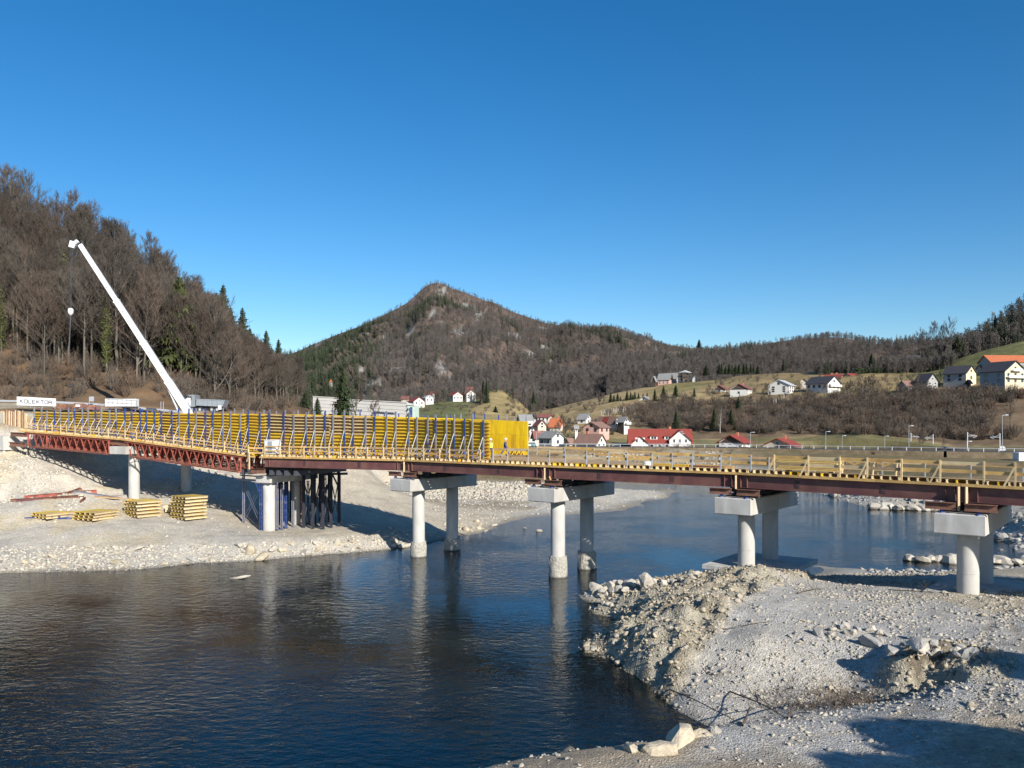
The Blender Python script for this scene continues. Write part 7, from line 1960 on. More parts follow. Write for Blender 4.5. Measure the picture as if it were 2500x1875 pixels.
# ---------------------------------------------------------------- scattered masses (geometry nodes on point clouds)
def scatter(name, pts, scl, rotz, kind, protos, label, cat):
    me = bpy.data.meshes.new(name); me.from_pydata([tuple(p) for p in pts], [], [])
    a = me.attributes.new('scl', 'FLOAT', 'POINT'); a.data.foreach_set('value', np.asarray(scl, np.float32))
    a = me.attributes.new('rot', 'FLOAT_VECTOR', 'POINT'); rr_ = np.zeros((len(pts), 3), np.float32); rr_[:, 2] = rotz; a.data.foreach_set('vector', rr_.ravel())
    a = me.attributes.new('sort', 'INT', 'POINT'); a.data.foreach_set('value', np.asarray(kind, np.int32))
    o = link(name, me); o['kind'] = 'stuff'; o['label'] = label; o['category'] = cat
    ng = bpy.data.node_groups.new(name, 'GeometryNodeTree')
    ng.interface.new_socket('Geometry', in_out='INPUT', socket_type='NodeSocketGeometry'); ng.interface.new_socket('Geometry', in_out='OUTPUT', socket_type='NodeSocketGeometry')
    N, L = ng.nodes, ng.links
    gi = N.new('NodeGroupInput'); go = N.new('NodeGroupOutput'); jn = N.new('GeometryNodeJoinGeometry')
    def attr(nm, ty):
        n = N.new('GeometryNodeInputNamedAttribute'); n.data_type = ty; n.inputs[0].default_value = nm
        return n.outputs[0]
    s_, r_, k_ = attr('scl', 'FLOAT'), attr('rot', 'FLOAT_VECTOR'), attr('sort', 'INT')
    for i, pr in enumerate(protos):
        oi = N.new('GeometryNodeObjectInfo'); oi.transform_space = 'ORIGINAL'; oi.inputs['Object'].default_value = pr; oi.inputs['As Instance'].default_value = True
        cp_ = N.new('FunctionNodeCompare'); cp_.data_type = 'INT'; cp_.operation = 'EQUAL'
        L.new(k_, cp_.inputs[2]); cp_.inputs[3].default_value = i
        ip = N.new('GeometryNodeInstanceOnPoints')
        L.new(gi.outputs[0], ip.inputs['Points']); L.new(cp_.outputs[0], ip.inputs['Selection']); L.new(oi.outputs['Geometry'], ip.inputs['Instance'])
        L.new(r_, ip.inputs['Rotation']); L.new(s_, ip.inputs['Scale']); L.new(ip.outputs[0], jn.inputs[0])
    L.new(jn.outputs[0], go.inputs[0])
    md = o.modifiers.new('scatter', 'NODES'); md.node_group = ng
    return o
def joined_tree(name, tb_, cm, mt, mc, loc, sc, label, group):
    b = MB(); b.add(tb_.v, tb_.f, 0); b.add(cm.v, cm.f, 1)
    o = b.build(name, [mt, mc]); o.location = loc; o.scale = (sc, sc, sc); return tag(o, label, 'tree', group)
FB = []
for k in range(3):
    tb_, cm, _ = bare_tree(300 + k, 13, .25, 4.2, 20, 5, 4, .20, .2)
    loc = MOUNT.uv(np.array([1000.0 + 60 * k]), np.array([.2]))[0]
    FB.append(joined_tree('bare_tree', tb_, cm, M['bark'], M['twig_far'], loc, 1, 'bare tree at the foot of the mountain, %s' % ('left', 'middle', 'right')[k] + ' of three behind the factory end', 'sample trees of the mountain wood'))
FS = []
for k in range(2):
    tb_, cm = spruce(320 + k, 15, 3.0, 13, 6, 3, .3)
    loc = MOUNT.uv(np.array([800.0 + 60 * k]), np.array([.2]))[0]
    FS.append(joined_tree('spruce', tb_, cm, M['bark'], M['far_spruce'], loc, 1, 'dark spruce at the foot of the mountain, %s of two behind the white tower' % ('left', 'right')[k], 'sample trees of the mountain wood'))
NB = []
for k in range(3):
    tb_, cm, _ = bare_tree(100 + k, (18, 16.5, 19)[k], (.32, .28, .4)[k], (6.6, 7.0, 6.2)[k], 32, 8, 12, .045, .25, k == 1)
    loc = LEFT.uv(np.array([120.0 + 170 * k]), np.array([.8]))[0]
    NB.append(joined_tree('bare_tree', tb_, cm, M['bark'], M['twig'] if k else M['twig_red'], loc, 1, 'grey brown bare tree high in the wood, %s of three behind the boom' % ('left', 'middle', 'right')[k], 'sample trees of the left wood'))
NR = np.random.RandomState(5)
def wood(name, hill, n, x0, x1, v0, v1, p_con, label, smin=.7, smax=1.15, reject=None, vpow=1.0):
    u = NR.uniform(x0, x1, n); v = v0 + (v1 - v0) * NR.uniform(0, 1, n) ** vpow
    p = hill.uv(u, v)
    keep = np.ones(n, bool)
    if reject is not None: keep = ~reject(p, u, v)
    p, u, v = p[keep], u[keep], v[keep]
    pc = p_con(p, u, v)
    con = NR.uniform(0, 1, len(p)) < pc
    kind = np.where(con, 3 + NR.randint(0, 2, len(p)), NR.randint(0, 3, len(p)))
    p[:, 2] -= .3
    scatter(name, p, NR.uniform(smin, smax, len(p)) * np.where(con, 1.0, .95) * (1 - (.42 * ss(.86, .99, v) if hill in (MOUNT, FAR) else 0)), NR.uniform(0, 6.28, len(p)), kind, FB + FS, label, 'wood')
def pc_m(p, u, v):
    n = fbm(p[:, 0] * .009, p[:, 2] * .016, 61, 4)
    left = ss(1000, 820, u - 60 * (v - .5)) * .9 + ss(.22, .05, v) * .05
    strip_ = ss(1, .3, np.hypot((u - 1010) / 45, (v - .62) / .3)) * .4 + ss(1, .3, np.hypot((u - 1350) / 60, (v - .55) / .28)) * .45 + ss(1, .3, np.hypot((u - 1250) / 50, (v - .8) / .12)) * .3
    return np.clip(.04 + left + strip_ + (n > .22) * .45 + n * .4, 0, .92) * np.where((v > .9) & (u > 960), .25, 1)
def rej_m(p, u, v):
    n2 = fbm(p[:, 0] * .05, p[:, 2] * .05, 16, 4)
    crag = ss(.16, .34, n2 + .35 * ss(1.0, .2, np.hypot((u - 1170) / 70, (v - .80) / .20)) + .20 * ss(1.0, .2, np.hypot((u - 1075) / 32, (v - .95) / .10)) + .2 * ss(1, .2, np.hypot((u - 1150) / 60, (v - .5) / .15)) - .17)
    return NR.uniform(0, 1, len(p)) < crag * .85
wood('mountain_forest', MOUNT, 23000, 560, 1990, .0, 1.0, pc_m, 'bare brown and dark conifer wood covering the pointed mountain', .5, .85, reject=rej_m)
wood('far_forest', FAR, 8000, 1480, 2560, .0, 1.0, lambda p, u, v: np.clip(.02 + .3 * (fbm(p[:, 0] * .012, p[:, 2] * .03, 71, 3) > .24) * (v < .85) + .35 * ss(2040, 2080, u) * ss(2250, 2180, u) * ss(.8, .95, v), 0, .9), 'bare brown wood on the rounded far hill', .45, .8)
wood('right_forest', NEARR, 900, 2245, 2740, .0, 1.0, lambda p, u, v: np.clip(.04 + .35 * (fbm(p[:, 0] * .05, p[:, 2] * .05, 81, 3) > .22), 0, .9), 'dark wood on the steep hill at the right edge', .5, .9)
pts, uu = [], NR.uniform(-130, 740, 420)
vv = NR.uniform(.34, 1.0, 420)
ok = np.array([v_ > (.6 if u_ < 60 else .5 if u_ < 330 else .36) for u_, v_ in zip(uu, vv)])
pp_ = LEFT.uv(uu[ok], vv[ok]); pp_[:, 2] -= .3
scatter('left_wood', pp_, NR.uniform(.7, 1.0, len(pp_)) * np.where(uu[ok] > 540, .72, 1), NR.uniform(0, 6.28, len(pp_)), NR.randint(0, 3, len(pp_)), NB, 'mass of bare brown trees deep in the wood on the left hill', 'wood')
# belts of wood at meadow edges
wood('edge_wood', MEAD, 520, 1990, 2330, .93, 1.0, lambda p, u, v: np.full(len(p), .15), 'bare trees along the upper edge of the hillside', .3, .6)
wood('knoll_wood', KNOLL, 120, 885, 1320, .93, 1.0, lambda p, u, v: np.full(len(p), .25), 'bare trees behind the green knoll', .35, .7, reject=None)
# undergrowth
M['bush_red'] = mat('reddish_bush_twigs', (.135, .095, .068), .95, var=.2, scale=.6, rnd=.3)
BU = []
for k in range(3):
    b_ = bush(400 + k, 3.6, 2.0, 26, 16, .05)
    loc = MEAD.at(1600 + 60 * k, 1030)
    o = b_.build('bush', M['bush'] if k else M['bush_red']); o.location = loc; BU.append(tag(o, 'bare brown bush in the thicket, %s of three behind the inn' % ('left', 'middle', 'right')[k], 'bush', 'sample bushes of the thicket'))
def bushes(name, pts, label, smin, smax):
    n = len(pts); scatter(name, pts, NR.uniform(smin, smax, n), NR.uniform(0, 6.28, n), NR.randint(0, 3, n), BU, label, 'undergrowth')
pts = []
while len(pts) < 1150:
    px, py = NR.uniform(1480, 2500), NR.uniform(958, 1075)
    lo = np.interp(px, [1480, 1600, 1700, 1900, 2100, 2300, 2500], [1010, 985, 982, 985, 966, 952, 962]); hi = np.interp(px, [1480, 1700, 1850, 2050, 2200, 2350, 2500], [1040, 1054, 1060, 1060, 1068, 1090, 1098])
    if lo < py < hi and not (px > 2420 and 985 < py < 1065): pts.append(MEAD.at(px, py))
bushes('thicket', pts, 'dense bare brown thicket on the slope below the hillside houses', .55, 1.35)
pts = []
for px in NR.uniform(430, 720, 170): pts.append(LEFT.uv(np.array([px]), np.array([NR.uniform(.06, .5)]))[0])
for px in NR.uniform(-60, 430, 110): pts.append(LEFT.uv(np.array([px]), np.array([NR.uniform(.36, .62)]))[0])
for px in NR.uniform(-60, 430, 34): pts.append(LEFT.uv(np.array([px]), np.array([NR.uniform(.12, .36)]))[0])
bushes('left_undergrowth', pts, 'reddish brown undergrowth at the foot of the wooded left hill', .45, 1.1)
pts = [MEAD.at(*q) for q in ((1310 + 0, 1000), (1320, 1010), (1345, 1005), (1352, 1018), (1368, 995), (1372, 1020), (1385, 1008), (1395, 996), (1415, 990), (1430, 1000), (1440, 985), (1340, 1020), (1330, 1000), (1400, 978), (1408, 980), (1450, 1000), (1445, 1008))]
bushes('meadow_shrubs', pts, 'scattered brown shrubs on the dry meadow spur', .6, 1.1)
pts = [MEAD.at(NR.uniform(1720, 2420), NR.uniform(918, 968)) for _ in range(150)]
bushes('garden_shrubs', pts, 'bare hedges and shrubs between the hillside houses', .3, .75)
pts = [MEAD.at(NR.uniform(1300, 1530), NR.uniform(1030, 1066)) for _ in range(60)]
bushes('village_shrubs', pts, 'bare shrubs between the village houses', .4, .9)
pts = []
for x_, y_ in zip(NR.uniform(62, 112, 130), NR.uniform(176, 226, 130)):
    if abs(CX + x_ / y_ * FPX - 2240) < 130: pts.append(Vector((x_, y_, gz(x_, y_) - .1)))
for x_, y_ in zip(NR.uniform(-20, 72, 70), NR.uniform(188, 203, 70)): pts.append(Vector((x_, y_, gz(x_, y_) - .1)))
bushes('road_bushes', pts, 'low brown scrub on the far bank and between grass bank and side road', .2, .6)
pts = [KNOLL.uv(np.array([NR.uniform(960, 1200)]), np.array([NR.uniform(.25, 1)]))[0] for _ in range(60)] + [KNOLL.uv(np.array([NR.uniform(1235, 1320)]), np.array([NR.uniform(.3, 1)]))[0] for _ in range(40)]
bushes('knoll_shrubs', pts, 'shrubs on the flanks of the knoll', .4, .9)
for k, px in enumerate((1066, 1085, 1148, 1166, 1175, 1252, 1262)):
    put(SMALL[k % 4], KNOLL.at(px, 985 + k % 3 * 5), 1.0, 'bare tree on the knoll, %s from the left' % ORD[k], 'bare trees on the knoll')

# ================================================================ STONES
import bmesh
def rock_mesh(seed, npt=15, flat=.7):
    r = random.Random(seed); bm = bmesh.new()
    for _ in range(npt):
        v = rv(r); v.normalize(); v *= r.uniform(.85, 1.05); bm.verts.new((v.x, v.y * r.uniform(.8, 1), v.z * flat))
    bmesh.ops.convex_hull(bm, input=bm.verts)
    for v in [v for v in bm.verts if not v.link_faces]: bm.verts.remove(v)
    bmesh.ops.triangulate(bm, faces=bm.faces)
    me = bpy.data.meshes.new('boulder'); bm.to_mesh(me); bm.free(); return me
RM = [rock_mesh(500 + k, 16 + k % 4, .62 + .06 * (k % 5)) for k in range(9)]
RBIG = [rock_mesh(540 + k, 46, .75) for k in range(4)]
RSET = {}
for nm in ('rock', 'rock_tan', 'rock_grey'):
    RSET[nm] = []; RSET[nm + '_big'] = []
    for m_ in RBIG:
        c = m_.copy(); c.materials.append(M[nm]); RSET[nm + '_big'].append(c)
    for m_ in RM:
        c = m_.copy(); c.materials.append(M[nm]); RSET[nm].append(c)
BR = random.Random(9)
def boulder(loc, r, label, group=None, m='rock', sq=(1, 1, 1), sink=.3, tilt=.4):
    o = link('boulder', BR.choice(RSET[m + '_big' if r > .5 else m]))
    o.location = (loc[0], loc[1], loc[2] + r * (.62 - sink)); o.scale = (r * sq[0] * BR.uniform(.85, 1.2), r * sq[1] * BR.uniform(.85, 1.2), r * sq[2] * BR.uniform(.8, 1.1))
    o.rotation_euler = (BR.uniform(-tilt, tilt), BR.uniform(-tilt, tilt), BR.uniform(0, 6.28))
    return tag(o, label, 'boulder', group)
def on_ground(px, py, lo=16, hi=300):
    return g_at(px, py, lo, hi)
# row of boulders on the back edge of the peninsula
row = [(1455, 1432, .62), (1451, 1444, .4), (1472, 1440, .45), (1490, 1428, .5), (1503, 1424, .5), (1518, 1424, .42), (1530, 1430, .4), (1540, 1422, .5), (1552, 1428, .35), (1577, 1418, .62), (1585, 1424, .45), (1600, 1420, .4), (1618, 1424, .4), (1632, 1418, .35), (1480, 1450, .35), (1510, 1438, .36), (1497, 1440, .35), (1644, 1420, .33), (1660, 1414, .3), (1690, 1408, .35), (1700, 1400, .3), (1560, 1424, .3), (1527, 1440, .3), (1462, 1452, .28), (1470, 1456, .3)]
for k, (x, y, r) in enumerate(row):
    lab = 'pale boulder in the row on the waterside edge of the clod heap'
    gp = 'boulders on the waterside edge of the clod heap'
    if k == 0: lab, gp = 'big rounded pale boulder at the water tip of the peninsula', None
    if k == 9: lab, gp = 'pointed pale boulder in the middle of the peninsula edge row', None
    g = on_ground(x, y + r * 14, 40, 66); boulder(g, r, lab, gp, sq=(1, 1, 1.3) if k == 9 else (1, 1, 1))
for k in range(13):
    t_ = BR.random(); x, y = lerp(1424, 1520, t_) + BR.uniform(-4, 8), lerp(1585, 1640, t_) - BR.uniform(-2, 14); g = on_ground(x, y, 34, 50)
    boulder(g, BR.uniform(.12, .28), 'pale stone at the foot of the clod heap along the water', 'stones at the foot of the clod heap', BR.choice(['rock', 'rock_tan']))
for k in range(10):
    x, y = BR.uniform(1430, 1510), BR.uniform(1462, 1512); g = on_ground(x, y, 45, 62); boulder(g, BR.uniform(.15, .32), 'pale stone on the small spits left of the clod heap', 'stones on the small spits')
for k in range(44):
    x, y = BR.uniform(1500, 1810), BR.uniform(1440, 1610)
    if y > 1610 - (x - 1500) * .45: continue
    g = on_ground(x, y, 36, 62); boulder(g, BR.uniform(.11, .25), 'tan clod sticking out of the tipped heap', 'large clods of the tipped heap', BR.choice(['rock_tan', 'rock_tan', 'rock']), tilt=1)
# near bank
big = [(1665, 1806, .95, (1.5, .8, .7), 'largest cream boulder on the near bank at the water edge'), (1612, 1836, .62, (1.2, .9, .8), 'cream boulder left of the largest one on the near bank'), (1541, 1830, .42, (1, .8, 1), 'tan boulder standing alone on the near bank edge'), (1715, 1796, .55, (1.3, .8, .7), 'cream boulder right of the largest one on the near bank'), (1748, 1788, .30, (1, 1, 1.2), 'small upright stone right of the near bank boulders'), (1064, 1871, .34, (1.6, .9, .8), 'pale boulder standing in the water at the bottom edge'), (1362, 1846, .16, (1, 1, 1), 'tan stone on the low near bank'), (1845, 1778, .22, (1.2, .8, .7), 'pale stone on the near bank right of the boulders')]
for (x, y, r, sq, lab) in big:
    boulder(on_ground(x, y, 18, 32), r * .9, lab, None, 'rock_tan' if r > .4 else 'rock', sq, .62, .25)
# stones round the hollow
hl = [(1998, 1552, .42, 'upright grey boulder casting a shadow at the rim of the hollow', (.8, .8, 1.5)), (2128, 1580, .5, 'grey slab like boulder on the rim of the hollow', (1.2, .8, .9)), (2245, 1586, .65, 'long flat pale slab lying on the rim of the hollow', (2.6, .9, .35)), (2365, 1604, .4, 'grey boulder at the right end of the rubble rim', (1.1, .9, .9)), (2180, 1598, .45, 'tilted grey boulder beside the long flat slab', (1, .8, 1.1)), (2150, 1572, .35, 'grey angular block in front of the rubble rim', (1.4, .8, .8))]
for (x, y, r, lab, sq) in hl: boulder(on_ground(x, y, 30, 48), r, lab, None, 'rock_grey' if 'grey' in lab else 'rock', sq, .25)
for k in range(36):
    t_ = BR.random(); x, y = lerp(2030, 2380, t_) + BR.uniform(-15, 15), lerp(1540, 1606, t_) + BR.uniform(-16, 18); g = on_ground(x, y, 30, 50)
    boulder(g, BR.uniform(.12, .32), 'pale angular stone in the rubble along the rim of the hollow', 'rubble stones along the rim of the hollow', BR.choice(['rock', 'rock', 'rock_grey']), tilt=.9)
for k in range(8):
    x, y = BR.uniform(1900, 2380), BR.uniform(1600, 1760); g = on_ground(x, y, 25, 46)
    boulder(g, BR.uniform(.08, .2), 'stone lying on the gravel round the hollow', 'scattered stones round the hollow', BR.choice(['rock', 'rock_tan', 'rock_grey']), tilt=.9)
for k in range(8):
    x, y = BR.uniform(1750, 2500), BR.uniform(1470, 1600); g = on_ground(x, y, 30, 56)
    boulder(g, BR.uniform(.08, .2), 'stone lying on the flat gravel below the piers', 'scattered stones on the gravel flat', BR.choice(['rock', 'rock', 'rock_tan']), tilt=.9)
# left bank rocks
for k in range(58):
    x = BR.uniform(-30, 960); w_ = np.interp(x, [0, 400, 700, 960], [1398, 1386, 1362, 1340]); y = w_ - abs(BR.gauss(0, 1)) * 16 - 1
    g = on_ground(x, y, 60, 86); boulder(g, BR.choice([.18, .22, .26, .3, .36, .45]) * BR.uniform(.8, 1.1), 'pale stone in the rubble along the water edge of the left bank', 'rubble stones of the left bank', BR.choice(['rock', 'rock', 'rock', 'rock_tan']), sq=(1.2, 1, .8), tilt=.6)
for (x, y, r, lab, sq, m_) in ((612, 1350, .75, 'tan boulder among the rubble below the white columns', (1, .8, .9), 'rock_tan'), (335, 1343, .55, 'long pale slab on the gravel of the left bank', (2.0, .5, .4), 'rock'), (285, 1376, .5, 'pale cream block at the left bank water edge', (1, .8, .8), 'rock_tan'), (640, 1366, .75, 'flat tan boulder at the water edge below the white columns', (1.3, .8, .6), 'rock_tan'), (822, 1330, .55, 'white upright block on the bank left of the shade', (.7, .5, 1.2), 'rock'), (690, 1348, .5, 'tan block right of the tan boulder', (1, .8, .8), 'rock_tan'), (470, 1369, .45, 'dark edged slab lying at the water edge', (1.6, .6, .4), 'rock_grey')):
    boulder(on_ground(x, y, 60, 86), r, lab, None, m_, sq)
def in_water(px, py, r, lab, sq=(1, 1, .6)):
    x, y, z = G(px, py, 0); boulder((x, y, -r * .2), r, lab, None, 'rock', sq)
in_water(583, 1413, .55, 'white flat stone just above the water in the left river', (1.8, .6, .45)); in_water(1205, 1284, .6, 'pale boulder in the water at the tip of the sandy spur'); in_water(1183, 1298, .4, 'small pale stone beside the boulder at the sandy spur'); in_water(1316, 1298, .55, 'pale boulder in the river behind the midstream pier'); in_water(1281, 1290, .35, 'low stone in the river left of the midstream boulder')
for k in range(14):
    t_ = BR.random(); x, y = lerp(1110, 1170, t_) + BR.uniform(-6, 6), lerp(1306, 1300, t_) - BR.uniform(0, 28); boulder(on_ground(x, y, 84, 110), BR.uniform(.25, .55), 'tan block on the sandy spur between the river piers', 'blocks on the sandy spur', 'rock_tan')
for k in range(12):
    x, y = BR.uniform(960, 1012), BR.uniform(1325, 1338); boulder(on_ground(x, y, 76, 92), BR.uniform(.25, .5), 'stone at the water edge beside the first river pier', 'stones beside the first river pier', 'rock')
# rock groynes of the right bank
for k in range(13):
    t_ = k / 12; x, y = lerp(2226, 2500, t_), lerp(1368, 1376, t_); p = G(x, y + 2, 0); boulder((p[0], p[1] + BR.uniform(-.3, .5), -.1), BR.uniform(.6, .95), 'large cream boulder in the low groyne behind the nearest pier', 'boulders of the low groyne', 'rock', (1.3, 1, .8), .2)
for k in range(15):
    t_ = k / 14; x, y = lerp(2136, 2320, t_), lerp(1243, 1248, t_); p = G(x, y, 0); boulder((p[0], p[1] + BR.uniform(-.3, .6), -.1), BR.uniform(.65, 1.05), 'large cream boulder in the far groyne left of the nearest pier', 'boulders of the far groyne', 'rock', (1.3, 1, .9), .2)
for k in range(12):
    t_ = k / 11; x, y = lerp(2040, 2100, t_), lerp(1213, 1214, t_); p = G(x, y, 0); boulder((p[0], p[1] + BR.uniform(-.2, .8), 0), BR.uniform(.7, 1.2), 'large pale rock at the tip of the far right embankment', 'rocks at the tip of the far embankment', 'rock')
for k in range(34):
    t_ = BR.random(); x, y = lerp(1975, 2360, t_), lerp(1196, 1240, t_) - BR.uniform(0, 16); g = on_ground(x, y, 90, 175); boulder(g, BR.uniform(.4, .7), 'grey rock in the stone facing of the far right bank', 'rocks of the right bank facing', BR.choice(['rock', 'rock_grey', 'rock_grey']))
for k in range(14):
    x, y = BR.uniform(2420, 2500), BR.uniform(1235, 1345); g = on_ground(x, y, 60, 110); boulder(g, BR.uniform(.3, .6), 'shaded rock on the bank behind the nearest pier', 'shaded rocks behind the nearest pier', 'rock_grey')

# ---------------------------------------------------------------- masses of small stones, joined
def stone_mass(name, P_, S_, m, label, seed, base_n=9):
    r = np.random.RandomState(seed); bases = []
    for k in range(6):
        me = rock_mesh(600 + seed * 10 + k, base_n, .7); v = np.array([x.co[:] for x in me.vertices]); f = np.array([p.vertices[:] for p in me.polygons]); bases.append((v, f)); bpy.data.meshes.remove(me)
    Vs, Fs, off = [], [], 0
    kind = r.randint(0, 6, len(P_))
    for k in range(6):
        idx = np.where(kind == k)[0]
        if not len(idx): continue
        v, f = bases[k]; n = len(idx)
        a = r.uniform(0, 6.28, n); ca, sa = np.cos(a), np.sin(a); sx = r.uniform(.7, 1.3, (n, 1, 3)) * S_[idx][:, None, None]
        q = v[None] * sx; X = q[..., 0] * ca[:, None] - q[..., 1] * sa[:, None]; Y = q[..., 0] * sa[:, None] + q[..., 1] * ca[:, None]
        q = np.stack([X, Y, q[..., 2]], -1) + P_[idx][:, None, :]
        Vs.append(q.reshape(-1, 3)); Fs.append((f[None] + (np.arange(n) * len(v))[:, None, None] + off).reshape(-1, 3)); off += n * len(v)
    V = np.concatenate(Vs); F = np.concatenate(Fs)
    me = bpy.data.meshes.new(name); me.vertices.add(len(V)); me.vertices.foreach_set('co', V.ravel()); me.loops.add(F.size); me.loops.foreach_set('vertex_index', F.ravel().astype(np.int32)); me.polygons.add(len(F)); me.polygons.foreach_set('loop_start', np.arange(0, F.size, 3, dtype=np.int32)); me.update(calc_edges=True)
    me.materials.append(m); o = link(name, me); o['kind'] = 'stuff'; o['label'] = label; o['category'] = 'stones'; return o
def cand(n, x0, x1, y0, y1, prob, zmin=-.05):
    """candidate points in plan, thinned by prob(x, y, z)"""
    x = NR.uniform(x0, x1, n); y = NR.uniform(y0, y1, n); z = ground_z(x, y)
    k = (NR.uniform(0, 1, n) < prob(x, y, z)) & (z > zmin)
    return np.stack([x[k], y[k], z[k]], 1)
def see(x, y): return np.abs(x / np.maximum(y, 1)) < .68
a = cand(52000, -3, 33, 23.5, 66, lambda x, y, z: see(x, y) * (.45 + .9 * np.clip(fbm(x * .4, y * .4, 91, 3) * 2, -.3, .5)) * (1 - .8 * heap_mask(x, y)) * (1 - .75 * ss(31, 28.5, y + .12 * x)))
stone_mass('gravel', a, .035 + .045 * NR.gamma(1.2, .8, len(a)).clip(0, 3.2), M['rock'], 'pale gravel strewn over the near bank and the peninsula', 1)
a = cand(24000, 2, 24, 30, 60, lambda x, y, z: heap_mask(x, y))
stone_mass('loose_clods', a, .03 + .05 * NR.gamma(1.3, .8, len(a)).clip(0, 3), M['rock_tan'], 'tan clods and stones of the tipped heap', 2)
a = cand(9000, -3, 33, 23.5, 66, lambda x, y, z: see(x, y) * ss(.45, .1, z) * 1.0)
stone_mass('shore_pebbles', a, .04 + .05 * NR.gamma(1.2, .8, len(a)).clip(0, 3), M['rock'], 'pebbles along the waterline of the peninsula', 3)
a = cand(30000, -75, -6, 68, 90, lambda x, y, z: see(x, y) * np.where(z < 1.2, .85, .012), -.05)
stone_mass('bank_stones', a, .06 + .085 * NR.gamma(1.2, .8, len(a)).clip(0, 3), M['rock'], 'pale stones of the left river bank', 4)
a = cand(9000, -75, -38, 86, 106, lambda x, y, z: see(x, y) * np.clip(fbm(x * .25, y * .25, 95, 3) * 3, 0, .9))
stone_mass('slope_stones', a, .07 + .10 * NR.gamma(1.2, .8, len(a)).clip(0, 3), M['rock'], 'stones on the embankment below the left truss', 5)
a = cand(5200, -26, 12, 124.5, 131, lambda x, y, z: ss(.7, 1.1, z) * ss(3.6, 3.0, z))
stone_mass('riprap', a, NR.uniform(.22, .48, len(a)), M['rock'], 'stone facing of the bank seen between the river piers', 6)
a = cand(9000, 30, 75, 60, 190, lambda x, y, z: see(x, y) * ss(3.2, 1.5, z) * ss(-.1, .15, z) * .9)
stone_mass('right_riprap', a, NR.uniform(.18, .42, len(a)), M['rock_grey'], 'grey stone facing of the right bank', 7)
a = cand(5000, -30, 50, 186, 203, lambda x, y, z: np.clip(fbm(x * .08, y * .08, 97, 3) * 4, 0, .8))
stone_mass('far_riprap', a, NR.uniform(.2, .5, len(a)), M['rock'], 'stones on the embankment of the far bank', 8)
a = cand(7000, -15, 35, 84, 150, lambda x, y, z: ss(-.02, .1, z) * ss(1.6, .9, z) * .8)
stone_mass('spit_pebbles', a, .07 + .05 * NR.gamma(1.2, .8, len(a)).clip(0, 3), M['rock'], 'pebbles on the gravel spit behind the piers', 9)

# ---------------------------------------------------------------- driftwood, twigs, dead weeds
M['driftwood'] = mat('dark_driftwood', (.085, .065, .05), .95, var=.3, scale=3)
def branch(px, py, qx, qy, rad, lab, arch=.3, twigs=4, grp=None):
    a, c = on_ground(px, py, 24, 60), on_ground(qx, qy, 24, 60); r = random.Random(int(px * 7 + py))
    pts = [a.lerp(c, k / 6) + Vector((r.uniform(-.06, .06), r.uniform(-.06, .06), .04 + arch * math.sin(math.pi * k / 6))) for k in range(7)]
    t = empty('branch', a, lab, 'branch', grp); b = MB(); limb(b, pts, rad, rad * .35, 5); b.build('stem', M['driftwood'], t)
    for k in range(twigs):
        p = pts[r.randint(1, 5)]; b = MB(); limb(b, bend(r, p, rv(r) + Vector((0, 0, .4)), r.uniform(.4, 1.0), 3, .3, -.05), rad * .4, .008, 4); b.build('twig', M['driftwood'], t)
branch(1636, 1686, 1815, 1775, .035, 'long thin branch lying down the grey gravel slope to the water', .05); branch(1660, 1698, 1690, 1702, .03, 'short dark branch at the top of the grey slope', .03); branch(1780, 1690, 1925, 1758, .04, 'thick dark branch across the foot of the hollow', .08)
branch(1815, 1776, 1842, 1735, .05, 'curved dark stick standing up at the water edge', .35, 1); branch(1926, 1757, 1950, 1722, .05, 'dark forked stick in the mud of the hollow', .3, 3); branch(1725, 1645, 1740, 1655, .03, 'small dark twig on the grey slope', .08, 3)
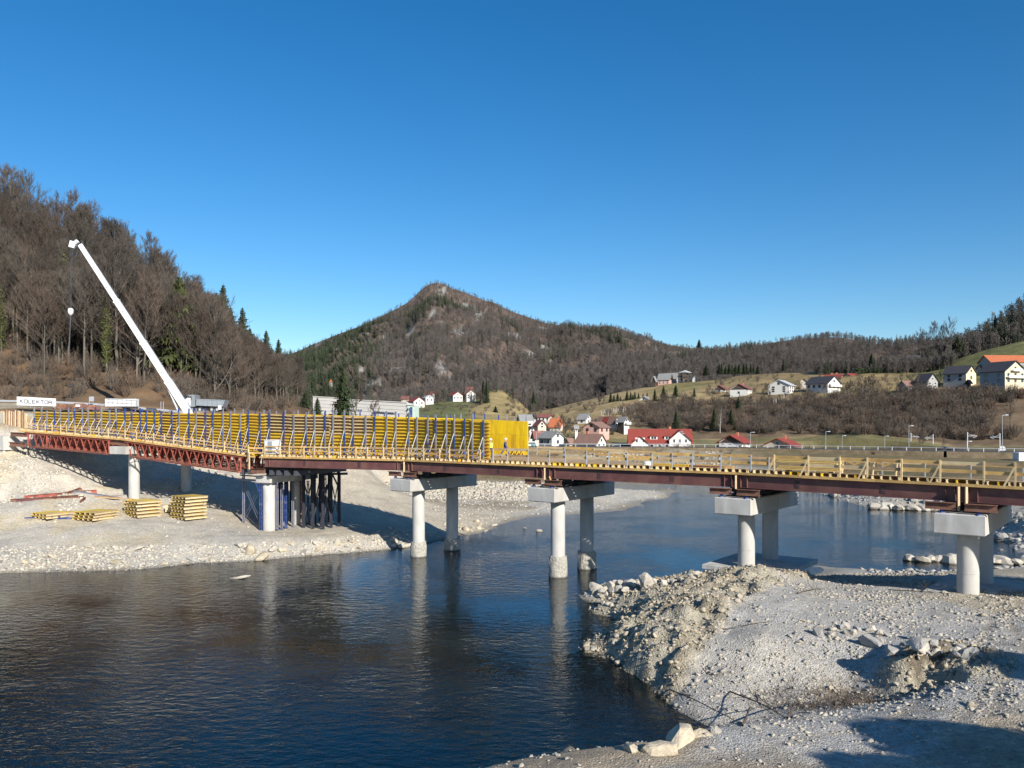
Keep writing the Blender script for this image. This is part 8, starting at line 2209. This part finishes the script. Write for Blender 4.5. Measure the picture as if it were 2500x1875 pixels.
branch(1845, 1700, 1900, 1745, .03, 'thin branch lying left of the forked stick', .04); branch(1765, 1538, 1885, 1520, .025, 'thin dark root lying along the edge of the clod heap', .03); branch(2170, 1442, 2320, 1452, .03, 'dark twigs lying before the nearest pier', .04, 8); branch(1950, 1452, 2010, 1440, .04, 'dark driftwood beside the slab pier slab', .12, 5); branch(1845, 1385, 1900, 1378, .03, 'tangle of twigs at the foot of the slab pier', .3, 12); branch(2115, 1735, 2160, 1700, .02, 'dry weed stalks at the mouth of the hollow', .4, 12)
a = cand(1500, 9, 17.5, 31, 37.5, lambda x, y, z: ss(1, .3, np.hypot((x - 13.5) / 3.6, (y - 34.2) / 2.8)))
b = MB(); r = random.Random(8)
for p in a:
    for _ in range(4): tri(b, Vector(p), Vector(p) + rv(r, .35) + Vector((0, 0, .12)), .012, r)
o = b.build('dead_weeds', M['driftwood']); o['kind'] = 'stuff'; o['label'] = 'dead brown weeds and twigs in the muddy hollow'; o['category'] = 'weeds'

# ---------------------------------------------------------------- trees behind the viewer that shade the near corner
def shade_tree(loc, zc, rad, label):
    r = random.Random(int(loc[0] * 13)); t = empty('evergreen_tree', loc, label, 'tree', 'evergreens behind the viewer')
    b = MB(); limb(b, [Vector(loc) - UPZ * .5, Vector((loc[0], loc[1], zc - rad[2] * .5))], .3, .15, 8); b.build('trunk', M['bark'], t)
    b = MB()
    for _ in range(5200):
        v = rv(r); v.normalize(); v *= r.random() ** .33
        c = Vector((loc[0] + v.x * rad[0], loc[1] + v.y * rad[1], zc + v.z * rad[2])) + rv(r, .25); u, q = rv(r, .45), rv(r, .45); n = len(b.v); b.v += [tuple(c - u), tuple(c + q), tuple(c + u)]; b.f.append((n, n + 1, n + 2)); b.m.append(0)
    b.build('crown', M['spruce'], t)
def shade_at(px, py, h, rad, label):
    g = on_ground(px, py, 14, 50); c = Vector((g.x, g.y, g.z)) + Vector((1.03, -1.70, 1.0)) * h
    shade_tree((c.x, c.y, gz(c.x, c.y)), c.z, rad, label)
shade_at(2500, 1852, 12, (2.6, 1.4, .8), 'broad evergreen behind the viewer shading the near right corner')
shade_at(2300, 1798, 13, (1.3, .7, .3), 'small evergreen crown behind the viewer shading the near track')
shade_at(2210, 1898, 12, (1.3, .8, .3), 'low evergreen behind the viewer shading the bottom edge')
shade_at(2530, 1630, 13, (2.0, .8, .4), 'evergreen behind the viewer shading the gravel at the right edge')
